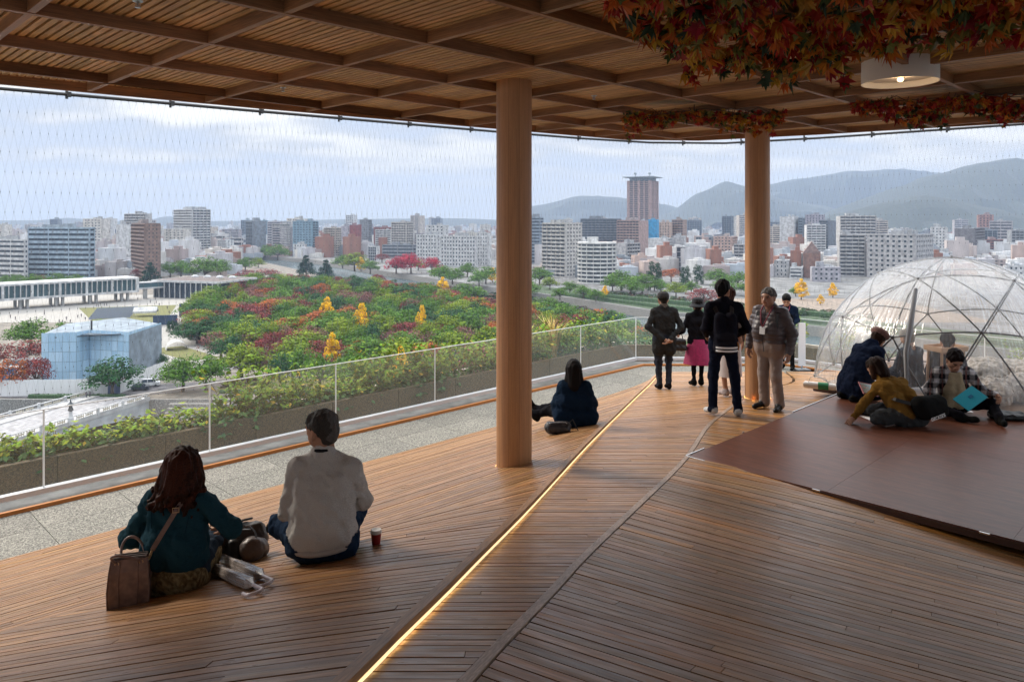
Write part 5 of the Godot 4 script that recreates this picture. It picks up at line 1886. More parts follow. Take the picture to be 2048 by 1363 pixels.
func small_person(sd: int) -> Node3D:
	# a walking figure about as tall as five pixels: legs in stride, torso, arms, head
	var r := RandomNumberGenerator.new()
	r.seed = sd
	var o := Node3D.new()
	var b := MB.new()
	var coat := Color(0.02, 0.022, 0.03).lerp(Color(0.25, 0.22, 0.22), r.randf() * 0.7)
	b.tint = Color(0.025, 0.028, 0.04)
	for s: float in [-1.0, 1.0]:
		b.tube([Vector3(0.1 * s, 0.02, 0.18 * s), Vector3(0.1 * s, 0.45, 0.08 * s), Vector3(0.09 * s, 0.88, 0)], [0.055, 0.07, 0.095], 5)
	b.tint = coat
	b.tube([Vector3(0, 0.8, 0), Vector3(0, 1.1, 0), Vector3(0, 1.4, 0.01), Vector3(0, 1.5, 0)], [0.17, 0.18, 0.2, 0.08], 6)
	for s: float in [-1.0, 1.0]:
		b.tube([Vector3(0.22 * s, 1.42, 0), Vector3(0.27 * s, 1.15, -0.05 * s), Vector3(0.25 * s, 0.88, 0.08 * s)], [0.06, 0.055, 0.045], 5)
	b.tint = Color(0.03, 0.02, 0.016)
	b.ball(Transform3D(Basis.from_scale(Vector3(0.095, 0.125, 0.11)), Vector3(0, 1.62, 0)), 7, 5)
	part("body", b, mat("crowd", Color.WHITE, 0.8, null, {"vc": true}) if not M.has("crowd") else M.crowd, o)
	return o


func build_crowd() -> void:
	var protos := []
	for i in 5:
		protos.append(small_person(i * 9 + 2))
	var r := RandomNumberGenerator.new()
	r.seed = 71
	var spots := [[60, 642], [72, 640], [95, 647], [118, 646], [124, 647], [132, 640], [140, 646], [155, 636], [162, 634], [170, 641], [182, 638], [192, 613], [196, 614], [200, 612], [208, 613], [213, 612], [247, 602], [252, 601], [300, 606], [312, 607], [318, 612], [334, 618], [304, 617], [338, 628], [344, 637], [286, 652], [296, 656], [300, 652], [307, 663], [242, 650], [255, 648], [262, 590], [272, 591], [352, 584], [362, 588], [371, 585], [330, 596], [310, 600], [246, 664], [30, 640], [20, 636], [88, 630], [275, 600], [390, 608]]
	for i in spots.size():
		var o: Node3D = protos[i % 5].duplicate()
		o.name = fresh("visitor")
		add_child(o, true)
		var d: float = 67500.0 / (spots[i][1] - 440.0)
		var p := at(spots[i][0], 440, d)
		o.position = Vector3(p.x, GROUND + 0.06, p.z)
		o.rotation.y = r.randf() * TAU
		tag(o, "tiny distant visitor in dark clothes walking on the far plaza", "person", "visitors walking on the far plaza")
	for e in [[172, 791, "dark clothed walker on the bridge pavement beside the lamp pillar", 187.0], [179, 790, "second walker on the bridge pavement, in pale clothes", 187.5]]:
		var o: Node3D = protos[1].duplicate()
		o.name = fresh("visitor")
		add_child(o, true)
		var p := at(e[0], 440, e[3])
		o.position = Vector3(p.x, GROUND + 0.62, p.z)
		tag(o, e[2], "person")


func car(called: String, label: String, where: Vector3, turn: float, body: Color, len: float, hgt: float, group := "") -> Node3D:
	var o := thing(called, label, "vehicle" if hgt > 1.8 else "car", where, turn, group)
	var b := MB.new()
	var w := 1.7
	b.cube(Vector3(0, 0.35 + hgt * 0.22, 0), Vector3(len, hgt * 0.44, w))
	var top := [Vector3(-len * 0.46, 0.35 + hgt * 0.44, w * 0.46), Vector3(len * 0.28, 0.35 + hgt * 0.44, w * 0.46), Vector3(len * 0.16, hgt, w * 0.4), Vector3(-len * 0.42, hgt, w * 0.4)]
	var g := MB.new()
	for s: float in [1.0, -1.0]:
		var q := []
		for p in top:
			q.append(p * Vector3(1, 1, s))
		g.quad(q[0], q[1], q[2], q[3], Vector3(0, 0.2, s))
	var m := func(p: Vector3) -> Vector3: return p * Vector3(1, 1, -1)
	g.quad(top[1], m.call(top[1]), m.call(top[2]), top[2], Vector3(1, 0.3, 0))
	g.quad(top[0], m.call(top[0]), m.call(top[3]), top[3], Vector3(-1, 0.1, 0))
	b.quad(top[2] + Vector3(0, 0.02, 0), m.call(top[2]) + Vector3(0, 0.02, 0), m.call(top[3]) + Vector3(0, 0.02, 0), top[3] + Vector3(0, 0.02, 0), Vector3.UP)
	for x in [-0.42, -0.12, 0.2]:
		for s: float in [1.0, -1.0]:
			b.bar(Vector3(len * x, 0.35 + hgt * 0.44, w * 0.465 * s), Vector3(len * x * 0.95, hgt, w * 0.41 * s), 0.09, 0.05)
	part("body", b, wall_mat(body), o)
	part("windows", g, M.far_glass, o)
	for x in [-0.31, 0.31]:
		for s: float in [-1.0, 1.0]:
			var wm := MB.new()
			wm.tube([Vector3(len * x, 0.33, (w * 0.5 + 0.02) * s), Vector3(len * x, 0.33, (w * 0.5 - 0.2) * s)], [0.33], 10)
			part("wheel", wm, M.black_steel, o)
	return o


func build_vehicles() -> void:
	var p := at(300, 440, 203)
	car("white_van", "white minivan on the park road beyond the bridge", Vector3(p.x, GROUND + 0.06, p.z), 0.30, lin(0.75, 0.76, 0.78), 4.7, 2.0)
	p = at(293, 440, 201)
	car("dark_car", "dark car parked in front of the white minivan", Vector3(p.x - 0.5, GROUND + 0.06, p.z + 2.4), 0.30, lin(0.05, 0.06, 0.08), 4.2, 1.6)
	var q := Vector3(-117.5, GROUND + 0.75, -160.0)
	var bus := car("teal_bus", "teal and white vehicle on the bridge, cut by the left edge of the view", Vector3(-112.0, GROUND + 0.72, -153.0), 1.30, lin(0.03, 0.38, 0.46), 8.0, 3.0)
	var src: Node3D = null
	var r := RandomNumberGenerator.new()
	r.seed = 6
	for i in 14:
		var d := lerpf(610, 980, i / 14.0)
		var f := (d - 560.0) / 590.0
		var x := lerpf(-315, -580, f) + r.randf_range(-9, 9)
		var cols := [lin(0.7, 0.7, 0.7), lin(0.1, 0.1, 0.12), lin(0.4, 0.4, 0.42)]
		var o: Node3D
		if i < 3:
			o = car("distant_car", "distant car on the street between the office blocks", Vector3.ZERO, 0, cols[i], 4.4, 1.6, "cars on the distant street")
			src = o
		else:
			o = src.duplicate()
			o.name = fresh("distant_car")
			add_child(o, true)
		o.position = Vector3(x, GROUND + 0.08, -d)
		o.rotation.y = PI / 2 + 0.43


# ---- people. A skeleton of tapered bones is joined with a smooth minimum on a grid and meshed as surface nets.
var paints := {}
var fold_noise: FastNoiseLite
var head_cache := {}
var hand_cache := {}


func paint(role: String, p: Vector3) -> Color:
	var c: Color = paints[role]
	if role == "plaid":
		var a := 1.0 if fposmod(p.x + p.z * 0.4, 0.13) < 0.06 else 0.0
		var b := 1.0 if fposmod(p.y * 1.0 + p.z * 0.2, 0.12) < 0.055 else 0.0
		var k := a + b
		c = Color(0.016, 0.016, 0.02).lerp(Color(0.55, 0.54, 0.57), k * k * 0.25 + k * 0.12)
		if fposmod(p.x + p.z * 0.4, 0.13) > 0.088 and fposmod(p.x + p.z * 0.4, 0.13) < 0.10:
			c = Color(0.20, 0.09, 0.08)
	return c


# bones: [a, b, radius a, radius b, role]; adds a closed smooth surface to b
func net(out: MB, bones: Array, cell: float, blend: float, fold := 0.0, quilt := 0.0, carve := []) -> void:
	var lo := Vector3.ONE * 1e9
	var hi := Vector3.ONE * -1e9
	for q in bones:
		var r: float = maxf(q[2], q[3]) + 0.03
		for e: Vector3 in [q[0], q[1]]:
			lo = lo.min(e - Vector3.ONE * r)
			hi = hi.max(e + Vector3.ONE * r)
	lo -= Vector3.ONE * cell * 2.0
	var nx := int((hi.x - lo.x) / cell) + 4
	var ny := int((hi.y - lo.y) / cell) + 4
	var nz := int((hi.z - lo.z) / cell) + 4
	var sy := nx
	var sz := nx * ny
	var f := PackedFloat32Array()
	f.resize(sz * nz)
	f.fill(1.0)
	var best := PackedFloat32Array()
	best.resize(sz * nz)
	best.fill(1.0)
	var who := PackedByteArray()
	who.resize(sz * nz)
	for bi in bones.size():
		var q: Array = bones[bi]
		var a: Vector3 = q[0]
		var ba: Vector3 = q[1] - a
		var ra: float = q[2]
		var dr: float = q[3] - ra
		var l2 := maxf(ba.length_squared(), 1e-9)
		var reach := maxf(q[2], q[3]) + blend + cell * 2.0
		var p0 := ((a.min(q[1]) - Vector3.ONE * reach - lo) / cell).floor()
		var p1 := ((a.max(q[1]) + Vector3.ONE * reach - lo) / cell).ceil()
		var x0 := maxi(0, int(p0.x))
		var x1 := mini(nx - 1, int(p1.x))
		for k in range(maxi(0, int(p0.z)), mini(nz - 1, int(p1.z)) + 1):
			for j in range(maxi(0, int(p0.y)), mini(ny - 1, int(p1.y)) + 1):
				var base := k * sz + j * sy
				var pp := Vector3(lo.x + x0 * cell, lo.y + j * cell, lo.z + k * cell) - a
				for i in range(x0, x1 + 1):
					var h := clampf(pp.dot(ba) / l2, 0.0, 1.0)
					var d := (pp - ba * h).length() - ra - dr * h
					pp.x += cell
					if d > blend + cell * 2.0:
						continue
					var at_ := base + i
					var o := f[at_]
					if d < best[at_]:
						best[at_] = d
						who[at_] = bi
					var m := maxf(blend - absf(d - o), 0.0) / blend
					f[at_] = minf(d, o) - m * m * blend * 0.25
	if fold > 0.0 or quilt > 0.0 or carve.size():
		for k in nz:
			for j in ny:
				var base := k * sz + j * sy
				for i in nx:
					var v := f[base + i]
					if absf(v) > 0.05:
						continue
					var p := Vector3(lo.x + i * cell, lo.y + j * cell, lo.z + k * cell)
					var role: String = bones[who[base + i]][4]
					if fold > 0.0 and role != "skin":
						if role.begins_with("hair"):
							v += fold * fold_noise.get_noise_3d(p.x * 520.0, p.y * 110.0, p.z * 520.0)
						else:
							v += fold * fold_noise.get_noise_3d(p.x * 210.0 + p.y * 70.0, p.y * 190.0, p.z * 210.0)
					if quilt > 0.0 and (role == "top" or role == "sleeve"):
						v -= quilt * absf(sin(p.y * PI / 0.062))
					for c in carve:
						v = maxf(v, c[1] - (p - c[0]).length())
					f[base + i] = v
	# one vertex in each cell that the surface crosses
	var vid := PackedInt32Array()
	vid.resize(sz * nz)
	vid.fill(-1)
	var vp := PackedVector3Array()
	var vn := PackedVector3Array()
	var vc := PackedColorArray()
	var offs := [0, 1, sy, sy + 1, sz, sz + 1, sz + sy, sz + sy + 1]
	for k in nz - 1:
		for j in ny - 1:
			var base := k * sz + j * sy
			for i in nx - 1:
				var at_ := base + i
				var c0 := f[at_]
				if c0 > cell * 4.0 or c0 < -cell * 4.0:
					continue
				var c1 := f[at_ + 1]
				var c2 := f[at_ + sy]
				var c3 := f[at_ + sy + 1]
				var c4 := f[at_ + sz]
				var c5 := f[at_ + sz + 1]
				var c6 := f[at_ + sz + sy]
				var c7 := f[at_ + sz + sy + 1]
				var s := int(c0 < 0) + int(c1 < 0) + int(c2 < 0) + int(c3 < 0) + int(c4 < 0) + int(c5 < 0) + int(c6 < 0) + int(c7 < 0)
				if s == 0 or s == 8:
					continue
				var sum := Vector3.ZERO
				var cnt := 0
				# the twelve edges of the cell
				if (c0 < 0) != (c1 < 0):
					sum += Vector3(c0 / (c0 - c1), 0, 0)
					cnt += 1
				if (c2 < 0) != (c3 < 0):
					sum += Vector3(c2 / (c2 - c3), 1, 0)
					cnt += 1
				if (c4 < 0) != (c5 < 0):
					sum += Vector3(c4 / (c4 - c5), 0, 1)
					cnt += 1
				if (c6 < 0) != (c7 < 0):
					sum += Vector3(c6 / (c6 - c7), 1, 1)
					cnt += 1
				if (c0 < 0) != (c2 < 0):
					sum += Vector3(0, c0 / (c0 - c2), 0)
					cnt += 1
				if (c1 < 0) != (c3 < 0):
					sum += Vector3(1, c1 / (c1 - c3), 0)
					cnt += 1
				if (c4 < 0) != (c6 < 0):
					sum += Vector3(0, c4 / (c4 - c6), 1)
					cnt += 1
				if (c5 < 0) != (c7 < 0):
					sum += Vector3(1, c5 / (c5 - c7), 1)
					cnt += 1
				if (c0 < 0) != (c4 < 0):
					sum += Vector3(0, 0, c0 / (c0 - c4))
					cnt += 1
				if (c1 < 0) != (c5 < 0):
					sum += Vector3(1, 0, c1 / (c1 - c5))
					cnt += 1
				if (c2 < 0) != (c6 < 0):
					sum += Vector3(0, 1, c2 / (c2 - c6))
					cnt += 1
				if (c3 < 0) != (c7 < 0):
					sum += Vector3(1, 1, c3 / (c3 - c7))
					cnt += 1
				vid[at_] = vp.size()
				var p := lo + (Vector3(i, j, k) + sum / cnt) * cell
				vp.append(p)
				vn.append(Vector3(c1 + c3 + c5 + c7 - c0 - c2 - c4 - c6, c2 + c3 + c6 + c7 - c0 - c1 - c4 - c5, c4 + c5 + c6 + c7 - c0 - c1 - c2 - c3).normalized())
				vc.append(paint(bones[who[at_]][4], p))
	# one quad round each crossed edge
	for k in range(1, nz - 1):
		for j in range(1, ny - 1):
			var base := k * sz + j * sy
			for i in range(1, nx - 1):
				var at_ := base + i
				var c0 := f[at_]
				if c0 > cell * 4.0 or c0 < -cell * 4.0:
					continue
				for ax in 3:
					var st: int = [1, sy, sz][ax]
					if (c0 < 0) == (f[at_ + st] < 0):
						continue
					var u: int = [sy, sz, 1][ax]
					var w: int = [sz, 1, sy][ax]
					var q := [vid[at_], vid[at_ - u], vid[at_ - u - w], vid[at_ - w]]
					if q[0] < 0 or q[1] < 0 or q[2] < 0 or q[3] < 0:
						continue
					if c0 < 0:
						q = [q[3], q[2], q[1], q[0]]
					for e in [0, 1, 2, 0, 2, 3]:
						var g: int = q[e]
						out.v.append(vp[g])
						out.n.append(vn[g])
						out.c.append(vc[g])
						out.t.append(Vector2(vp[g].x + vp[g].z * 0.7, vp[g].y))


func orient(out: MB) -> void:
	# triangles whose order disagrees with their normals are turned round
	for i in range(0, out.v.size(), 3):
		var nn := (out.v[i + 2] - out.v[i]).cross(out.v[i + 1] - out.v[i])
		if nn.dot(out.n[i] + out.n[i + 1] + out.n[i + 2]) < 0.0:
			var v := out.v[i + 1]
			out.v[i + 1] = out.v[i + 2]
			out.v[i + 2] = v
			var n := out.n[i + 1]
			out.n[i + 1] = out.n[i + 2]
			out.n[i + 2] = n
			var c := out.c[i + 1]
			out.c[i + 1] = out.c[i + 2]
			out.c[i + 2] = c


func add_mesh(out: MB, src: MB, x: Transform3D, recolor := {}) -> void:
	var nb := x.basis.inverse().transposed()
	for i in src.v.size():
		out.v.append(x * src.v[i])
		out.n.append((nb * src.n[i]).normalized())
		out.t.append(src.t[i])
		var c := src.c[i]
		out.c.append(recolor.get(c, c))


# a head 0.235 m tall looking along -z, its origin at the middle of the skull
func head_shape(skin: Color) -> MB:
	var key := skin.to_html()
	if head_cache.has(key):
		return head_cache[key]
	var b := MB.new()
	paints["skin"] = skin
	var bones := [
		[Vector3(0, 0.03, 0.012), Vector3(0, 0.02, -0.018), 0.083, 0.078, "skin"],
		[Vector3(0, -0.02, -0.035), Vector3(0, -0.075, -0.052), 0.062, 0.036, "skin"],
		[Vector3(-0.035, -0.05, -0.02), Vector3(0.035, -0.05, -0.02), 0.042, 0.042, "skin"],
		[Vector3(0, 0.002, -0.096), Vector3(0, -0.024, -0.112), 0.008, 0.013, "skin"],
		[Vector3(-0.011, -0.028, -0.1), Vector3(0.011, -0.028, -0.1), 0.009, 0.009, "skin"],
		[Vector3(-0.018, -0.055, -0.092), Vector3(0.018, -0.055, -0.092), 0.008, 0.008, "skin"],
		[Vector3(-0.034, 0.022, -0.084), Vector3(0.034, 0.022, -0.084), 0.013, 0.013, "skin"],
		[Vector3(-0.079, 0.005, 0.008), Vector3(-0.084, -0.03, 0.002), 0.014, 0.010, "skin"],
		[Vector3(0.079, 0.005, 0.008), Vector3(0.084, -0.03, 0.002), 0.014, 0.010, "skin"],
		[Vector3(0, -0.04, 0.02), Vector3(0, -0.16, 0.03), 0.053, 0.056, "skin"]]
	net(b, bones, 0.006, 0.022, 0.0, 0.0, [[Vector3(-0.033, 0.004, -0.108), 0.015], [Vector3(0.033, 0.004, -0.108), 0.015]])
	orient(b)
	for i in b.v.size():
		var p := b.v[i]
		if p.z < -0.06:
			var ax := absf(p.x)
			if Vector2((ax - 0.033) * 0.7, p.y - 0.004).length() < 0.0068:
				b.c[i] = Color(0.03, 0.02, 0.018)
			elif absf(p.y - 0.026) < 0.006 and ax > 0.014 and ax < 0.053:
				b.c[i] = Color(0.04, 0.03, 0.025)
			elif absf(p.y + 0.056) < 0.007 and ax < 0.026:
				b.c[i] = Color(skin.r * 0.8, skin.g * 0.5, skin.b * 0.5)
	head_cache[key] = b
	return b


# a right hand: wrist at the origin, fingers along -y, palm facing +x ... thumb towards -z
func hand_shape(skin: Color, curl: float) -> MB:
	var key := skin.to_html() + str(curl)
	if hand_cache.has(key):
		return hand_cache[key]
	var b := MB.new()
	paints["skin"] = skin
	var bones := [[Vector3(0, 0.02, 0), Vector3(0, -0.03, 0), 0.024, 0.026, "skin"], [Vector3(0, -0.03, -0.022), Vector3(0, -0.085, -0.026), 0.018, 0.015, "skin"], [Vector3(0, -0.03, 0.02), Vector3(0, -0.08, 0.024), 0.018, 0.014, "skin"], [Vector3(0, -0.04, 0), Vector3(0, -0.086, 0), 0.018, 0.015, "skin"]]
	var lens := [0.072, 0.08, 0.074, 0.058]
	for i in 4:
		var z := -0.030 + i * 0.020
		var p := Vector3(0, -0.088 + absf(i - 1.2) * 0.004, z)
		var ang := curl * 0.5
		for s in 3:
			var l: float = lens[i] * [0.45, 0.31, 0.24][s]
			var q := p + Vector3(sin(ang), -cos(ang), (i - 1.5) * 0.06) * l
			bones.append([p, q, 0.0088 - s * 0.0008, 0.0082 - s * 0.0008, "skin"])
			p = q
			ang += curl * 0.75
	var t0 := Vector3(0.004, -0.03, -0.03)
	var t1 := Vector3(0.018, -0.06, -0.052)
	bones.append([t0, t1, 0.014, 0.0105, "skin"])
	bones.append([t1, t1 + Vector3(0.014, -0.03, -0.004), 0.0102, 0.0085, "skin"])
	net(b, bones, 0.0045, 0.008)
	orient(b)
	hand_cache[key] = b
	return b


func frame(dir_y: Vector3, hint: Vector3) -> Basis:
	# y along dir_y, x as near hint as it can be
	var y := dir_y.normalized()
	var z := hint.cross(y)
	if z.length() < 0.01:
		z = Vector3.RIGHT.cross(y)
	z = z.normalized()
	return Basis(y.cross(z), y, z)


# j: joints in the figure's own axes (x right, -z forward); o: options
func figure(label: String, where: Vector3, yaw: float, j: Dictionary, o: Dictionary) -> Node3D:
	var root := thing("person", label, "person", where, yaw)
	for k in ["top", "bottom", "shoe", "sleeve", "hem"]:
		paints[k] = o.get(k, o.get("top", Color(0.1, 0.1, 0.1)) if k in ["sleeve", "hem"] else Color(0.05, 0.05, 0.05))
	var skin: Color = o.get("skin", Color(0.50, 0.29, 0.20))
	paints["skin"] = skin
	paints["collar"] = o.get("collar", paints["top"])
	paints["plaid"] = Color(0.1, 0.1, 0.1)
	paints["front"] = o.get("front", paints["top"])
	var g: float = o.get("girth", 1.0)
	var tr: String = o.get("top_role", "top")
	var sr: String = "sleeve" if tr == "top" else tr
	var P: Vector3 = j.pelvis
	var C: Vector3 = j.chest
	var N: Vector3 = j.neck
	var bones := []
	var mid := (P + C) * 0.5 + Vector3(0, 0, o.get("belly", 0.0))
	var sl: Vector3 = j.sl
	var sr_: Vector3 = j.sr
	bones.append([j.hl, j.hr, 0.112 * g, 0.112 * g, "bottom"])
	var side := (sr_ - sl).normalized()
	for s: float in [-1.0, 1.0]:
		var lowp := P + side * 0.068 * s * g + Vector3(0, 0.03, 0)
		var upp := C + side * 0.085 * s
		bones.append([lowp, (lowp + upp) * 0.5 + (mid - (P + C) * 0.5), 0.098 * g, 0.102 * g, tr])
		bones.append([(lowp + upp) * 0.5 + (mid - (P + C) * 0.5), upp, 0.102 * g, 0.098 * g, tr])
	bones.append([C, C.lerp(N, 0.75), 0.095, 0.062, tr])
	bones.append([sl.lerp(N, 0.25), N, 0.05, 0.058, tr])
	bones.append([sr_.lerp(N, 0.25), N, 0.05, 0.058, tr])
	bones.append([sl, sr_, 0.050, 0.050, tr])
	bones.append([sl, C, 0.054, 0.095, tr])
	bones.append([sr_, C, 0.054, 0.095, tr])
	bones.append([N + Vector3(0, 0.012, -0.004), N + Vector3(0, 0.022, -0.004), 0.063, 0.060, "collar"])
	bones.append([N, j.head + Vector3(0, -0.08, 0.01), 0.05, 0.046, "skin"])
	var ar: float = o.get("arm", 1.0)
	for s in ["l", "r"]:
		bones.append([j["s" + s], j["e" + s], 0.054 * ar, 0.047 * ar, sr])
		bones.append([j["e" + s], j["w" + s], 0.050 * ar, 0.036 * ar, sr])
		var lg: float = o.get("leg", 1.0)
		if j.has("k" + s):
			bones.append([j["h" + s], j["k" + s], 0.088 * lg, 0.064 * lg, "bottom"])
			bones.append([j["k" + s], j["a" + s], 0.062 * lg, o.get("cuff", 0.046) * lg, o.get("shin", "bottom")])
			var an: Vector3 = j["a" + s]
			var toe: Vector3 = j["t" + s]
			bones.append([an + (an - toe).normalized() * 0.035 + Vector3(0, -0.03, 0), toe, 0.040, 0.034, "shoe"])
			bones.append([an, an + Vector3(0, -0.03, 0), 0.042, 0.042, "shoe"])
	for e in o.get("more", []):
		bones.append(e)
	var b := MB.new()
	net(b, bones, o.get("cell", 0.013), o.get("blend", 0.032), o.get("fold", 0.012), o.get("quilt", 0.0))
	orient(b)
	# hands and head join the same mesh
	for s in ["l", "r"]:
		if o.get("hide_" + s, false):
			continue
		var w: Vector3 = j["w" + s]
		var dir: Vector3 = j.get("d" + s, (w - j["e" + s]))
		var palm: Vector3 = j.get("p" + s, Vector3(-1, 0, 0) if s == "r" else Vector3(1, 0, 0))
		var fb := frame(-dir, palm)
		if s == "l":
			fb = frame(-dir, palm)
		var x := Transform3D(fb, w + dir.normalized() * 0.012)
		add_mesh(b, hand_shape(skin, o.get("curl", 0.6)), x)
	var hb := Basis.from_euler(Vector3(j.get("nod", 0.0), j.get("turn", 0.0), j.get("tilt", 0.0)))
	var hx := Transform3D(hb.scaled_local(Vector3.ONE * o.get("head", 1.0)), j.head)
	add_mesh(b, head_shape(skin), hx)
	var mt: Material = M.cloth if not o.get("shiny", false) else M.shell_cloth
	part("body", b, mt, root)
	# hair: a cap round the skull cut away at the face, with locks
	var hair := MB.new()
	paints["hair"] = o.get("hair", Color(0.018, 0.014, 0.012))
	paints["hair2"] = o.get("hair2", paints["hair"])
	var hbones := [[Vector3(0, 0.045, 0.018), Vector3(0, 0.04, -0.02), 0.088, 0.080, "hair"], [Vector3(0, 0.0, 0.04), Vector3(0, -0.045, 0.045), 0.074, 0.05, "hair"], [Vector3(-0.070, 0.045, 0.0), Vector3(-0.068, 0.03, 0.03), 0.021, 0.020, "hair"], [Vector3(0.070, 0.045, 0.0), Vector3(0.068, 0.03, 0.03), 0.021, 0.020, "hair"], [Vector3(-0.042, 0.088, -0.042), Vector3(0.042, 0.088, -0.042), 0.018, 0.018, "hair"]]
	for e in o.get("locks", []):
		hbones.append(e)
	var hraw := MB.new()
	net(hraw, hbones, o.get("hair_cell", 0.008), o.get("hair_blend", 0.02), o.get("hair_fold", 0.012), 0.0, [[Vector3(0, -0.045, -0.155), 0.128]])
	orient(hraw)
	var ht := Transform3D(hb.scaled_local(Vector3.ONE * o.get("head", 1.0)), j.head)
	add_mesh(hair, hraw, ht)
	if not o.get("bald", false):
		part("hair", hair, M.hair, root)
	root.set_meta("head_at", 0)
	root.remove_meta("head_at")
	return root


func standing(h: float, wide := 1.0) -> Dictionary:
	var k := h / 1.7
	return {
		"pelvis": Vector3(0, 0.90, 0) * k, "chest": Vector3(0, 1.27, 0.01) * k, "neck": Vector3(0, 1.44, 0.01) * k, "head": Vector3(0, 1.58, -0.015) * k,
		"sl": Vector3(-0.17 * wide, 1.37, 0.01) * k, "sr": Vector3(0.17 * wide, 1.37, 0.01) * k, "el": Vector3(-0.24 * wide, 1.10, 0.03) * k, "er": Vector3(0.24 * wide, 1.10, 0.03) * k,
		"wl": Vector3(-0.25 * wide, 0.87, -0.04) * k, "wr": Vector3(0.25 * wide, 0.87, -0.04) * k,
		"hl": Vector3(-0.085, 0.88, 0) * k, "hr": Vector3(0.085, 0.88, 0) * k, "kl": Vector3(-0.10, 0.48, -0.02) * k, "kr": Vector3(0.10, 0.48, -0.02) * k,
		"al": Vector3(-0.11, 0.085, 0.02), "ar": Vector3(0.11, 0.085, 0.02), "tl": Vector3(-0.13, 0.035, -0.14), "tr": Vector3(0.13, 0.035, -0.14)}


# the point of the deck that shows at a column and row of the photograph, found by walking along the ray
func deck_at(sx: float, sy: float, depth: Callable) -> Vector3:
	var d := 1.5
	while d < 20.0:
		var x := (sx - 1024.0) / 1500.0 * d
		if (sy - 440.0) / 1500.0 * d >= depth.call(x, d):
			return hp(x, d, -depth.call(x, d))
		d += 0.005
	return hp(0, 8, -2.4)


func curls(r: RandomNumberGenerator, n: int, len: float, spread: float, wave: float, rad := 0.014) -> Array:
	# wavy locks falling from the crown over the back and sides of the head
	var a := []
	for i in n:
		var an := lerpf(-1.9, 1.9, (i + r.randf() * 0.6) / n)
		var p := Vector3(sin(an) * 0.082, 0.02 + r.randf_range(-0.02, 0.05), cos(an) * 0.075 + 0.015)
		var out := Vector3(sin(an), 0, cos(an))
		var ph := r.randf() * TAU
		var l := len * r.randf_range(0.8, 1.1)
		var seg := 6
		for s in seg:
			var t := (s + 1.0) / seg
			var q := Vector3(sin(an) * (0.09 + spread * t), 0.02 - l * t, cos(an) * (0.08 + spread * t * 0.6) + 0.015)
			q += Vector3(cos(ph + t * 9.0), 0, sin(ph + t * 9.0)) * wave * t
			a.append([p, q, rad * (1.0 - 0.05 * s), rad * (0.95 - 0.09 * s), "hair" if r.randf() < 0.6 else "hair2"])
			p = q
	return a


func build_people() -> void:
	fold_noise = noise(0.045, 12, 3)
	var weave := mottle(256, 0.18, 81, 0.72, 1.0)
	mat("cloth", Color.WHITE, 0.88, weave, {"vc": true, "scale": Vector3(5, 5, 1), "spec": 0.15})
	mat("shell_cloth", Color.WHITE, 0.42, weave, {"vc": true, "scale": Vector3(6, 6, 1), "spec": 0.4})
	mat("hair", Color.WHITE, 0.62, mottle(128, 0.2, 82, 0.5, 1.0), {"vc": true, "scale": Vector3(14, 3, 1), "spec": 0.22})
	var r := RandomNumberGenerator.new()
	r.seed = 99
	seated_man()
	seated_woman(r)
	navy_woman(r)
	standing_group(r)
	platform_group(r)


func strap(called: String, root: Node, pts: Array, w: float, t: float, m: Material) -> void:
	var b := MB.new()
	for i in pts.size() - 1:
		var up: Vector3 = Vector3.BACK
		b.bar(pts[i], pts[i + 1] + (pts[i + 1] - pts[i]).normalized() * 0.006, w, t, up)
	part(called, b, m, root)


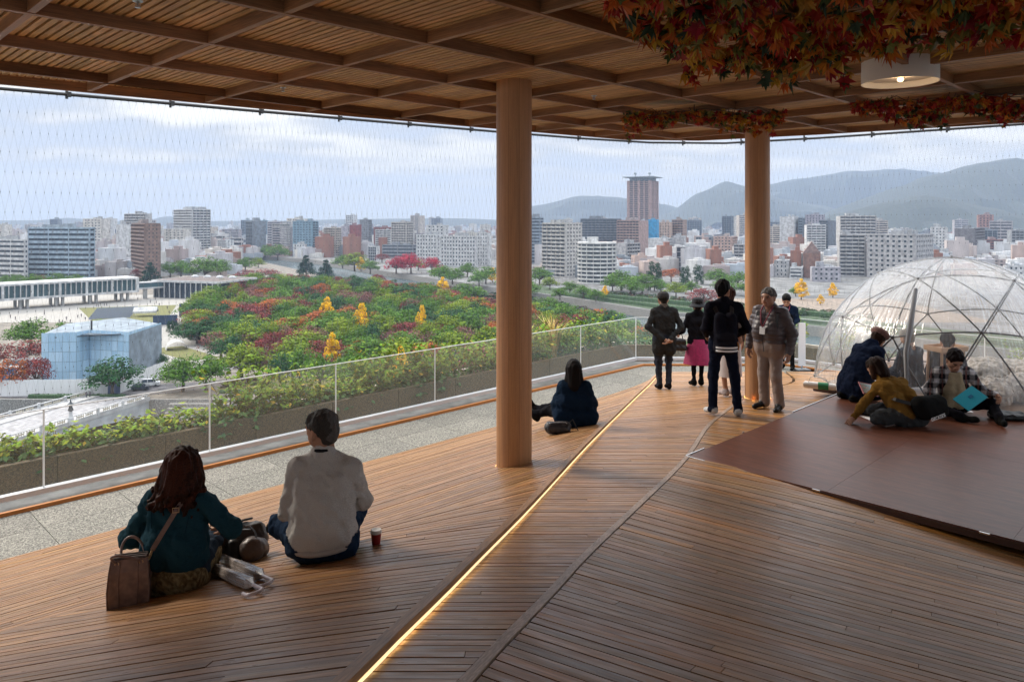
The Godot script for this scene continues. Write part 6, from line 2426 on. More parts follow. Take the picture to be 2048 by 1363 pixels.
func seated_man() -> void:
	var p := deck_at(646, 1118, slope_depth)
	var j := {"pelvis": Vector3(0, 0.115, 0.02), "chest": Vector3(0.0, 0.46, -0.03), "neck": Vector3(-0.005, 0.625, -0.065), "head": Vector3(-0.02, 0.765, -0.085),
		"sl": Vector3(-0.165, 0.545, -0.04), "sr": Vector3(0.17, 0.545, -0.04), "el": Vector3(-0.222, 0.28, -0.05), "er": Vector3(0.232, 0.32, -0.08), "wl": Vector3(-0.13, 0.24, -0.27), "wr": Vector3(0.10, 0.27, -0.30),
		"hl": Vector3(-0.10, 0.11, 0.0), "hr": Vector3(0.10, 0.11, 0.0), "kl": Vector3(-0.31, 0.12, -0.26), "kr": Vector3(0.15, 0.14, -0.40), "al": Vector3(0.02, 0.06, -0.46), "ar": Vector3(-0.27, 0.07, -0.43), "tl": Vector3(0.16, 0.05, -0.50), "tr": Vector3(-0.40, 0.055, -0.38), "turn": 0.95, "nod": -0.05}
	var o := {"top": Color(0.60, 0.575, 0.54), "sleeve": Color(0.60, 0.575, 0.54), "bottom": Color(0.018, 0.038, 0.075), "shoe": Color(0.02, 0.02, 0.022), "hair": Color(0.085, 0.076, 0.07), "hair2": Color(0.17, 0.16, 0.15), "girth": 1.10, "arm": 1.06, "leg": 1.08, "cell": 0.010, "fold": 0.018, "hair_fold": 0.011, "hair_cell": 0.006, "skin": Color(0.50, 0.28, 0.19), "curl": 1.0,
		"more": [[Vector3(-0.075, 0.20, 0.025), Vector3(0.075, 0.20, 0.025), 0.126, 0.126, "top"], [Vector3(-0.07, 0.165, 0.035), Vector3(0.07, 0.165, 0.035), 0.118, 0.118, "top"], [Vector3(0, 0.35, 0.0), Vector3(0, 0.22, 0.02), 0.14, 0.14, "top"]],
		"locks": [[Vector3(0, 0.06, 0.05), Vector3(0, -0.02, 0.075), 0.06, 0.045, "hair2"]]}
	var root := figure("grey haired man in white sweater and jeans sitting on the deck, back to us", p, 0.10, j, o)
	var col := MB.new()
	var cp := []
	for i in 16:
		cp.append(Vector3(-0.005 + cos(TAU * i / 16.0) * 0.060, 0.648 + 0.012 * sin(TAU * i / 16.0), -0.068 + sin(TAU * i / 16.0) * 0.060))
	col.tube(cp, [0.011], 7, false, true)
	col.c.fill(Color(0.02, 0.02, 0.026))
	part("collar", col, M.cloth, root)
	# ribbed hem of the sweater
	var hem := MB.new()
	var pts := []
	for i in 24:
		var a := TAU * i / 24.0
		pts.append(Vector3(cos(a) * 0.186, 0.118 + 0.008 * sin(a * 2.0) - 0.02 * sin(a), sin(a) * 0.126 + 0.022))
	hem.tube(pts, [0.02], 8, false, true)
	hem.c.fill(Color(0.55, 0.50, 0.46))
	part("sweater_hem", hem, M.cloth, root)


func seated_woman(r: RandomNumberGenerator) -> void:
	var p := deck_at(352, 1176, slope_depth)
	var denim := Color(0.022, 0.070, 0.098)
	var j := {"pelvis": Vector3(0, 0.14, 0.02), "chest": Vector3(0.0, 0.43, -0.03), "neck": Vector3(0.0, 0.56, -0.05), "head": Vector3(0.005, 0.685, -0.075),
		"sl": Vector3(-0.155, 0.50, -0.03), "sr": Vector3(0.155, 0.50, -0.03), "el": Vector3(-0.31, 0.27, -0.02), "er": Vector3(0.315, 0.345, -0.05), "wl": Vector3(-0.12, 0.23, -0.16), "wr": Vector3(0.19, 0.29, -0.22),
		"hl": Vector3(-0.085, 0.12, 0.0), "hr": Vector3(0.085, 0.12, 0.0), "kl": Vector3(-0.09, 0.10, -0.36), "kr": Vector3(0.03, 0.10, -0.36), "al": Vector3(0.02, 0.06, -0.58), "ar": Vector3(-0.08, 0.06, -0.56), "tl": Vector3(0.06, 0.05, -0.68), "tr": Vector3(-0.14, 0.05, -0.66), "nod": -0.12, "tilt": -0.04}
	var o := {"top": denim, "bottom": Color(0.03, 0.045, 0.07), "shoe": Color(0.05, 0.04, 0.035), "hair": Color(0.045, 0.016, 0.010), "hair2": Color(0.085, 0.026, 0.014), "girth": 0.98, "cell": 0.010, "fold": 0.022, "hair_fold": 0.016, "hair_blend": 0.009, "hair_cell": 0.007, "curl": 0.9, "arm": 1.06,
		"more": [[Vector3(-0.07, 0.27, 0.03), Vector3(0.07, 0.27, 0.03), 0.118, 0.118, "top"], [Vector3(-0.075, 0.22, 0.035), Vector3(0.075, 0.22, 0.035), 0.122, 0.122, "top"]],
		"locks": curls(r, 60, 0.25, 0.06, 0.034, 0.017) + [[Vector3(0, 0.03, 0.05), Vector3(0, -0.12, 0.075), 0.09, 0.075, "hair"], [Vector3(-0.06, 0.0, 0.03), Vector3(-0.08, -0.13, 0.04), 0.05, 0.045, "hair"], [Vector3(0.06, 0.0, 0.03), Vector3(0.08, -0.13, 0.04), 0.05, 0.045, "hair"]]}
	var root := figure("woman in teal denim jacket with wavy dark hair sitting on the deck", p, -0.08, j, o)
	# knitted skirt spread on the boards
	paints["skirt"] = Color(0.20, 0.145, 0.065)
	var sk := MB.new()
	net(sk, [[Vector3(-0.085, 0.095, 0.045), Vector3(0.085, 0.095, 0.045), 0.118, 0.118, "skirt"], [Vector3(-0.08, 0.07, -0.04), Vector3(-0.09, 0.07, -0.34), 0.10, 0.08, "skirt"], [Vector3(0.07, 0.07, -0.04), Vector3(0.03, 0.07, -0.34), 0.10, 0.08, "skirt"], [Vector3(0.0, 0.06, -0.02), Vector3(-0.02, 0.06, -0.34), 0.08, 0.08, "skirt"]], 0.012, 0.05, 0.02)
	orient(sk)
	for i in sk.c.size():
		var k := r.randf()
		var q := sk.v[i]
		var pat := fold_noise.get_noise_3d(q.x * 900.0, q.y * 900.0, q.z * 900.0)
		sk.c[i] = Color(0.12, 0.085, 0.04).lerp(Color(0.36, 0.28, 0.15), clampf(pat * 1.6 + 0.5, 0, 1))
	part("skirt", sk, M.cloth, root)
	# seams of the jacket
	var seam := MB.new()
	for s in [-1.0, 1.0]:
		var line := []
		for i in 6:
			var t := i / 5.0
			line.append(Vector3(s * lerpf(0.115, 0.075, t), lerpf(0.47, 0.17, t), lerpf(0.066, 0.128, t)))
		seam.tube(line, [0.0022], 5)
	seam.c.fill(Color(0.012, 0.04, 0.06))
	part("jacket_seam", seam, M.cloth, root)
	# shoulder strap and the handbag that hangs from it
	var tan := mat("taupe_leather", lin(0.26, 0.165, 0.14), 0.42, M.grime, {"tri": 3.0, "spec": 0.5})
	var gold := mat("gold_metal", lin(0.62, 0.45, 0.25), 0.28, null, {"metal": 0.95})
	var bp := deck_at(262, 1205, slope_depth)
	var bag := thing("handbag", "taupe leather handbag with a rolled handle standing beside the woman in denim", "handbag", bp, 0.25)
	var bm := MB.new()
	var prof := [[0.0, 0.105, 0.075], [0.10, 0.108, 0.072], [0.20, 0.10, 0.062], [0.265, 0.092, 0.045]]
	for i in prof.size() - 1:
		var a: Array = prof[i]
		var c: Array = prof[i + 1]
		for e in [[Vector3(1, 0, 1), Vector3(-1, 0, 1)], [Vector3(-1, 0, 1), Vector3(-1, 0, -1)], [Vector3(-1, 0, -1), Vector3(1, 0, -1)], [Vector3(1, 0, -1), Vector3(1, 0, 1)]]:
			var ea: Vector3 = e[0]
			var eb: Vector3 = e[1]
			var pin0 := 0.0 if ea.x * eb.x < 0 else 0.012
			var m0 := (ea + eb) * 0.5
			bm.quad(Vector3(ea.x * a[1], a[0], ea.z * a[2]), Vector3(m0.x * (a[1] - pin0), a[0], m0.z * a[2]), Vector3(m0.x * (c[1] - pin0), c[0], m0.z * c[2]), Vector3(ea.x * c[1], c[0], ea.z * c[2]), m0)
			bm.quad(Vector3(m0.x * (a[1] - pin0), a[0], m0.z * a[2]), Vector3(eb.x * a[1], a[0], eb.z * a[2]), Vector3(eb.x * c[1], c[0], eb.z * c[2]), Vector3(m0.x * (c[1] - pin0), c[0], m0.z * c[2]), m0)
	bm.quad(Vector3(-0.105, 0.002, -0.075), Vector3(0.105, 0.002, -0.075), Vector3(0.105, 0.002, 0.075), Vector3(-0.105, 0.002, 0.075), Vector3.DOWN)
	part("bag_body", bm, tan, bag)
	var pip := MB.new()
	for sx in [-1.0, 1.0]:
		for sz in [-1.0, 1.0]:
			pip.tube([Vector3(0.105 * sx, 0.004, 0.075 * sz), Vector3(0.108 * sx, 0.1, 0.072 * sz), Vector3(0.1 * sx, 0.2, 0.062 * sz), Vector3(0.092 * sx, 0.265, 0.045 * sz)], [0.004], 6)
	pip.tube([Vector3(-0.045, 0.006, 0.077), Vector3(-0.05, 0.14, 0.072), Vector3(-0.045, 0.262, 0.049)], [0.003], 5)
	pip.tube([Vector3(0.045, 0.006, 0.077), Vector3(0.05, 0.14, 0.072), Vector3(0.045, 0.262, 0.049)], [0.003], 5)
	part("piping", pip, mat("taupe_dark", lin(0.15, 0.09, 0.075), 0.45), bag)
	var lid := MB.new()
	lid.quad(Vector3(-0.088, 0.258, -0.042), Vector3(0.088, 0.258, -0.042), Vector3(0.088, 0.252, 0.042), Vector3(-0.088, 0.252, 0.042), Vector3.UP)
	for i in 3:
		lid.cube(Vector3(0, 0.262, -0.025 + i * 0.025), Vector3(0.17, 0.02, 0.006))
	part("lining", lid, mat("bag_inside", lin(0.10, 0.075, 0.068), 0.6), bag)
	for sz in [-1.0, 1.0]:
		var hd := MB.new()
		var hp_ := []
		for i in 13:
			var a := PI * i / 12.0
			hp_.append(Vector3(-cos(a) * 0.062 - 0.055 * (1.0 if sz > 0 else 0.4) * sin(a), 0.25 + sin(a) * (0.085 if sz < 0 else 0.06), 0.046 * sz + sin(a) * 0.05 * sz))
		hd.tube(hp_, [0.0075], 7)
		part("handle", hd, tan, bag)
		var ring := MB.new()
		for sx in [-1.0, 1.0]:
			var rp := []
			for i in 10:
				rp.append(Vector3(0.062 * sx + cos(TAU * i / 10) * 0.010, 0.245 + sin(TAU * i / 10) * 0.010, 0.05 * sz))
			ring.tube(rp, [0.0022], 5, false, true)
		part("ring", ring, gold, bag)
	# strap in the woman's own axes, from her right shoulder to the bag
	var inv := root.transform.affine_inverse()
	var hook := inv * (bp + Vector3(0.09, 0.25, 0.0))
	strap("bag_strap", bag, [bag.transform.affine_inverse() * root.transform * Vector3(0.075, 0.560, 0.01), bag.transform.affine_inverse() * root.transform * Vector3(0.05, 0.50, 0.085), bag.transform.affine_inverse() * root.transform * Vector3(0.0, 0.40, 0.125), bag.transform.affine_inverse() * root.transform * Vector3(-0.05, 0.30, 0.162)], 0.026, 0.006, tan)
	var chain := MB.new()
	var ca: Vector3 = bag.transform.affine_inverse() * root.transform * Vector3(-0.05, 0.30, 0.166)
	var cb := Vector3(0.085, 0.255, 0.03)
	for i in 22:
		var q := ca.lerp(cb, (i + 0.5) / 22.0) + Vector3(0, -0.02, 0.01) * sin(PI * (i + 0.5) / 22.0)
		var rp := []
		var dirc := (cb - ca).normalized()
		var sd := dirc.cross(Vector3.UP if i % 2 == 0 else Vector3(0.3, 0.2, 1)).normalized()
		for k in 8:
			rp.append(q + dirc * cos(TAU * k / 8) * 0.009 + sd * sin(TAU * k / 8) * 0.0055)
		chain.tube(rp, [0.0017], 4, false, true)
	part("chain", chain, gold, bag)
	var buckle := MB.new()
	var bq: Vector3 = bag.transform.affine_inverse() * root.transform * Vector3(0.048, 0.497, 0.093)
	var rp2 := []
	for e in [Vector3(-0.017, -0.013, 0), Vector3(0.017, -0.013, 0), Vector3(0.017, 0.013, 0), Vector3(-0.017, 0.013, 0)]:
		rp2.append(bq + e)
	buckle.tube(rp2, [0.0028], 5, false, true)
	part("buckle", buckle, gold, bag)


func navy_woman(r: RandomNumberGenerator) -> void:
	var p := deck_at(1150, 852, slope_depth)
	var navy := Color(0.010, 0.020, 0.045)
	var j := {"pelvis": Vector3(0, 0.12, 0.02), "chest": Vector3(-0.01, 0.44, -0.02), "neck": Vector3(-0.01, 0.57, -0.03), "head": Vector3(-0.012, 0.70, -0.05),
		"sl": Vector3(-0.15, 0.50, -0.01), "sr": Vector3(0.14, 0.50, -0.01), "el": Vector3(-0.24, 0.28, -0.02), "er": Vector3(0.23, 0.28, -0.02), "wl": Vector3(-0.24, 0.12, -0.10), "wr": Vector3(0.14, 0.20, -0.22),
		"hl": Vector3(-0.085, 0.11, 0.0), "hr": Vector3(0.085, 0.11, 0.0), "kl": Vector3(-0.30, 0.13, -0.26), "kr": Vector3(-0.18, 0.16, -0.36), "al": Vector3(-0.49, 0.07, -0.30), "ar": Vector3(-0.45, 0.08, -0.52), "tl": Vector3(-0.58, 0.15, -0.34), "tr": Vector3(-0.54, 0.17, -0.56), "nod": -0.05}
	var o := {"top": navy, "sleeve": Color(0.012, 0.028, 0.058), "bottom": Color(0.012, 0.012, 0.016), "shoe": Color(0.014, 0.014, 0.014), "hair": Color(0.012, 0.009, 0.008), "fold": 0.016, "girth": 1.15, "cell": 0.012, "hair_fold": 0.01, "arm": 1.1,
		"locks": [[Vector3(0, 0.02, 0.05), Vector3(0, -0.20, 0.06), 0.09, 0.085, "hair"], [Vector3(-0.05, 0, 0.03), Vector3(-0.09, -0.20, 0.03), 0.05, 0.04, "hair"], [Vector3(0.05, 0, 0.03), Vector3(0.09, -0.20, 0.03), 0.05, 0.04, "hair"]],
		"more": [[Vector3(-0.16, 0.14, 0.05), Vector3(0.17, 0.13, 0.05), 0.12, 0.12, "top"], [Vector3(-0.12, 0.30, 0.03), Vector3(0.12, 0.30, 0.03), 0.12, 0.12, "top"], [Vector3(0.19, 0.14, 0.0), Vector3(0.17, 0.32, -0.02), 0.09, 0.08, "top"], [Vector3(-0.18, 0.14, 0.0), Vector3(-0.17, 0.30, -0.02), 0.09, 0.08, "top"]]}
	figure("long haired woman in wide navy jacket sitting right of the nearer column", p, 0.0, j, o)
	var q := deck_at(1117, 866, slope_depth)
	var bag := thing("shoulder_bag", "small black shoulder bag on the deck beside the seated woman in navy", "bag", q, 0.15)
	var dark := mat("black_nylon", lin(0.016, 0.014, 0.016), 0.45, null, {"spec": 0.45})
	paints["bagc"] = Color(0.02, 0.017, 0.02)
	var b := MB.new()
	net(b, [[Vector3(-0.10, 0.075, 0), Vector3(0.09, 0.07, 0.0), 0.070, 0.066, "bagc"], [Vector3(-0.09, 0.055, 0.02), Vector3(0.09, 0.05, 0.02), 0.055, 0.05, "bagc"]], 0.01, 0.03, 0.012)
	orient(b)
	part("bag_body", b, dark, bag)
	var z := MB.new()
	z.tube([Vector3(-0.12, 0.13, 0.03), Vector3(-0.03, 0.145, 0.035), Vector3(0.08, 0.135, 0.035), Vector3(0.13, 0.09, 0.03)], [0.004], 6)
	part("zip", z, M.steel, bag)
	var s := MB.new()
	s.tube([Vector3(0.12, 0.11, 0.0), Vector3(0.17, 0.16, 0.01), Vector3(0.21, 0.07, 0.05), Vector3(0.24, 0.01, 0.08), Vector3(0.12, 0.008, 0.10), Vector3(-0.05, 0.008, 0.09)], [0.007], 6)
	part("strap", s, dark, bag)


func hat(root: Node, called: String, x: Transform3D, prof: Array, m: Material) -> void:
	var b := MB.new()
	b.lathe(x, prof, 20)
	part(called, b, m, root)


func standing_group(r: RandomNumberGenerator) -> void:
	# grey coated man walking away with his hands clasped behind his back
	var p := deck_at(1328, 778, ramp_depth)
	var j := standing(1.66)
	j.kl = Vector3(-0.09, 0.47, -0.02)
	j.al = Vector3(-0.085, 0.085, 0.04)
	j.tl = Vector3(-0.09, 0.035, -0.13)
	j.kr = Vector3(0.11, 0.48, -0.10)
	j.ar = Vector3(0.06, 0.10, 0.10)
	j.tr = Vector3(0.06, 0.045, -0.07)
	j.el = Vector3(-0.29, 1.08, 0.06)
	j.er = Vector3(0.29, 1.08, 0.06)
	j.wl = Vector3(-0.05, 0.89, 0.17)
	j.wr = Vector3(0.07, 0.90, 0.19)
	j.dl = Vector3(0.08, -0.04, 0.02)
	j.dr = Vector3(-0.06, -0.06, 0.0)
	j.head = Vector3(0.0, 1.535, -0.05)
	j.nod = -0.2
	var grey := Color(0.034, 0.033, 0.034)
	var root := figure("man in a dark grey coat walking away with his hands clasped behind his back", p, 0.05, j, {"top": grey, "bottom": Color(0.03, 0.035, 0.045), "shoe": Color(0.012, 0.01, 0.01), "hair": Color(0.016, 0.012, 0.011), "hair2": Color(0.03, 0.026, 0.024), "girth": 1.08, "fold": 0.018, "arm": 1.05, "collar": Color(0.10, 0.075, 0.06),
		"more": [[Vector3(-0.08, 0.86, 0.01), Vector3(-0.09, 0.70, 0.02), 0.115, 0.12, "top"], [Vector3(0.08, 0.86, 0.01), Vector3(0.09, 0.70, 0.02), 0.115, 0.12, "top"]]})
	hat(root, "knit_cap", Transform3D(Basis(Vector3.RIGHT, -0.2), Vector3(0, 1.56, -0.045)), [Vector2(0.098, -0.01), Vector2(0.104, 0.03), Vector2(0.095, 0.075), Vector2(0.06, 0.11), Vector2(0.0, 0.122)], mat("cap_black", lin(0.014, 0.012, 0.012), 0.9))
	# woman in the magenta skirt
	p = deck_at(1396, 772, ramp_depth)
	j = standing(1.53)
	j.wl = Vector3(-0.30, 0.92, -0.10)
	j.el = Vector3(-0.27, 0.98, 0.02)
	j.wr = Vector3(0.16, 0.98, -0.22)
	j.al = Vector3(-0.07, 0.085, 0.02)
	j.tl = Vector3(-0.11, 0.035, -0.12)
	j.ar = Vector3(0.06, 0.085, -0.02)
	j.tr = Vector3(0.08, 0.035, -0.16)
	j.kl = Vector3(-0.07, 0.42, -0.02)
	j.kr = Vector3(0.07, 0.42, -0.03)
	root = figure("woman in a black jacket, black hat and magenta skirt walking away", p, -0.1, j, {"top": Color(0.012, 0.013, 0.018), "bottom": Color(0.010, 0.010, 0.012), "shoe": Color(0.01, 0.01, 0.01), "leg": 0.74, "hair": Color(0.012, 0.01, 0.009), "girth": 0.98})
	var sk := MB.new()
	for ring in [[0.84, 0.66], [0.66, 0.40]]:
		for i in 28:
			var q := []
			for e in [[ring[0], i], [ring[0], i + 1], [ring[1], i + 1], [ring[1], i]]:
				var y: float = e[0]
				var a: float = TAU * e[1] / 28.0
				var flare := lerpf(0.255, 0.16, (y - 0.40) / 0.44) + 0.012 * sin(a * 7.0) * (0.86 - y) * 2.2
				q.append(Vector3(cos(a) * flare, y, sin(a) * flare * 0.78))
			sk.quad_n(q[0], q[1], q[2], q[3], Vector3(q[0].x, 0.06, q[0].z).normalized(), Vector3(q[1].x, 0.06, q[1].z).normalized(), Vector3(q[2].x, 0.06, q[2].z).normalized(), Vector3(q[3].x, 0.06, q[3].z).normalized(), Rect2(i * 0.1, ring[1], 0.1, 0.25))
	part("skirt", sk, mat("magenta", lin(0.34, 0.008, 0.085), 0.8, M.grime, {"tri": 4.0}), root)
	var felt := mat("hat_felt", lin(0.010, 0.011, 0.014), 0.9)
	hat(root, "hat", Transform3D(Basis(Vector3.RIGHT, -0.05), Vector3(0, 1.44, -0.02)), [Vector2(0.15, -0.045), Vector2(0.152, -0.035), Vector2(0.108, 0.015), Vector2(0.104, 0.06), Vector2(0.095, 0.10), Vector2(0.05, 0.125), Vector2(0.0, 0.128)], felt)
	var bag := thing("tote_bag", "black tote bag hanging from the arm of the woman in the magenta skirt", "bag", p + Vector3(-0.33, 0.62, 0.03))
	paints["bagc"] = Color(0.012, 0.011, 0.012)
	var tb := MB.new()
	net(tb, [[Vector3(-0.08, 0.06, 0), Vector3(0.08, 0.06, 0), 0.055, 0.055, "bagc"], [Vector3(-0.07, 0.18, 0), Vector3(0.07, 0.18, 0), 0.045, 0.045, "bagc"]], 0.012, 0.08, 0.012)
	orient(tb)
	part("bag_body", tb, M.black_nylon, bag)
	var hs := MB.new()
	hs.tube([Vector3(-0.05, 0.21, 0), Vector3(-0.035, 0.33, 0.0), Vector3(0.03, 0.35, -0.02), Vector3(0.06, 0.21, 0)], [0.008], 6)
	part("handle", hs, M.black_nylon, bag)
	# man with the backpack, looking to his right
	p = deck_at(1447, 828, floor_depth)
	j = standing(1.70, 1.05)
	j.al = Vector3(-0.145, 0.085, 0.04)
	j.tl = Vector3(-0.19, 0.035, -0.10)
	j.ar = Vector3(0.155, 0.085, 0.10)
	j.tr = Vector3(0.19, 0.035, -0.06)
	j.kl = Vector3(-0.13, 0.48, 0.0)
	j.kr = Vector3(0.14, 0.48, 0.02)
	j.el = Vector3(-0.25, 1.10, 0.06)
	j.wl = Vector3(-0.17, 0.98, -0.18)
	j.er = Vector3(0.29, 1.10, 0.05)
	j.wr = Vector3(0.20, 0.98, -0.16)
	j.turn = -0.75
	var dk := Color(0.012, 0.014, 0.022)
	root = figure("man in dark navy standing astride the pale trim strip, looking right", p, 0.0, j, {"top": dk, "bottom": Color(0.010, 0.014, 0.028), "shoe": Color(0.62, 0.62, 0.62), "hair": Color(0.009, 0.008, 0.008), "girth": 1.02, "leg": 1.0, "cuff": 0.056, "fold": 0.014, "arm": 1.08, "locks": [[Vector3(0, 0.07, 0.0), Vector3(0, 0.05, 0.04), 0.082, 0.08, "hair"]]})
	var bk := thing("backpack", "black backpack with two white stripes on the back of the man in navy", "backpack", p + Vector3(-0.02, 0.80, 0.14))
	paints["bagc"] = Color(0.014, 0.015, 0.02)
	paints["bagd"] = Color(0.022, 0.023, 0.03)
	var bb := MB.new()
	net(bb, [[Vector3(-0.07, 0.08, 0.03), Vector3(-0.065, 0.45, 0.02), 0.085, 0.075, "bagc"], [Vector3(0.07, 0.08, 0.03), Vector3(0.065, 0.45, 0.02), 0.085, 0.075, "bagc"], [Vector3(-0.06, 0.10, 0.07), Vector3(0.06, 0.10, 0.07), 0.07, 0.07, "bagd"], [Vector3(-0.06, 0.22, 0.07), Vector3(0.06, 0.22, 0.07), 0.06, 0.06, "bagd"]], 0.012, 0.03, 0.01)
	orient(bb)
	part("bag_body", bb, M.cloth, bk)
	var wh := mat("stripe_white", lin(0.72, 0.72, 0.72), 0.7)
	for y in [0.055, 0.095]:
		var st := MB.new()
		var line := []
		for i in 9:
			var a := lerpf(-1.2, 1.2, i / 8.0)
			line.append(Vector3(sin(a) * 0.150, y, 0.055 + cos(a) * 0.112))
		for i in 8:
			st.bar(line[i], line[i + 1], 0.006, 0.022)
		part("stripe", st, wh, bk)
	var tg := MB.new()
	tg.tube([Vector3(0.13, 0.16, 0.10), Vector3(0.14, 0.11, 0.12), Vector3(0.135, 0.06, 0.12)], [0.008, 0.012, 0.004], 6)
	part("tassel", tg, mat("tassel_tan", lin(0.32, 0.14, 0.04), 0.7), bk)
	for s in [-1.0, 1.0]:
		strap("shoulder_strap", bk, [Vector3(0.09 * s, 0.50, 0.0), Vector3(0.11 * s, 0.585, -0.08), Vector3(0.115 * s, 0.54, -0.21), Vector3(0.13 * s, 0.30, -0.24)], 0.05, 0.012, M.black_nylon)
	# the person almost hidden behind him
	p = deck_at(1459, 792, ramp_depth)
	j = standing(1.60)
	j.al = Vector3(-0.07, 0.085, 0.02)
	j.ar = Vector3(0.06, 0.085, 0.0)
	j.tl = Vector3(-0.08, 0.035, -0.13)
	j.tr = Vector3(0.08, 0.035, -0.14)
	root = figure("woman in a pale skirt almost hidden behind the man with the striped backpack", p, 0.2, j, {"top": Color(0.20, 0.19, 0.19), "bottom": Color(0.48, 0.30, 0.22), "shin": "skin", "shoe": Color(0.40, 0.34, 0.33), "hair": Color(0.055, 0.022, 0.012), "leg": 0.72, "locks": [[Vector3(0, 0.06, 0.09), Vector3(-0.03, -0.10, 0.12), 0.04, 0.02, "hair"]]})
	sk = MB.new()
	sk.lathe(Transform3D(Basis.from_scale(Vector3(1, 1, 0.8)), Vector3.ZERO), [Vector2(0.19, 0.30), Vector2(0.185, 0.5), Vector2(0.165, 0.82)], 24)
	part("skirt", sk, mat("pale_skirt", lin(0.50, 0.45, 0.44), 0.85), root)
	# man in the padded jacket, facing left towards us
	p = deck_at(1541, 818, floor_depth)
	j = standing(1.60, 1.08)
	j.el = Vector3(-0.30, 1.03, 0.02)
	j.er = Vector3(0.30, 1.03, 0.04)
	j.wl = Vector3(-0.30, 0.80, -0.06)
	j.wr = Vector3(0.30, 0.80, -0.02)
	j.al = Vector3(-0.12, 0.085, 0.02)
	j.ar = Vector3(0.10, 0.085, 0.03)
	j.tl = Vector3(-0.16, 0.035, -0.15)
	j.tr = Vector3(0.15, 0.035, -0.14)
	j.head = Vector3(0, 1.475, -0.05)
	j.turn = 0.05
	root = figure("man in grey padded jacket and beige trousers standing by the farther column", p, 2.30, j, {"top": Color(0.115, 0.095, 0.105), "bottom": Color(0.34, 0.26, 0.23), "shoe": Color(0.012, 0.012, 0.013), "hair": Color(0.22, 0.21, 0.20), "hair2": Color(0.26, 0.25, 0.24), "girth": 1.30, "belly": -0.05, "leg": 1.1, "cuff": 0.062, "arm": 1.25, "quilt": 0.008, "fold": 0.008, "shiny": true, "head": 1.06, "collar": Color(0.06, 0.05, 0.055), "skin": Color(0.52, 0.28, 0.19)})
	var la := MB.new()
	la.tube([Vector3(-0.07, 1.37, -0.06), Vector3(-0.075, 1.30, -0.135), Vector3(-0.03, 1.17, -0.185), Vector3(0.0, 1.10, -0.20), Vector3(0.03, 1.17, -0.185), Vector3(0.06, 1.30, -0.135), Vector3(0.06, 1.37, -0.06)], [0.010], 6)
	part("lanyard", la, mat("lanyard_red", lin(0.20, 0.02, 0.04), 0.7), root)
	var card := MB.new()
	card.box(Transform3D(Basis(Vector3.RIGHT, 0.1), Vector3(0.0, 1.06, -0.205)), Vector3(0.075, 0.10, 0.006))
	part("name_card", card, mat("card_white", lin(0.75, 0.75, 0.76), 0.5), root)
	var zp := MB.new()
	zp.tube([Vector3(0.0, 1.33, -0.115), Vector3(0.0, 1.15, -0.178), Vector3(0.0, 0.95, -0.20), Vector3(0.0, 0.78, -0.165)], [0.006], 5)
	part("zip", zp, M.black_nylon, root)
	var gl := MB.new()
	for s in [-1.0, 1.0]:
		var rp := []
		for i in 12:
			rp.append(Vector3(0.034 * s + cos(TAU * i / 12) * 0.023, 1.482 + sin(TAU * i / 12) * 0.017, -0.155))
		gl.tube(rp, [0.0011], 4, false, true)
		gl.tube([Vector3(0.056 * s, 1.485, -0.152), Vector3(0.085 * s, 1.485, -0.06)], [0.0018], 4)
	part("glasses", gl, M.black_nylon, root)
	var sb := thing("backpack", "black backpack hanging behind the right shoulder of the man in the padded jacket", "backpack", p + Basis(Vector3.UP, 2.30) * Vector3(-0.02, 0.78, 0.30), 2.30)
	bb = MB.new()
	paints["bagc"] = Color(0.010, 0.010, 0.012)
	net(bb, [[Vector3(-0.08, 0.05, 0), Vector3(-0.07, 0.40, 0.0), 0.08, 0.07, "bagc"], [Vector3(0.08, 0.05, 0), Vector3(0.07, 0.40, 0.0), 0.08, 0.07, "bagc"]], 0.014, 0.04, 0.014)
	orient(bb)
	part("bag_body", bb, M.cloth, sb)
	for s in [-1.0, 1.0]:
		strap("shoulder_strap", sb, [Vector3(0.10 * s, 0.45, -0.05), Vector3(0.13 * s, 0.55, -0.22), Vector3(0.135 * s, 0.50, -0.40), Vector3(0.14 * s, 0.30, -0.44)], 0.045, 0.012, M.black_nylon)
		var tail := MB.new()
		tail.tube([Vector3(0.06 * s, 0.0, 0.02), Vector3(0.07 * s, -0.10, 0.03)], [0.005], 5)
		part("strap_end", tail, M.black_nylon, sb)
	# attendant on the walkway behind the column
	var base := hp(6.15, 16.75, -WALK)
	j = standing(1.68)
	j.el = Vector3(-0.24, 1.12, -0.04)
	j.wl = Vector3(-0.12, 0.98, -0.26)
	j.er = Vector3(0.26, 1.12, -0.02)
	j.wr = Vector3(0.16, 0.96, -0.26)
	j.nod = -0.55
	j.turn = 0.2
	j.head = Vector3(0, 1.55, -0.06)
	root = figure("attendant in navy shirt with red lanyard looking down, beyond the farther column", base, 2.55, j, {"top": Color(0.010, 0.016, 0.038), "bottom": Color(0.012, 0.012, 0.015), "shoe": Color(0.012, 0.012, 0.012), "hair": Color(0.010, 0.009, 0.008), "locks": [[Vector3(0, 0.07, -0.02), Vector3(0, 0.06, 0.03), 0.085, 0.085, "hair"]]})
	la = MB.new()
	la.tube([Vector3(-0.07, 1.42, -0.04), Vector3(-0.05, 1.28, -0.13), Vector3(0, 1.08, -0.16), Vector3(0.05, 1.28, -0.13), Vector3(0.07, 1.42, -0.04)], [0.010], 6)
	part("lanyard", la, M.lanyard_red, root)
	var stand := thing("sign_stand", "white upright stand held by the attendant beyond the farther column", "stand", hp(6.42, 16.6, -WALK), 0.1)
	var sm := MB.new()
	sm.cube(Vector3(0, 0.58, 0), Vector3(0.16, 0.95, 0.03))
	part("panel", sm, M.card_white, stand)
	var sf := MB.new()
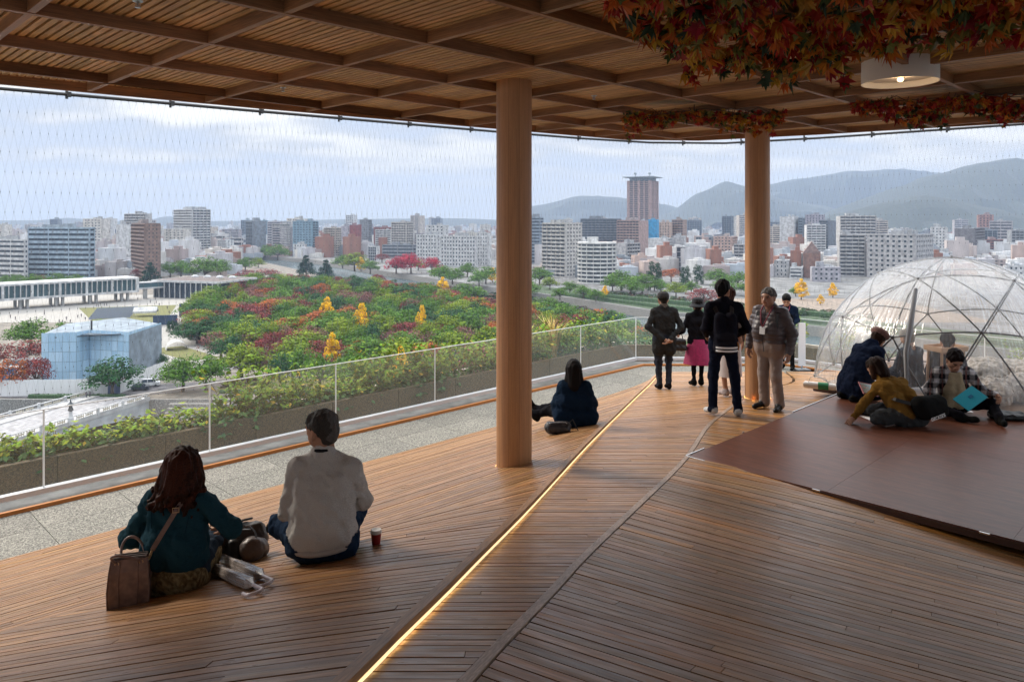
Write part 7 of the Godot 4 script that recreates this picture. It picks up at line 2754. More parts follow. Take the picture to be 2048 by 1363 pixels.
	sf.cube(Vector3(0, 0.02, 0), Vector3(0.3, 0.04, 0.24))
	sf.tube([Vector3(0, 0.03, 0), Vector3(0, 0.12, 0)], [0.02], 6)
	part("foot", sf, M.steel, stand)


func platform_group(r: RandomNumberGenerator) -> void:
	var flat := func(_x: float, _d: float) -> float: return 2.36
	# woman in the navy coat and pinkish cap, kneeling and bent towards the right
	var p := deck_at(1722, 796, flat)
	var navy := Color(0.012, 0.022, 0.048)
	var j := {"pelvis": Vector3(0, 0.27, 0.10), "chest": Vector3(0.0, 0.56, -0.10), "neck": Vector3(0, 0.68, -0.20), "head": Vector3(0, 0.765, -0.315),
		"sl": Vector3(-0.155, 0.61, -0.14), "sr": Vector3(0.155, 0.61, -0.14), "el": Vector3(-0.20, 0.36, -0.16), "er": Vector3(0.20, 0.38, -0.18), "wl": Vector3(-0.10, 0.26, -0.36), "wr": Vector3(0.10, 0.30, -0.38),
		"hl": Vector3(-0.09, 0.25, 0.08), "hr": Vector3(0.09, 0.25, 0.08), "kl": Vector3(-0.12, 0.08, -0.28), "kr": Vector3(0.12, 0.08, -0.28), "al": Vector3(-0.10, 0.07, 0.14), "ar": Vector3(0.10, 0.07, 0.14), "tl": Vector3(-0.10, 0.04, 0.28), "tr": Vector3(0.10, 0.04, 0.28), "nod": -0.75}
	var root := figure("woman in navy coat and pinkish cap kneeling at the dark platform's edge", p, -1.15, j, {"top": navy, "bottom": Color(0.012, 0.018, 0.035), "shoe": Color(0.02, 0.02, 0.02), "hair": Color(0.05, 0.022, 0.012), "girth": 1.12, "fold": 0.018, "blend": 0.07, "arm": 1.1, "curl": 0.9,
		"more": [[Vector3(-0.10, 0.16, 0.12), Vector3(0.10, 0.16, 0.12), 0.15, 0.15, "top"], [Vector3(0, 0.42, 0.02), Vector3(0, 0.22, 0.10), 0.15, 0.17, "top"], [Vector3(-0.12, 0.10, -0.10), Vector3(0.12, 0.10, -0.10), 0.10, 0.10, "top"]],
		"locks": [[Vector3(-0.07, 0, 0.0), Vector3(-0.075, -0.11, 0.0), 0.025, 0.012, "hair"], [Vector3(0.07, 0, 0.0), Vector3(0.075, -0.11, 0.0), 0.025, 0.012, "hair"]]})
	var hb := Basis(Vector3.RIGHT, -0.75)
	hat(root, "cap", Transform3D(hb, Vector3(0, 0.765, -0.315) + hb * Vector3(0, 0.035, 0.01)), [Vector2(0.092, 0.0), Vector2(0.118, 0.03), Vector2(0.125, 0.055), Vector2(0.105, 0.085), Vector2(0.05, 0.105), Vector2(0.0, 0.108)], mat("cap_pink", lin(0.24, 0.125, 0.11), 0.85, M.grime, {"tri": 6.0}))
	# person in the mustard jacket, sitting with the back to us and leaning on the left hand
	p = deck_at(1812, 850, flat)
	var must := Color(0.235, 0.125, 0.030)
	j = {"pelvis": Vector3(0.04, 0.13, 0.05), "chest": Vector3(-0.10, 0.40, -0.12), "neck": Vector3(-0.15, 0.50, -0.22), "head": Vector3(-0.17, 0.60, -0.31),
		"sl": Vector3(-0.24, 0.42, -0.14), "sr": Vector3(0.06, 0.45, -0.16), "el": Vector3(-0.40, 0.23, -0.17), "er": Vector3(0.16, 0.26, -0.26), "wl": Vector3(-0.54, 0.07, -0.15), "wr": Vector3(0.08, 0.16, -0.46),
		"hl": Vector3(-0.05, 0.11, 0.03), "hr": Vector3(0.13, 0.11, 0.03), "kl": Vector3(-0.36, 0.10, 0.02), "kr": Vector3(0.10, 0.12, -0.40), "al": Vector3(-0.10, 0.07, -0.30), "ar": Vector3(-0.20, 0.07, -0.42), "tl": Vector3(-0.02, 0.05, -0.38), "tr": Vector3(-0.30, 0.05, -0.46), "nod": -0.55, "turn": 0.25, "dl": Vector3(-0.07, -0.045, 0.03), "pl": Vector3(0, -1, 0)}
	root = figure("person in mustard jacket leaning on one hand on the dark platform", p, 0.10, j, {"top": must, "bottom": Color(0.055, 0.06, 0.065), "shoe": Color(0.03, 0.03, 0.03), "hair": Color(0.030, 0.014, 0.009), "hair2": Color(0.06, 0.024, 0.012), "fold": 0.022, "girth": 1.06, "leg": 1.1, "curl": 0.2, "hair_fold": 0.014,
		"locks": [[Vector3(0, 0.03, 0.05), Vector3(0, -0.09, 0.07), 0.09, 0.075, "hair"], [Vector3(-0.065, 0.0, 0.02), Vector3(-0.085, -0.11, -0.01), 0.04, 0.028, "hair2"], [Vector3(0.065, 0.0, 0.02), Vector3(0.085, -0.11, -0.01), 0.04, 0.028, "hair2"]]})
	var wb := thing("waist_bag", "black waist bag with white lettering on the hip of the person in mustard", "bag", p + Vector3(0.20, 0.20, 0.13), 0.30)
	paints["bagc"] = Color(0.012, 0.012, 0.014)
	var b := MB.new()
	net(b, [[Vector3(-0.10, 0.06, 0), Vector3(0.10, 0.06, 0), 0.075, 0.07, "bagc"], [Vector3(-0.08, 0.0, 0.02), Vector3(0.09, 0.0, 0.02), 0.07, 0.07, "bagc"]], 0.011, 0.04, 0.008)
	orient(b)
	part("bag_body", b, M.cloth, wb)
	var tm := TextMesh.new()
	tm.text = "DICKIES"
	var sf := SystemFont.new()
	sf.font_names = PackedStringArray(["Droid Sans"])
	sf.font_weight = 700
	tm.font = sf
	tm.font_size = 32
	tm.pixel_size = 0.0013
	tm.depth = 0.003
	var tx := put("lettering", tm, mat("print_white", lin(0.72, 0.72, 0.72), 0.7), wb)
	tx.transform = Transform3D(Basis(Vector3.UP, 0.0) * Basis(Vector3.BACK, 0.22), Vector3(0.0, -0.035, 0.094))
	wb.scale = Vector3.ONE * 1.3
	strap("belt", wb, [Vector3(-0.15, 0.06, -0.02), Vector3(-0.26, 0.09, -0.10), Vector3(-0.27, 0.10, -0.22)], 0.03, 0.008, M.black_nylon)
	# man in the open checked shirt, facing us, head bowed
	p = deck_at(1905, 826, flat)
	j = {"pelvis": Vector3(0, 0.13, 0.06), "chest": Vector3(0.01, 0.44, -0.02), "neck": Vector3(0.015, 0.57, -0.08), "head": Vector3(0.02, 0.675, -0.16),
		"sl": Vector3(-0.17, 0.51, -0.05), "sr": Vector3(0.18, 0.51, -0.05), "el": Vector3(-0.30, 0.30, -0.08), "er": Vector3(0.28, 0.28, -0.08), "wl": Vector3(-0.40, 0.30, -0.22), "wr": Vector3(0.20, 0.08, -0.22),
		"hl": Vector3(-0.10, 0.12, 0.02), "hr": Vector3(0.10, 0.12, 0.02), "kl": Vector3(-0.38, 0.17, -0.16), "kr": Vector3(0.34, 0.14, -0.20), "al": Vector3(-0.36, 0.08, -0.46), "ar": Vector3(0.02, 0.07, -0.42), "tl": Vector3(-0.36, 0.05, -0.60), "tr": Vector3(-0.12, 0.05, -0.48), "nod": -0.60, "turn": 0.15, "dl": Vector3(-0.02, -0.05, -0.10), "dr": Vector3(0.0, -0.09, -0.03)}
	root = figure("man in open checked shirt sitting cross legged, head bowed over a tablet", p, PI - 0.25, j, {"top": Color(0.1, 0.1, 0.1), "top_role": "plaid", "bottom": Color(0.010, 0.011, 0.014), "shoe": Color(0.012, 0.012, 0.013), "hair": Color(0.016, 0.010, 0.009), "collar": Color(0.50, 0.42, 0.29), "fold": 0.016, "girth": 1.04, "arm": 1.15, "curl": 1.1,
		"locks": [[Vector3(-0.045, 0.085, -0.05), Vector3(0.045, 0.085, -0.05), 0.028, 0.028, "hair"], [Vector3(0, 0.06, 0.03), Vector3(0, 0.0, 0.06), 0.085, 0.06, "hair"]]})
	var tee := MB.new()
	paints["tee"] = Color(0.52, 0.44, 0.30)
	net(tee, [[Vector3(-0.03, 0.50, -0.085), Vector3(-0.05, 0.30, -0.075), 0.055, 0.07, "tee"], [Vector3(0.03, 0.50, -0.085), Vector3(0.05, 0.30, -0.075), 0.055, 0.07, "tee"], [Vector3(-0.05, 0.30, -0.075), Vector3(-0.06, 0.14, -0.05), 0.07, 0.08, "tee"], [Vector3(0.05, 0.30, -0.075), Vector3(0.06, 0.14, -0.05), 0.07, 0.08, "tee"]], 0.01, 0.03, 0.012)
	orient(tee)
	part("shirt", tee, M.cloth, root)
	# two visitors sitting inside the dome
	for e in [[hp(5.75, 10.75, -2.40), 0.4, Color(0.06, 0.075, 0.10), Color(0.20, 0.20, 0.19), "visitor in a grey knitted cap sitting inside the plastic dome"], [hp(6.0, 10.35, -2.40), -0.7, Color(0.05, 0.06, 0.085), Color(0.012, 0.018, 0.035), "visitor in a dark hooded top sitting inside the plastic dome"]]:
		j = {"pelvis": Vector3(0, 0.13, 0.0), "chest": Vector3(0, 0.45, -0.04), "neck": Vector3(0, 0.58, -0.06), "head": Vector3(0, 0.71, -0.09), "sl": Vector3(-0.16, 0.51, -0.04), "sr": Vector3(0.16, 0.51, -0.04), "el": Vector3(-0.24, 0.28, -0.08), "er": Vector3(0.24, 0.28, -0.08), "wl": Vector3(-0.10, 0.22, -0.28), "wr": Vector3(0.10, 0.22, -0.28), "hl": Vector3(-0.09, 0.12, 0), "hr": Vector3(0.09, 0.12, 0), "kl": Vector3(-0.28, 0.14, -0.28), "kr": Vector3(0.28, 0.14, -0.28), "al": Vector3(0.05, 0.07, -0.38), "ar": Vector3(-0.05, 0.07, -0.40), "tl": Vector3(0.18, 0.05, -0.42), "tr": Vector3(-0.18, 0.05, -0.42), "nod": -0.2}
		root = figure(e[4], e[0], e[1], j, {"top": e[2], "bottom": Color(0.03, 0.035, 0.05), "cell": 0.016, "hair": e[3]})
		if e[1] > 0:
			hat(root, "knit_cap", Transform3D(Basis(Vector3.RIGHT, -0.2), Vector3(0, 0.735, -0.085)), [Vector2(0.10, -0.01), Vector2(0.105, 0.03), Vector2(0.095, 0.075), Vector2(0.06, 0.11), Vector2(0.0, 0.12)], mat("cap_grey", lin(0.24, 0.235, 0.22), 0.9))


func build_platform() -> void:
	# dark low platform of panels in the building's axes, level, with a second one behind it
	var grain := wood_tex(1024, 512, 57, 0.5, 0.12)
	var top := mat("walnut_laminate", lin(0.20, 0.075, 0.045), 0.36, grain, {"scale": Vector3(0.5, 1.4, 1), "spec": 0.36, "bump": M.deck_wood.roughness_texture, "bump_cm": 0.02})
	var edge := mat("platform_edge", lin(0.05, 0.022, 0.016), 0.5)
	var pale := mat("pale_laminate", lin(0.40, 0.27, 0.19), 0.35, grain, {"scale": Vector3(0.5, 1.4, 1)})
	var metal := mat("clip_metal", lin(0.70, 0.70, 0.70), 0.25, null, {"metal": 0.9})
	for spec in [["stage_platform", "low dark brown panelled platform on the timber floor, where three people sit", 6.545, 10.85, 4.06, -2.9, 2.36, 2.11], ["rear_platform", "paler low platform behind the dark one, left of the plastic dome", 10.86, 15.2, 4.62, -0.9, 2.43, 2.17]]:
		var o := thing(spec[0], spec[1], "platform")
		var u: float = spec[2]
		while u < spec[3] - 0.2:
			var v: float = spec[4]
			var u1: float = minf(u + spec[7], spec[3])
			while v > spec[5]:
				var b := MB.new()
				var h: float = -spec[6]
				var q := [ab(u + 0.001, v - 0.001, h), ab(u + 0.001, v - 1.379, h), ab(u1 - 0.001, v - 1.379, h), ab(u1 - 0.001, v - 0.001, h)]
				b.slab(q, 0.018, Vector2(rng.randf() * 3, rng.randf() * 3), Vector2(-0.7071, -0.7071))
				part("panel", b, top if spec[0] == "stage_platform" else pale, o)
				v -= 1.38
			u = u1
		var e := MB.new()
		var c := [ab(spec[2], spec[4], -spec[6] - 0.034), ab(spec[2], spec[5], -spec[6] - 0.034), ab(spec[3], spec[5], -spec[6] - 0.034), ab(spec[3], spec[4], -spec[6] - 0.034)]
		for i in 4:
			e.bar(c[i], c[(i + 1) % 4], 0.03, 0.05)
		part("frame", e, edge, o)
		if spec[0] == "stage_platform":
			var k := 0
			for v in [3.45, 2.76, 1.48, 0.8]:
				var m := MB.new()
				m.bar(ab(spec[2] - 0.016, v + 0.035, -spec[6] - 0.004), ab(spec[2] - 0.016, v - 0.035, -spec[6] - 0.004), 0.012, 0.012)
				part("clip", m, metal, o)
			var m2 := MB.new()
			m2.bar(ab(spec[2] - 0.017, spec[4], -spec[6] + 0.001), ab(spec[2] - 0.017, spec[4] - 0.2, -spec[6] + 0.001), 0.012, 0.012)
			m2.bar(ab(spec[2], spec[4] + 0.017, -spec[6] + 0.001), ab(spec[2] + 0.35, spec[4] + 0.017, -spec[6] + 0.001), 0.012, 0.012)
			m2.bar(ab(spec[2] + 1.15, spec[4] + 0.017, -spec[6] + 0.001), ab(spec[2] + 1.19, spec[4] + 0.017, -spec[6] + 0.001), 0.012, 0.012)
			m2.bar(ab(spec[3] - 1.9, spec[4] + 0.017, -spec[6] + 0.001), ab(spec[3], spec[4] + 0.017, -spec[6] + 0.001), 0.012, 0.012)
			stuff_part("corner_strips", m2, metal, o)
		for i in 3:     # battens that carry the frame
			var w := MB.new()
			var uu: float = lerpf(spec[2] + 0.25, spec[3] - 0.2, i / 2.0)
			w.bar(ab(uu, spec[4] - 0.2, -spec[6] - 0.08), ab(uu, spec[5], -spec[6] - 0.08), 0.06, 0.05)
			part("batten", w, edge, o)


func build_dome() -> void:
	var R := 1.86
	var o := thing("plastic_dome", "transparent plastic dome over a geodesic frame of grey tubes", "dome tent", hp(6.45, 11.0, -2.40), 0.62)
	var ph := (1.0 + sqrt(5.0)) / 2.0
	var vs := []
	for s: float in [-1.0, 1.0]:
		for t: float in [-1.0, 1.0]:
			vs.append(Vector3(0, s, t * ph).normalized())
			vs.append(Vector3(s, t * ph, 0).normalized())
			vs.append(Vector3(t * ph, 0, s).normalized())
	# stand one vertex at the top
	var up: Vector3 = vs[1]
	var q := Quaternion(up, Vector3.UP)
	for i in 12:
		vs[i] = q * vs[i]
	var el: float = 1e9
	for i in 12:
		for k in range(i + 1, 12):
			el = minf(el, vs[i].distance_to(vs[k]))
	var tris := []
	for a in 12:
		for b in range(a + 1, 12):
			for c in range(b + 1, 12):
				if vs[a].distance_to(vs[b]) < el * 1.05 and vs[b].distance_to(vs[c]) < el * 1.05 and vs[a].distance_to(vs[c]) < el * 1.05:
					tris.append([vs[a], vs[b], vs[c]])
	var small := []
	for t in tris:
		var ab_: Vector3 = (t[0] + t[1]).normalized()
		var bc: Vector3 = (t[1] + t[2]).normalized()
		var ca: Vector3 = (t[2] + t[0]).normalized()
		for e in [[t[0], ab_, ca], [ab_, t[1], bc], [ca, bc, t[2]], [ab_, bc, ca]]:
			if (e[0].y + e[1].y + e[2].y) / 3.0 > 0.05:
				small.append(e)
	var wrinkle := mat("dome_film", lin(0.93, 0.95, 0.96, 0.16), 0.16, null, {"spec": 0.6, "bump": wrinkles(), "bump_cm": 1.3})
	wrinkle.uv1_scale = Vector3(1, 1, 1)
	var tubes := mat("dome_tube", lin(0.10, 0.10, 0.105), 0.45)
	var done := {}
	for e in small:
		var f := MB.new()
		# each film panel bellies a little between its tubes
		var n := 4
		for i in n:
			for k in n - i:
				var pts := []
				for w in [[i, k], [i + 1, k], [i, k + 1], [i + 1, k + 1]]:
					var a := float(w[0]) / n
					var b := float(w[1]) / n
					var p: Vector3 = e[0] * (1.0 - a - b) + e[1] * a + e[2] * b
					p = p.lerp(p.normalized(), 0.8) * (R + 0.012)
					p.y = maxf(p.y, 0.0)
					pts.append(p)
				var hint: Vector3 = pts[0]
				var uvs := []
				for p in pts:
					uvs.append(Vector2(atan2(p.x, p.z) * 1.6, p.y * 0.5))
				f.tri(pts[0], pts[1], pts[2], hint, uvs[0], uvs[1], uvs[2])
				if k < n - i - 1:
					f.tri(pts[1], pts[3], pts[2], hint, uvs[1], uvs[3], uvs[2])
		for i in f.v.size():
			f.n[i] = f.v[i].normalized()
		part("film_panel", f, wrinkle, o)
		for pr in [[0, 1], [1, 2], [2, 0]]:
			var a: Vector3 = e[pr[0]] * R
			var b: Vector3 = e[pr[1]] * R
			a.y = maxf(a.y, 0.01)
			b.y = maxf(b.y, 0.01)
			var key := ((a + b) * 50.0).round()
			if done.has(key):
				continue
			done[key] = true
			var t := MB.new()
			var arc := []
			for w in 7:
				var pm := a.lerp(b, w / 6.0)
				if a.y > 0.05 or b.y > 0.05:
					pm = pm.lerp(pm.normalized() * R, 0.8)
				arc.append(pm)
			t.tube(arc, [0.0115], 7)
			part("tube", t, tubes, o)
	var hubs := MB.new()
	var seen_ := {}
	for e in small:
		for p: Vector3 in e:
			var key := (p * 50.0).round()
			if not seen_.has(key):
				seen_[key] = true
				hubs.ball(Transform3D(Basis.from_scale(Vector3.ONE * 0.026), p * R), 8, 6)
	part("hubs", hubs, tubes, o)
	# the zip of the entrance, hanging slack
	var inv := o.transform.affine_inverse()
	var zp := MB.new()
	var a0 := at(1832, 577, 9.85)
	var pts2 := []
	for e in [[1832, 578, 9.95], [1826, 620, 9.72], [1820, 660, 9.52], [1812, 705, 9.36], [1813, 745, 9.28], [1815, 790, 9.24]]:
		pts2.append(inv * at(e[0], e[1], e[2]))
	zp.tube(pts2, [0.026, 0.03, 0.034, 0.03, 0.024, 0.02], 7)
	part("entrance_zip", zp, mat("zip_grey", lin(0.22, 0.22, 0.23), 0.5), o)
	# furniture and cushions inside
	var tb := thing("wooden_stool", "small pale wooden table inside the dome, behind the man in the checked shirt", "table", hp(6.05, 10.45, -2.40), 0.3)
	var tm := MB.new()
	tm.cube(Vector3(0, 0.60, 0), Vector3(0.46, 0.03, 0.30))
	for s in [-1.0, 1.0]:
		tm.cube(Vector3(0, 0.63, 0.15 * s), Vector3(0.46, 0.05, 0.015))
		tm.cube(Vector3(0.23 * s, 0.63, 0), Vector3(0.015, 0.05, 0.30))
	part("tray_top", tm, mat("pale_wood", lin(0.50, 0.32, 0.20), 0.5), tb)
	for e in [[-0.19, -0.11], [0.19, -0.11], [-0.19, 0.11], [0.19, 0.11]]:
		var lg := MB.new()
		lg.bar(Vector3(e[0] * 1.1, 0, e[1] * 1.1), Vector3(e[0], 0.59, e[1]), 0.03, 0.03)
		part("leg", lg, M.pale_wood, tb)
	for e in [[hp(6.55, 9.95, -2.40), 0.3, Vector3(0.55, 0.30, 0.42), lin(0.46, 0.41, 0.36), "large beige cushion lying inside the dome at the right edge"], [hp(7.0, 10.6, -2.40), -0.4, Vector3(0.5, 0.42, 0.5), lin(0.52, 0.48, 0.43), "pale bean bag inside the dome behind the beige cushion"], [hp(6.35, 10.0, -2.40), 0.8, Vector3(0.28, 0.16, 0.22), lin(0.30, 0.34, 0.42), "blue and white patterned cushion inside the dome by the checked shirt"]]:
		var c := thing("cushion", e[4], "cushion", e[0], e[1])
		paints["cush"] = Color(1, 1, 1)
		var b := MB.new()
		var s: Vector3 = e[2]
		var bones := []
		for sx: float in [-1.0, 1.0]:
			bones.append([Vector3(sx * s.x * 0.6, s.y * 0.45, -s.z * 0.5), Vector3(sx * s.x * 0.6, s.y * 0.5, s.z * 0.5), s.y * 0.42, s.y * 0.45, "cush"])
		bones.append([Vector3(-s.x * 0.6, s.y * 0.5, 0), Vector3(s.x * 0.6, s.y * 0.52, 0), s.y * 0.48, s.y * 0.5, "cush"])
		net(b, bones, 0.025, 0.2, 0.05)
		orient(b)
		part("cover", b, mat("cushion_%d" % int(s.x * 100), e[3], 0.9, M.grime, {"tri": 4.0}), c)


func wrinkles() -> ImageTexture:
	# creases of a hung film: mostly upright, finer towards the seams
	var n1 := noise(0.018, 131, 3).get_seamless_image(512, 64)
	n1.resize(512, 512, Image.INTERPOLATE_CUBIC)
	var n2 := noise(0.012, 137, 3).get_seamless_image(512, 512)
	var im := Image.create(512, 512, false, Image.FORMAT_RGB8)
	for y in 512:
		for x in 512:
			var a := n1.get_pixel(x, (y + int(n2.get_pixel(x, y).r * 90.0)) % 512).r
			var k := clampf(absf(a - 0.5) * 2.2 * n2.get_pixel(x, y).r * 1.6, 0, 1)
			im.set_pixel(x, y, Color(k, k, k))
	return tex_of(im)


func build_small_props() -> void:
	# backpack between the couple
	var p := deck_at(478, 1122, slope_depth)
	var o := thing("backpack", "grey nylon backpack lying on the deck between the seated couple", "backpack", p, 0.15)
	paints["bagc"] = Color(0.085, 0.075, 0.072)
	paints["bagd"] = Color(0.035, 0.032, 0.034)
	paints["bage"] = Color(0.17, 0.135, 0.12)
	var b := MB.new()
	net(b, [[Vector3(-0.06, 0.09, -0.05), Vector3(0.08, 0.10, -0.10), 0.085, 0.09, "bagc"], [Vector3(-0.05, 0.15, -0.08), Vector3(0.07, 0.15, -0.12), 0.06, 0.06, "bagc"]], 0.009, 0.05, 0.014)
	net(b, [[Vector3(0.085, 0.085, 0.035), Vector3(0.115, 0.07, -0.02), 0.082, 0.07, "bage"]], 0.009, 0.03, 0.012)
	net(b, [[Vector3(-0.13, 0.06, 0.0), Vector3(-0.16, 0.055, -0.05), 0.062, 0.055, "bagd"], [Vector3(-0.02, 0.05, 0.05), Vector3(-0.03, 0.10, 0.0), 0.05, 0.06, "bagd"]], 0.009, 0.03, 0.012)
	orient(b)
	part("bag_body", b, M.shell_cloth, o)
	var s := MB.new()
	s.tube([Vector3(-0.03, 0.20, -0.02), Vector3(0.0, 0.23, -0.10), Vector3(0.05, 0.215, -0.17)], [0.008], 6)
	s.tube([Vector3(0.06, 0.21, -0.04), Vector3(0.10, 0.19, 0.0), Vector3(0.12, 0.15, 0.05)], [0.006], 6)
	s.tube([Vector3(-0.10, 0.13, 0.02), Vector3(-0.12, 0.17, -0.05), Vector3(-0.06, 0.20, -0.10)], [0.009], 6)
	part("strap", s, M.black_nylon, o)
	var z := MB.new()
	z.tube([Vector3(-0.08, 0.185, 0.0), Vector3(0.0, 0.205, -0.01), Vector3(0.07, 0.195, -0.03)], [0.0035], 5)
	part("zip", z, M.steel, o)
	# two folded clear umbrellas
	var film := mat("umbrella_film", lin(0.62, 0.54, 0.50), 0.25, mottle(128, 0.08, 140, 0.55, 1.0), {"spec": 0.6, "scale": Vector3(6, 2, 1)})
	var hook := mat("handle_white", lin(0.60, 0.54, 0.58), 0.3)
	for e in [[[396, 1132], [520, 1186], 0.0, "folded clear umbrella with white crook handle, nearer of the two on the deck", [505, 1204]], [[412, 1118], [540, 1170], 0.02, "folded clear umbrella with white crook handle, farther of the two on the deck", [548, 1190]]]:
		var a: Vector3 = deck_at(e[0][0], e[0][1], slope_depth) + Vector3(0, 0.03 + e[2], 0)
		var c: Vector3 = deck_at(e[1][0], e[1][1], slope_depth) + Vector3(0, 0.028 + e[2] * 0.3, 0)
		var u := thing("umbrella", e[3], "umbrella", a)
		var d := c - a
		var dn := d.normalized()
		var body := MB.new()
		# pleats wound round the stick
		var rows := 14
		var ring := 18
		var grid := []
		var sd := dn.cross(Vector3.UP).normalized()
		var up := sd.cross(dn)
		for i in rows + 1:
			var t := float(i) / rows
			var rr := lerpf(0.026, 0.034, pow(t, 0.7)) * (1.0 if t < 0.92 else 0.9)
			var row := []
			for k in ring:
				var an := TAU * k / ring
				var f := rr * (1.0 + 0.13 * sin(an * 4.0 + t * 5.0)) 
				row.append(d * t * 0.86 + (sd * cos(an) + up * sin(an)) * f)
			grid.append(row)
		for i in rows:
			for k in ring:
				var k2 := (k + 1) % ring
				body.quad(grid[i][k], grid[i][k2], grid[i + 1][k2], grid[i + 1][k], (grid[i][k] - d * (float(i) / rows) * 0.86), Rect2(float(k) / ring, float(i) / rows, 1.0 / ring, 1.0 / rows))
		for k in ring:
			body.tri(grid[rows][k], grid[rows][(k + 1) % ring], d * 0.93, dn, Vector2(0, 0.9), Vector2(0.05, 0.9), Vector2(0.02, 1))
		part("canopy", body, film, u)
		var rib := MB.new()
		for k in 8:
			var an := TAU * k / 8.0
			var e0 := d * 0.86 + (sd * cos(an) + up * sin(an)) * 0.034
			rib.tube([d * 0.55 + (sd * cos(an) + up * sin(an)) * 0.028, e0, e0 + dn * 0.008], [0.0012], 4)
		part("rib_tips", rib, M.steel, u)
		var hk := MB.new()
		var fl: Vector3 = deck_at(e[4][0], e[4][1], slope_depth) + Vector3(0, 0.016, 0) - a
		var rad := 0.042
		var side := (fl - d)
		side = (side - dn * side.dot(dn)).normalized()
		var pts := [d * 0.86, d * 1.0]
		for i in 9:
			var an := PI * i / 8.0
			pts.append(d + dn * (0.03 + sin(an) * rad) + side * (1.0 - cos(an)) * rad)
		pts.append(d + side * rad * 2.0 - dn * 0.02)
		hk.tube(pts, [0.0095], 8)
		part("handle", hk, hook, u)
		var tip := MB.new()
		tip.tube([Vector3.ZERO, -dn * 0.06], [0.006, 0.004], 6)
		part("tip", tip, M.steel, u)
	# paper cup
	p = deck_at(752, 1088, slope_depth)
	var cup := thing("paper_cup", "red paper cup with a white lid standing on the deck right of the seated man", "cup", p)
	var cb := MB.new()
	cb.lathe(Transform3D.IDENTITY, [Vector2(0.0, 0.0), Vector2(0.026, 0.0), Vector2(0.034, 0.078)], 20)
	part("cup", cb, mat("cup_red", lin(0.30, 0.018, 0.02), 0.5), cup)
	var lid := MB.new()
	lid.lathe(Transform3D.IDENTITY, [Vector2(0.036, 0.074), Vector2(0.037, 0.082), Vector2(0.034, 0.086), Vector2(0.033, 0.095), Vector2(0.028, 0.096), Vector2(0.0, 0.091)], 20)
	part("lid", lid, mat("lid_white", lin(0.70, 0.68, 0.65), 0.4), cup)
	# things on the platform
	var flat := func(_x: float, _d: float) -> float: return 2.36
	var card := mat("slate_blue_board", lin(0.01, 0.26, 0.36), 0.4)
	var tp := at(1941, 796, 8.55)
	var tab := thing("blue_tablet", "bright blue tablet held by the man in the checked shirt", "tablet", tp)
	var t := MB.new()
	var tb := Basis(Vector3(0.78, 0.42, -0.2).normalized(), Vector3(-0.2, 0.75, 0.6).normalized(), Vector3.BACK).orthonormalized()
	t.box(Transform3D(tb, Vector3.ZERO), Vector3(0.30, 0.012, 0.20))
	part("case", t, card, tab)
	var cam2 := MB.new()
	cam2.box(Transform3D(tb, tb * Vector3(0.02, 0.008, -0.01)), Vector3(0.05, 0.006, 0.035))
	part("emblem", cam2, mat("deep_blue", lin(0.01, 0.12, 0.24), 0.4), tab)
	var pp := at(1737, 778, 8.9)
	var pad := thing("pink_tablet", "tablet in a pink cover showing a pale map, by the navy coat", "tablet", pp)
	var pb := Basis(Vector3(1, -0.25, -0.3).normalized(), Vector3(0.2, 0.8, 0.75).normalized(), Vector3.BACK).orthonormalized()
	var pm := MB.new()
	pm.box(Transform3D(pb, Vector3.ZERO), Vector3(0.22, 0.01, 0.165))
	part("cover", pm, mat("pink_cover", lin(0.55, 0.22, 0.24), 0.5), pad)
	var sc := MB.new()
	sc.box(Transform3D(pb, pb * Vector3(0, 0.006, 0)), Vector3(0.19, 0.003, 0.14))
	part("screen", sc, mat("map_print", Color.WHITE, 0.3, map_print(), {"scale": Vector3(5, 7, 1)}), pad)
	for e in [[1752, 838, "white paper sheet under the hand of the person in mustard", 0.2, Vector3(0.21, 0.002, 0.30)], [1800, 812, "white paper sheets in front of the person in mustard", -0.4, Vector3(0.30, 0.004, 0.21)], [1895, 826, "pale crumpled papers beside the man in the checked shirt", 0.5, Vector3(0.16, 0.006, 0.1)], [1925, 822, "clear folder lying by the shoe of the man in the checked shirt", -0.3, Vector3(0.22, 0.004, 0.12)]]:
		var q: Vector3 = deck_at(e[0], e[1], flat)
		var s2 := thing("paper_sheet", e[2], "paper", q + Vector3(0, 0.004, 0), e[3])
		var m := MB.new()
		var sz: Vector3 = e[4]
		for i in 4:
			var x0 := lerpf(-0.5, 0.5, i / 4.0) * sz.x
			var x1 := lerpf(-0.5, 0.5, (i + 1) / 4.0) * sz.x
			var y0 := 0.006 * sin(i * 1.7)
			var y1 := 0.006 * sin((i + 1) * 1.7)
			m.quad(Vector3(x0, absf(y0), -sz.z * 0.5), Vector3(x1, absf(y1), -sz.z * 0.5), Vector3(x1, absf(y1) * 0.6, sz.z * 0.5), Vector3(x0, absf(y0) * 0.6, sz.z * 0.5), Vector3.UP)
		part("sheet", m, mat("paper", lin(0.70, 0.70, 0.71), 0.7) if not M.has("paper") else M.paper, s2)
	p = deck_at(2015, 838, flat)
	var bg := thing("laptop_bag", "flat black bag lying on the dark platform at the right edge", "bag", p, -0.15)
	paints["bagc"] = Color(0.014, 0.016, 0.022)
	var bm := MB.new()
	net(bm, [[Vector3(-0.16, 0.045, -0.05), Vector3(0.16, 0.045, -0.05), 0.042, 0.042, "bagc"], [Vector3(-0.16, 0.04, 0.07), Vector3(0.16, 0.04, 0.07), 0.038, 0.038, "bagc"], [Vector3(-0.15, 0.045, 0.0), Vector3(0.15, 0.05, 0.0), 0.045, 0.045, "bagc"]], 0.012, 0.04, 0.01)
	orient(bm)
	part("bag_body", bm, M.shell_cloth, bg)
	var hm := MB.new()
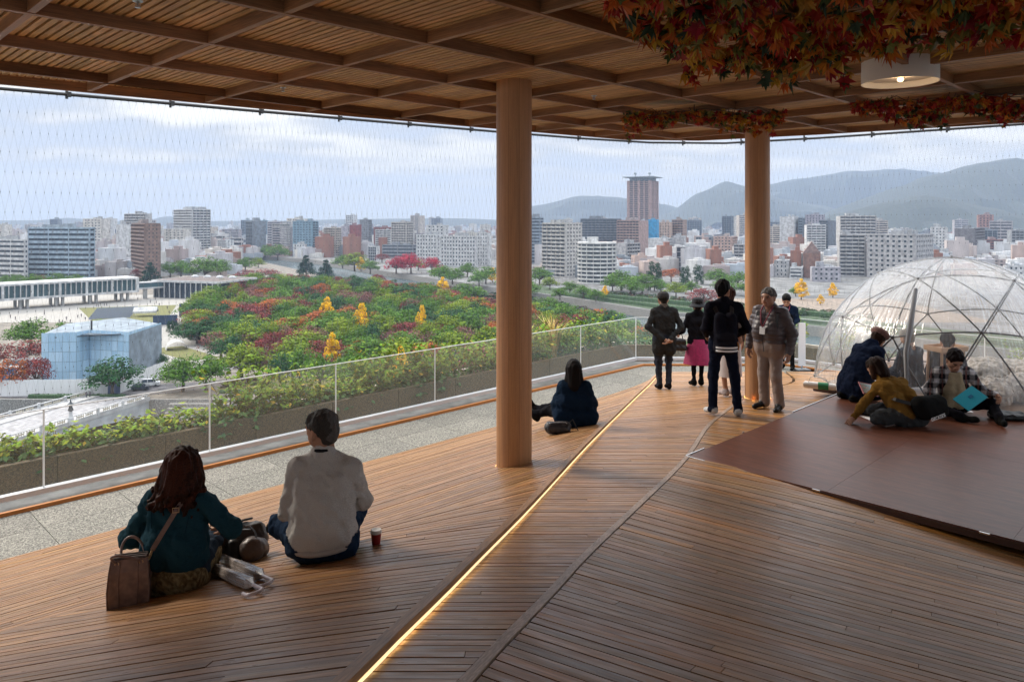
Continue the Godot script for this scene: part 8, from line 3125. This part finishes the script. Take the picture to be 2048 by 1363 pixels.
	hm.tube([Vector3(-0.05, 0.06, 0.1), Vector3(0, 0.085, 0.13), Vector3(0.06, 0.06, 0.1)], [0.008], 6)
	part("handle", hm, M.black_nylon, bg)
	# white roll with a green band on the rear platform
	var rear := func(_x: float, _d: float) -> float: return 2.43
	p = deck_at(1640, 778, rear)
	var rl := thing("rolled_bag", "white rolled bag with a green band lying on the rear platform, left of the dome", "bag", p + Vector3(0, 0.05, 0), -0.5)
	var rm := MB.new()
	rm.tube([Vector3(-0.22, 0, 0), Vector3(-0.2, 0, 0), Vector3(0.2, 0, 0), Vector3(0.22, 0, 0)], [0.03, 0.05, 0.05, 0.03], 12)
	part("roll", rm, M.lid_white, rl)
	var gm := MB.new()
	gm.tube([Vector3(-0.02, 0, 0), Vector3(0.12, 0, 0)], [0.0525], 12)
	part("green_band", gm, mat("band_green", lin(0.02, 0.20, 0.09), 0.6), rl)
	var hm2 := MB.new()
	hm2.tube([Vector3(-0.15, 0.04, 0.02), Vector3(-0.12, 0.12, 0.03), Vector3(0.08, 0.12, 0.03), Vector3(0.12, 0.04, 0.02)], [0.006], 6)
	part("handle", hm2, M.lid_white, rl)


func map_print() -> ImageTexture:
	var im := Image.create(128, 96, false, Image.FORMAT_RGB8)
	im.fill(Color(0.72, 0.86, 0.86))
	var r := RandomNumberGenerator.new()
	r.seed = 19
	for i in 26:
		im.fill_rect(Rect2i(r.randi_range(2, 110), r.randi_range(2, 84), r.randi_range(6, 22), r.randi_range(4, 14)), [Color(0.93, 0.95, 0.93), Color(0.45, 0.75, 0.82), Color(0.80, 0.90, 0.80), Color(0.85, 0.60, 0.62)][r.randi() % 4])
	for i in 7:
		im.fill_rect(Rect2i(0, i * 14 + 3, 128, 2), Color(0.97, 0.98, 0.98))
		im.fill_rect(Rect2i(i * 19 + 5, 0, 2, 96), Color(0.97, 0.98, 0.98))
	return tex_of(im)


# ---- artificial maple garlands under the ceiling, the drum lamp, plants in the trough
func maple(b: MB, x: Transform3D, size: float, r: RandomNumberGenerator, col: Color) -> void:
	# five pointed lobes round a centre, folded along the midrib and curled
	var pts := []
	var lobes := [[-2.35, 0.50], [-1.95, 0.34], [-1.25, 0.86], [-0.92, 0.48], [-0.42, 0.78], [-0.28, 0.56], [0.0, 1.0], [0.28, 0.56], [0.42, 0.78], [0.92, 0.48], [1.25, 0.86], [1.95, 0.34], [2.35, 0.50], [PI, 0.16]]
	var curl := r.randf_range(0.15, 1.0)
	var fold := r.randf_range(0.2, 0.8)
	for e in lobes:
		var l: float = e[1] * size * r.randf_range(0.9, 1.1)
		var p := Vector3(sin(e[0]) * l, 0, -cos(e[0]) * l)
		p.y = -absf(p.x) * fold - curl * p.length_squared() / size
		pts.append(p)
	var c := Vector3(0, 0.02 * size, 0)
	for i in pts.size():
		var k := 0.82 + 0.3 * r.randf()
		b.tint = Color(col.r * k, col.g * k, col.b * k)
		b.tri(x * c, x * pts[i], x * pts[(i + 1) % pts.size()])


func leaf_colour(r: RandomNumberGenerator, tone: float) -> Color:
	var reds := [Color(0.30, 0.018, 0.018), Color(0.38, 0.035, 0.020), Color(0.24, 0.014, 0.022), Color(0.46, 0.10, 0.018)]
	var warm := [Color(0.52, 0.17, 0.02), Color(0.50, 0.27, 0.03), Color(0.42, 0.22, 0.04), Color(0.48, 0.12, 0.02)]
	var green := [Color(0.16, 0.16, 0.04), Color(0.06, 0.085, 0.03), Color(0.035, 0.055, 0.03), Color(0.22, 0.19, 0.05)]
	var k := r.randf()
	if k < tone:
		return reds[r.randi() % 4]
	elif k < tone + (1.0 - tone) * 0.55:
		return warm[r.randi() % 4]
	return green[r.randi() % 4]


func garland(label: String, area: Array, low: float, high: float, total: int, size: float, tone: float, sd: int, tails: Array) -> void:
	# area: plan outline (x, d); leaves hang between high and low under it
	var r := RandomNumberGenerator.new()
	r.seed = sd
	var o := thing("maple_garland", label, "garland")
	var poly := PackedVector2Array(area)
	var lo := Vector2(1e9, 1e9)
	var hi := Vector2(-1e9, -1e9)
	for p in poly:
		lo = lo.min(p)
		hi = hi.max(p)
	var shapes := []
	for i in 24:
		var b := MB.new()
		maple(b, Transform3D.IDENTITY, 1.0, r, leaf_colour(r, tone))
		shapes.append(b.mesh())
	var spots := []
	var tries := 0
	while spots.size() < total and tries < total * 20:
		tries += 1
		var q := Vector2(r.randf_range(lo.x, hi.x), r.randf_range(lo.y, hi.y))
		if not Geometry2D.is_point_in_polygon(q, poly):
			continue
		var sway := 0.5 + 0.5 * fold_noise.get_noise_2d(q.x * 40.0, q.y * 40.0) * 1.6
		var h := lerpf(high, lerpf(high, low, clampf(sway, 0.15, 1.0)), pow(r.randf(), 0.6))
		spots.append(hp(q.x, q.y, h))
	for t in tails:      # trailing sprays: (x, d, from, to)
		var n := int((t[2] - t[3]) / 0.022)
		for i in n:
			var f := float(i) / n
			spots.append(hp(t[0] + r.randf_range(-0.05, 0.05) * (1.0 - f * 0.4), t[1] + r.randf_range(-0.05, 0.05), lerpf(t[2], t[3], f)))
	# the lowest, and so the best seen, are leaves of their own
	spots.sort_custom(func(a: Vector3, c: Vector3) -> bool: return a.y + a.z * 0.03 < c.y + c.z * 0.03)
	var rest := MB.new()
	for i in spots.size():
		var s := size * r.randf_range(0.55, 1.15)
		var bs := Basis.from_euler(Vector3(r.randf_range(-1.9, 0.5), r.randf() * TAU, r.randf_range(-0.9, 0.9)))
		if i < 290:
			var m := put("leaf", shapes[r.randi() % 24], M.garland_leaf, o)
			m.transform = Transform3D(bs.scaled_local(Vector3.ONE * s), spots[i])
		else:
			maple(rest, Transform3D(bs, spots[i]), s, r, leaf_colour(r, tone))
	if rest.v.size():
		stuff_part("leaves", rest, M.garland_leaf, o)
	var vine := MB.new()
	for i in 14:
		var a: Vector3 = spots[r.randi() % spots.size()]
		var b2: Vector3 = spots[r.randi() % spots.size()]
		if a.distance_to(b2) < 1.6:
			vine.tube([a, (a + b2) * 0.5 + Vector3(0, 0.08, 0), b2], [0.004], 5)
	for i in spots.size() / 25:
		var a: Vector3 = spots[(i * 25 + 7) % spots.size()]
		vine.tube([a, Vector3(a.x + 0.02, maxf(high, a.y + 0.05), a.z)], [0.0035], 4)
	part("vine", vine, M.bark, o)


func build_garlands() -> void:
	mat("garland_leaf", Color.WHITE, 0.5, null, {"vc": true, "spec": 0.35, "back": Color(0.45, 0.45, 0.45)})
	garland("large garland of red, orange and olive artificial maple leaves hung under the ceiling, upper right", [Vector2(0.50, 3.95), Vector2(0.75, 4.6), Vector2(1.28, 5.35), Vector2(2.0, 5.75), Vector2(2.5, 5.25), Vector2(2.75, 4.75), Vector2(3.1, 4.6), Vector2(3.7, 4.7), Vector2(4.1, 5.3), Vector2(4.6, 5.2), Vector2(4.6, 2.6), Vector2(0.4, 2.6)], 1.0, 1.24, 3000, 0.088, 0.40, 5, [[1.33, 5.6, 1.2, 1.0], [2.15, 5.85, 1.2, 1.05], [2.5, 5.6, 1.2, 1.0]])
	garland("narrow garland of orange, green and red maple leaves in front of the farther column's top", [Vector2(1.25, 8.35), Vector2(3.05, 8.35), Vector2(3.12, 8.75), Vector2(1.3, 8.75)], 0.98, 1.24, 900, 0.058, 0.34, 6, [[1.33, 8.45, 1.1, 0.90], [1.40, 8.4, 1.1, 0.93], [2.45, 8.4, 1.1, 0.93], [2.92, 8.4, 1.1, 0.93]])
	garland("long garland of red and orange maple leaves below the drum lamp, at the right edge", [Vector2(3.50, 7.6), Vector2(4.4, 7.4), Vector2(5.9, 7.0), Vector2(6.0, 7.5), Vector2(4.5, 7.9), Vector2(3.6, 7.95)], 0.93, 1.24, 1300, 0.062, 0.52, 7, [[4.8, 7.3, 1.1, 0.90], [4.3, 7.45, 1.1, 0.92], [4.98, 7.2, 1.1, 0.86]])
	# drum lamp
	var o := thing("drum_lamp", "white drum shaped ceiling lamp with a small lit bulb, hanging amid the large maple garland", "lamp", at(1800, 440, 6.35) * Vector3(1, 0, 1) + Vector3(0, 1.165, 0))
	var s := MB.new()
	s.lathe(Transform3D.IDENTITY, [Vector2(0.298, 0.0), Vector2(0.298, 0.215)], 48)
	s.lathe(Transform3D.IDENTITY, [Vector2(0.293, 0.0), Vector2(0.293, 0.215)], 48)
	s.lathe(Transform3D.IDENTITY, [Vector2(0.293, 0.0), Vector2(0.2985, -0.003), Vector2(0.2985, 0.004)], 48)
	part("lamp_shade", s, mat("shade_fabric", lin(0.74, 0.72, 0.70), 0.85, null, {"back": Color(0.5, 0.48, 0.45)}), o)
	var d := MB.new()
	d.lathe(Transform3D.IDENTITY, [Vector2(0.293, 0.05), Vector2(0.0, 0.05)], 40)
	d.lathe(Transform3D.IDENTITY, [Vector2(0.0, 0.215), Vector2(0.296, 0.215)], 40)
	part("diffuser", d, M.shade_fabric, o)
	var hd := MB.new()
	hd.lathe(Transform3D(Basis.IDENTITY, Vector3(0.0, 0.048, 0.0)), [Vector2(0.0, -0.022), Vector2(0.012, -0.02), Vector2(0.02, -0.006), Vector2(0.045, 0.0)], 16)
	part("bulb_cap", hd, M.shade_fabric, o)
	var bm := MB.new()
	bm.ball(Transform3D(Basis.from_scale(Vector3(0.026, 0.02, 0.026)), Vector3(0, 0.022, 0.012)), 10, 8)
	part("bulb", bm, mat("bulb_glow", lin(1.0, 0.72, 0.36), 0.5, null, {"glow": 2.4}), o)
	var l := OmniLight3D.new()
	l.name = "bulb_lamp"
	l.position = Vector3(0, 0.022, 0.012)
	l.light_color = Color(1.0, 0.82, 0.6)
	l.light_energy = 0.02
	l.light_size = 0.02
	l.omni_range = 8.0
	l.omni_attenuation = 2.0
	l.shadow_enabled = true
	o.add_child(l)


func planter_design(kind: String, sd: int) -> Node3D:
	var r := RandomNumberGenerator.new()
	r.seed = sd
	var o := Node3D.new()
	var st := MB.new()
	var fo := MB.new()
	var lime := Color(0.25, 0.34, 0.03)
	var deep := Color(0.055, 0.13, 0.035)
	if kind == "vine" or kind == "shrub":
		var stems := 13 if kind == "vine" else 20
		var tall := 0.50 if kind == "vine" else 0.66
		for i in stems:
			var p := Vector3(r.randf_range(-0.34, 0.34), 0, r.randf_range(-0.2, 0.2))
			var a := r.randf() * TAU
			var lean := Vector3(cos(a), 0, sin(a)) * r.randf_range(0.05, 0.35)
			var h := tall * r.randf_range(0.45, 1.1)
			var line := [p]
			for s in 5:
				var t := (s + 1) / 5.0
				line.append(p + lean * t * t + Vector3(0, h * (t - (0.35 * t * t if kind == "vine" else 0.0)), 0))
			st.tube(line, [0.004, 0.0025], 4)
			var n := 17 if kind == "vine" else 21
			for k in n:
				var t := pow((k + r.randf()) / n, 0.8)
				var q: Vector3 = line[mini(int(t * 5), 4)].lerp(line[mini(int(t * 5) + 1, 5)], fposmod(t * 5, 1.0))
				q += Vector3(r.randf_range(-0.06, 0.06), r.randf_range(-0.04, 0.04), r.randf_range(-0.06, 0.06))
				var mix := clampf(t * 1.2 - 0.25 + r.randf_range(-0.3, 0.3), 0, 1)
				var c := deep.lerp(lime, mix if kind == "vine" else mix * 0.7)
				if r.randf() < 0.05:
					c = Color(0.42, 0.33, 0.05)
				fo.tint = Color(c.r * r.randf_range(0.8, 1.2), c.g * r.randf_range(0.85, 1.15), c.b)
				var x := Transform3D(Basis.from_euler(Vector3(r.randf_range(-1.0, 0.6), r.randf() * TAU, r.randf_range(-0.5, 0.5))), q)
				var s2 := r.randf_range(0.024, 0.045)
				var c0 := x * Vector3(0, 0.2 * s2, s2)
				var c1 := x * Vector3(0, 0, -1.3 * s2)
				fo.tri(c0, x * Vector3(-0.85 * s2, -0.15 * s2, 0.25 * s2), c1)
				fo.tri(c0, c1, x * Vector3(0.85 * s2, -0.15 * s2, 0.25 * s2))
	elif kind == "ivy":
		for i in 190:      # dark leaves creeping over the edge of the trough
			var q := Vector3(r.randf_range(-0.42, 0.42), r.randf_range(0.0, 0.13), r.randf_range(-0.25, 0.42))
			if q.z > 0.36:
				q.y -= r.randf_range(0.0, 0.22)
			var c := Color(0.028, 0.075, 0.03).lerp(Color(0.08, 0.15, 0.05), r.randf())
			fo.tint = c
			var x := Transform3D(Basis.from_euler(Vector3(r.randf_range(-1.0, 0.8), r.randf() * TAU, r.randf_range(-0.5, 0.5))), q)
			var s2 := r.randf_range(0.026, 0.05)
			fo.tri(x * Vector3(0, 0.2 * s2, s2), x * Vector3(-0.9 * s2, 0, 0.1 * s2), x * Vector3(0, 0, -1.2 * s2))
			fo.tri(x * Vector3(0, 0.2 * s2, s2), x * Vector3(0, 0, -1.2 * s2), x * Vector3(0.9 * s2, 0, 0.1 * s2))
		st.tube([Vector3(-0.4, 0.03, 0.1), Vector3(0, 0.05, 0.3), Vector3(0.35, 0.03, 0.2)], [0.004], 4)
	else:
		for i in 120:      # plume grass
			var a := r.randf() * TAU
			var l := r.randf_range(0.5, 1.0)
			var out := Vector3(cos(a), 0, sin(a)) * l * r.randf_range(0.15, 0.6)
			fo.tint = Color(0.52, 0.36, 0.10).lerp(Color(0.62, 0.50, 0.22), r.randf())
			var p := Vector3(r.randf_range(-0.08, 0.08), 0, r.randf_range(-0.08, 0.08))
			var m := p + out * 0.4 + Vector3(0, l * 0.7, 0)
			var e := p + out + Vector3(0, l * 0.9, 0)
			var sd2 := Vector3(-sin(a), 0, cos(a)) * 0.006
			fo.quad(p - sd2, p + sd2, m + sd2, m - sd2)
			fo.tri(m - sd2 * 1.6, m + sd2 * 1.6, e)
		st.tube([Vector3(0, 0, 0), Vector3(0, 0.4, 0)], [0.01, 0.004], 4)
	part("stems", st, M.bark, o)
	part("foliage", fo, M.leaf, o)
	return o


func build_planting() -> void:
	var r := RandomNumberGenerator.new()
	r.seed = 303
	var designs := {"vine": [], "shrub": [], "ivy": [], "plume": []}
	for k in designs:
		for i in 3:
			designs[k].append(planter_design(k, 40 + i * 5))
	var texts := {"vine": ["trailing_vine", "light green trailing vine growing in the planter behind the glass", "trailing vines in the planter"], "shrub": ["leafy_shrub", "dense leafy green shrub growing in the planter behind the glass", "leafy shrubs in the planter"], "ivy": ["ivy", "dark green ivy creeping along the edge of the planter", "ivy along the planter's edge"], "plume": ["plume_grass", "golden plume grass standing among the shrubs in the planter", "golden plume grasses in the planter"]}
	var path := railing_path(0.88)
	var plan := []
	var a: Vector2 = path[0]
	var b: Vector2 = path[1]
	var len := a.distance_to(b)
	var n := int(len / 0.36)
	for i in n:
		var f := (i + r.randf() * 0.8) / n
		var kind := "vine" if f < 0.60 else "shrub"
		if f > 0.48 and f < 0.66 and r.randf() < 0.6:
			kind = "shrub"
		plan.append([a.lerp(b, f), kind, 1.0 if kind == "vine" else 1.05])
		if i % 2 == 0 and f < 0.72:
			plan.append([a.lerp(b, f), "ivy", 1.0])
		if (f > 0.80 and f < 0.835) or (f > 0.865 and f < 0.885):
			plan.append([a.lerp(b, f), "plume", 0.95])
	for i in 9:
		plan.append([path[1].lerp(path[2], (i + 0.5) / 9.0), "shrub" if i > 2 and i % 4 == 0 else "ivy", 0.7])
	for i in 10:
		plan.append([path[2].lerp(path[3], (i + 0.2) / 10.0), "shrub" if i in [0, 1, 4, 7] else "ivy", 1.0])
	var k := 0
	for e in plan:
		var src: Node3D = designs[e[1]][k % 3]
		var o: Node3D = src.duplicate()
		k += 1
		o.name = fresh(texts[e[1]][0])
		add_child(o, true)
		tag(o, texts[e[1]][1], "plant", texts[e[1]][2])
		o.position = hp(e[0].x + r.randf_range(-0.08, 0.08), e[0].y + r.randf_range(-0.08, 0.08), -3.07)
		o.rotation.y = PI / 4 + r.randf_range(-0.25, 0.25) + (PI if e[1] != "ivy" and r.randf() < 0.5 else 0.0)
		if e[1] == "ivy":
			o.rotation.y = PI / 4
			o.position.y += 0.02
		var s: float = e[2] * r.randf_range(0.85, 1.2)
		o.scale = Vector3(s, s, s)


func build_light() -> void:
	var cam := Camera3D.new()
	cam.name = "camera"
	cam.keep_aspect = Camera3D.KEEP_HEIGHT
	cam.set_frustum(0.1 * 1363.0 / 1500.0, Vector2(0, -0.1 * 241.5 / 1500.0), 0.1, 30000.0)
	add_child(cam)
	cam.current = true
	var we := WorldEnvironment.new()
	we.name = "environment"
	var env := Environment.new()
	env.background_mode = Environment.BG_SKY
	var sky := Sky.new()
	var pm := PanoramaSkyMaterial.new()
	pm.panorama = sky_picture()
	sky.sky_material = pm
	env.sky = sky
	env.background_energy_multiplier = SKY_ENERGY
	env.tonemap_mode = Environment.TONE_MAPPER_LINEAR
	env.tonemap_exposure = EXPOSURE
	env.sdfgi_enabled = true
	env.ssao_enabled = true
	env.ssil_enabled = true
	if FOG > 0.0:
		env.fog_enabled = true
		env.fog_density = FOG
		env.fog_light_color = Color(0.79, 0.87, 1.0)
	we.environment = env
	add_child(we)
	var sun := DirectionalLight3D.new()
	sun.name = "sun"
	sun.light_energy = SUN
	sun.light_color = Color(1.0, 0.95, 0.88)
	sun.light_angular_distance = 14.0
	sun.shadow_enabled = true
	add_child(sun)
	sun.look_at_from_position(Vector3(-0.75, 0.62, -0.55), Vector3.ZERO)


const SKY_ENERGY := 1.0
const EXPOSURE := 2.25
const SUN := 0.45
const FOG := 0.00014


func sky_picture() -> ImageTexture:
	var w := 1536
	var h := 768
	var im := Image.create(w, h, false, Image.FORMAT_RGBF)
	var big := noise(0.55, 3, 5)
	var fine := noise(1.7, 8, 4)
	for y in h:
		var el := (0.5 - (y + 0.5) / h) * PI
		for x in w:
			var az := ((x + 0.5) / w - 0.5) * TAU
			var c := Color(0.30, 0.33, 0.35)
			if el > 0.0:
				# a flat cloud sheet seen from below: streaks tighten towards the horizon
				var rr := 1.0 / (sin(el) + 0.085)
				var p := Vector2(sin(az), cos(az)) * rr
				var a := big.get_noise_2d(p.x * 0.9, p.y * 1.6) * 0.5 + 0.5
				var b := fine.get_noise_2d(p.x * 0.9 + 40.0, p.y * 1.9) * 0.5 + 0.5
				var k := clampf(a * 0.72 + b * 0.28, 0, 1)
				var grey := Color(0.21, 0.255, 0.335)
				var white := Color(0.66, 0.65, 0.62)
				c = grey.lerp(white, smoothstep(0.34, 0.62, k))
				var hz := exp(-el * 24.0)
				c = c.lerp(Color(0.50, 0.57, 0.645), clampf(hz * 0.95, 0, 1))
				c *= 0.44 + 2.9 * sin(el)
			im.set_pixel(x, y, c)
	return tex_of(im)


func _ready() -> void:
	M["grime"] = mottle(256, 0.02, 41, 0.72, 1.0)
	rng.seed = 20240
	build_light()
	build_deck()
	build_terrace()
	build_ceiling()
	build_net()
	build_platform()
	build_people()
	build_dome()
	build_small_props()
	build_city()
	build_land()
	build_trees()
	build_plaza()
	build_garlands()
	build_planting()
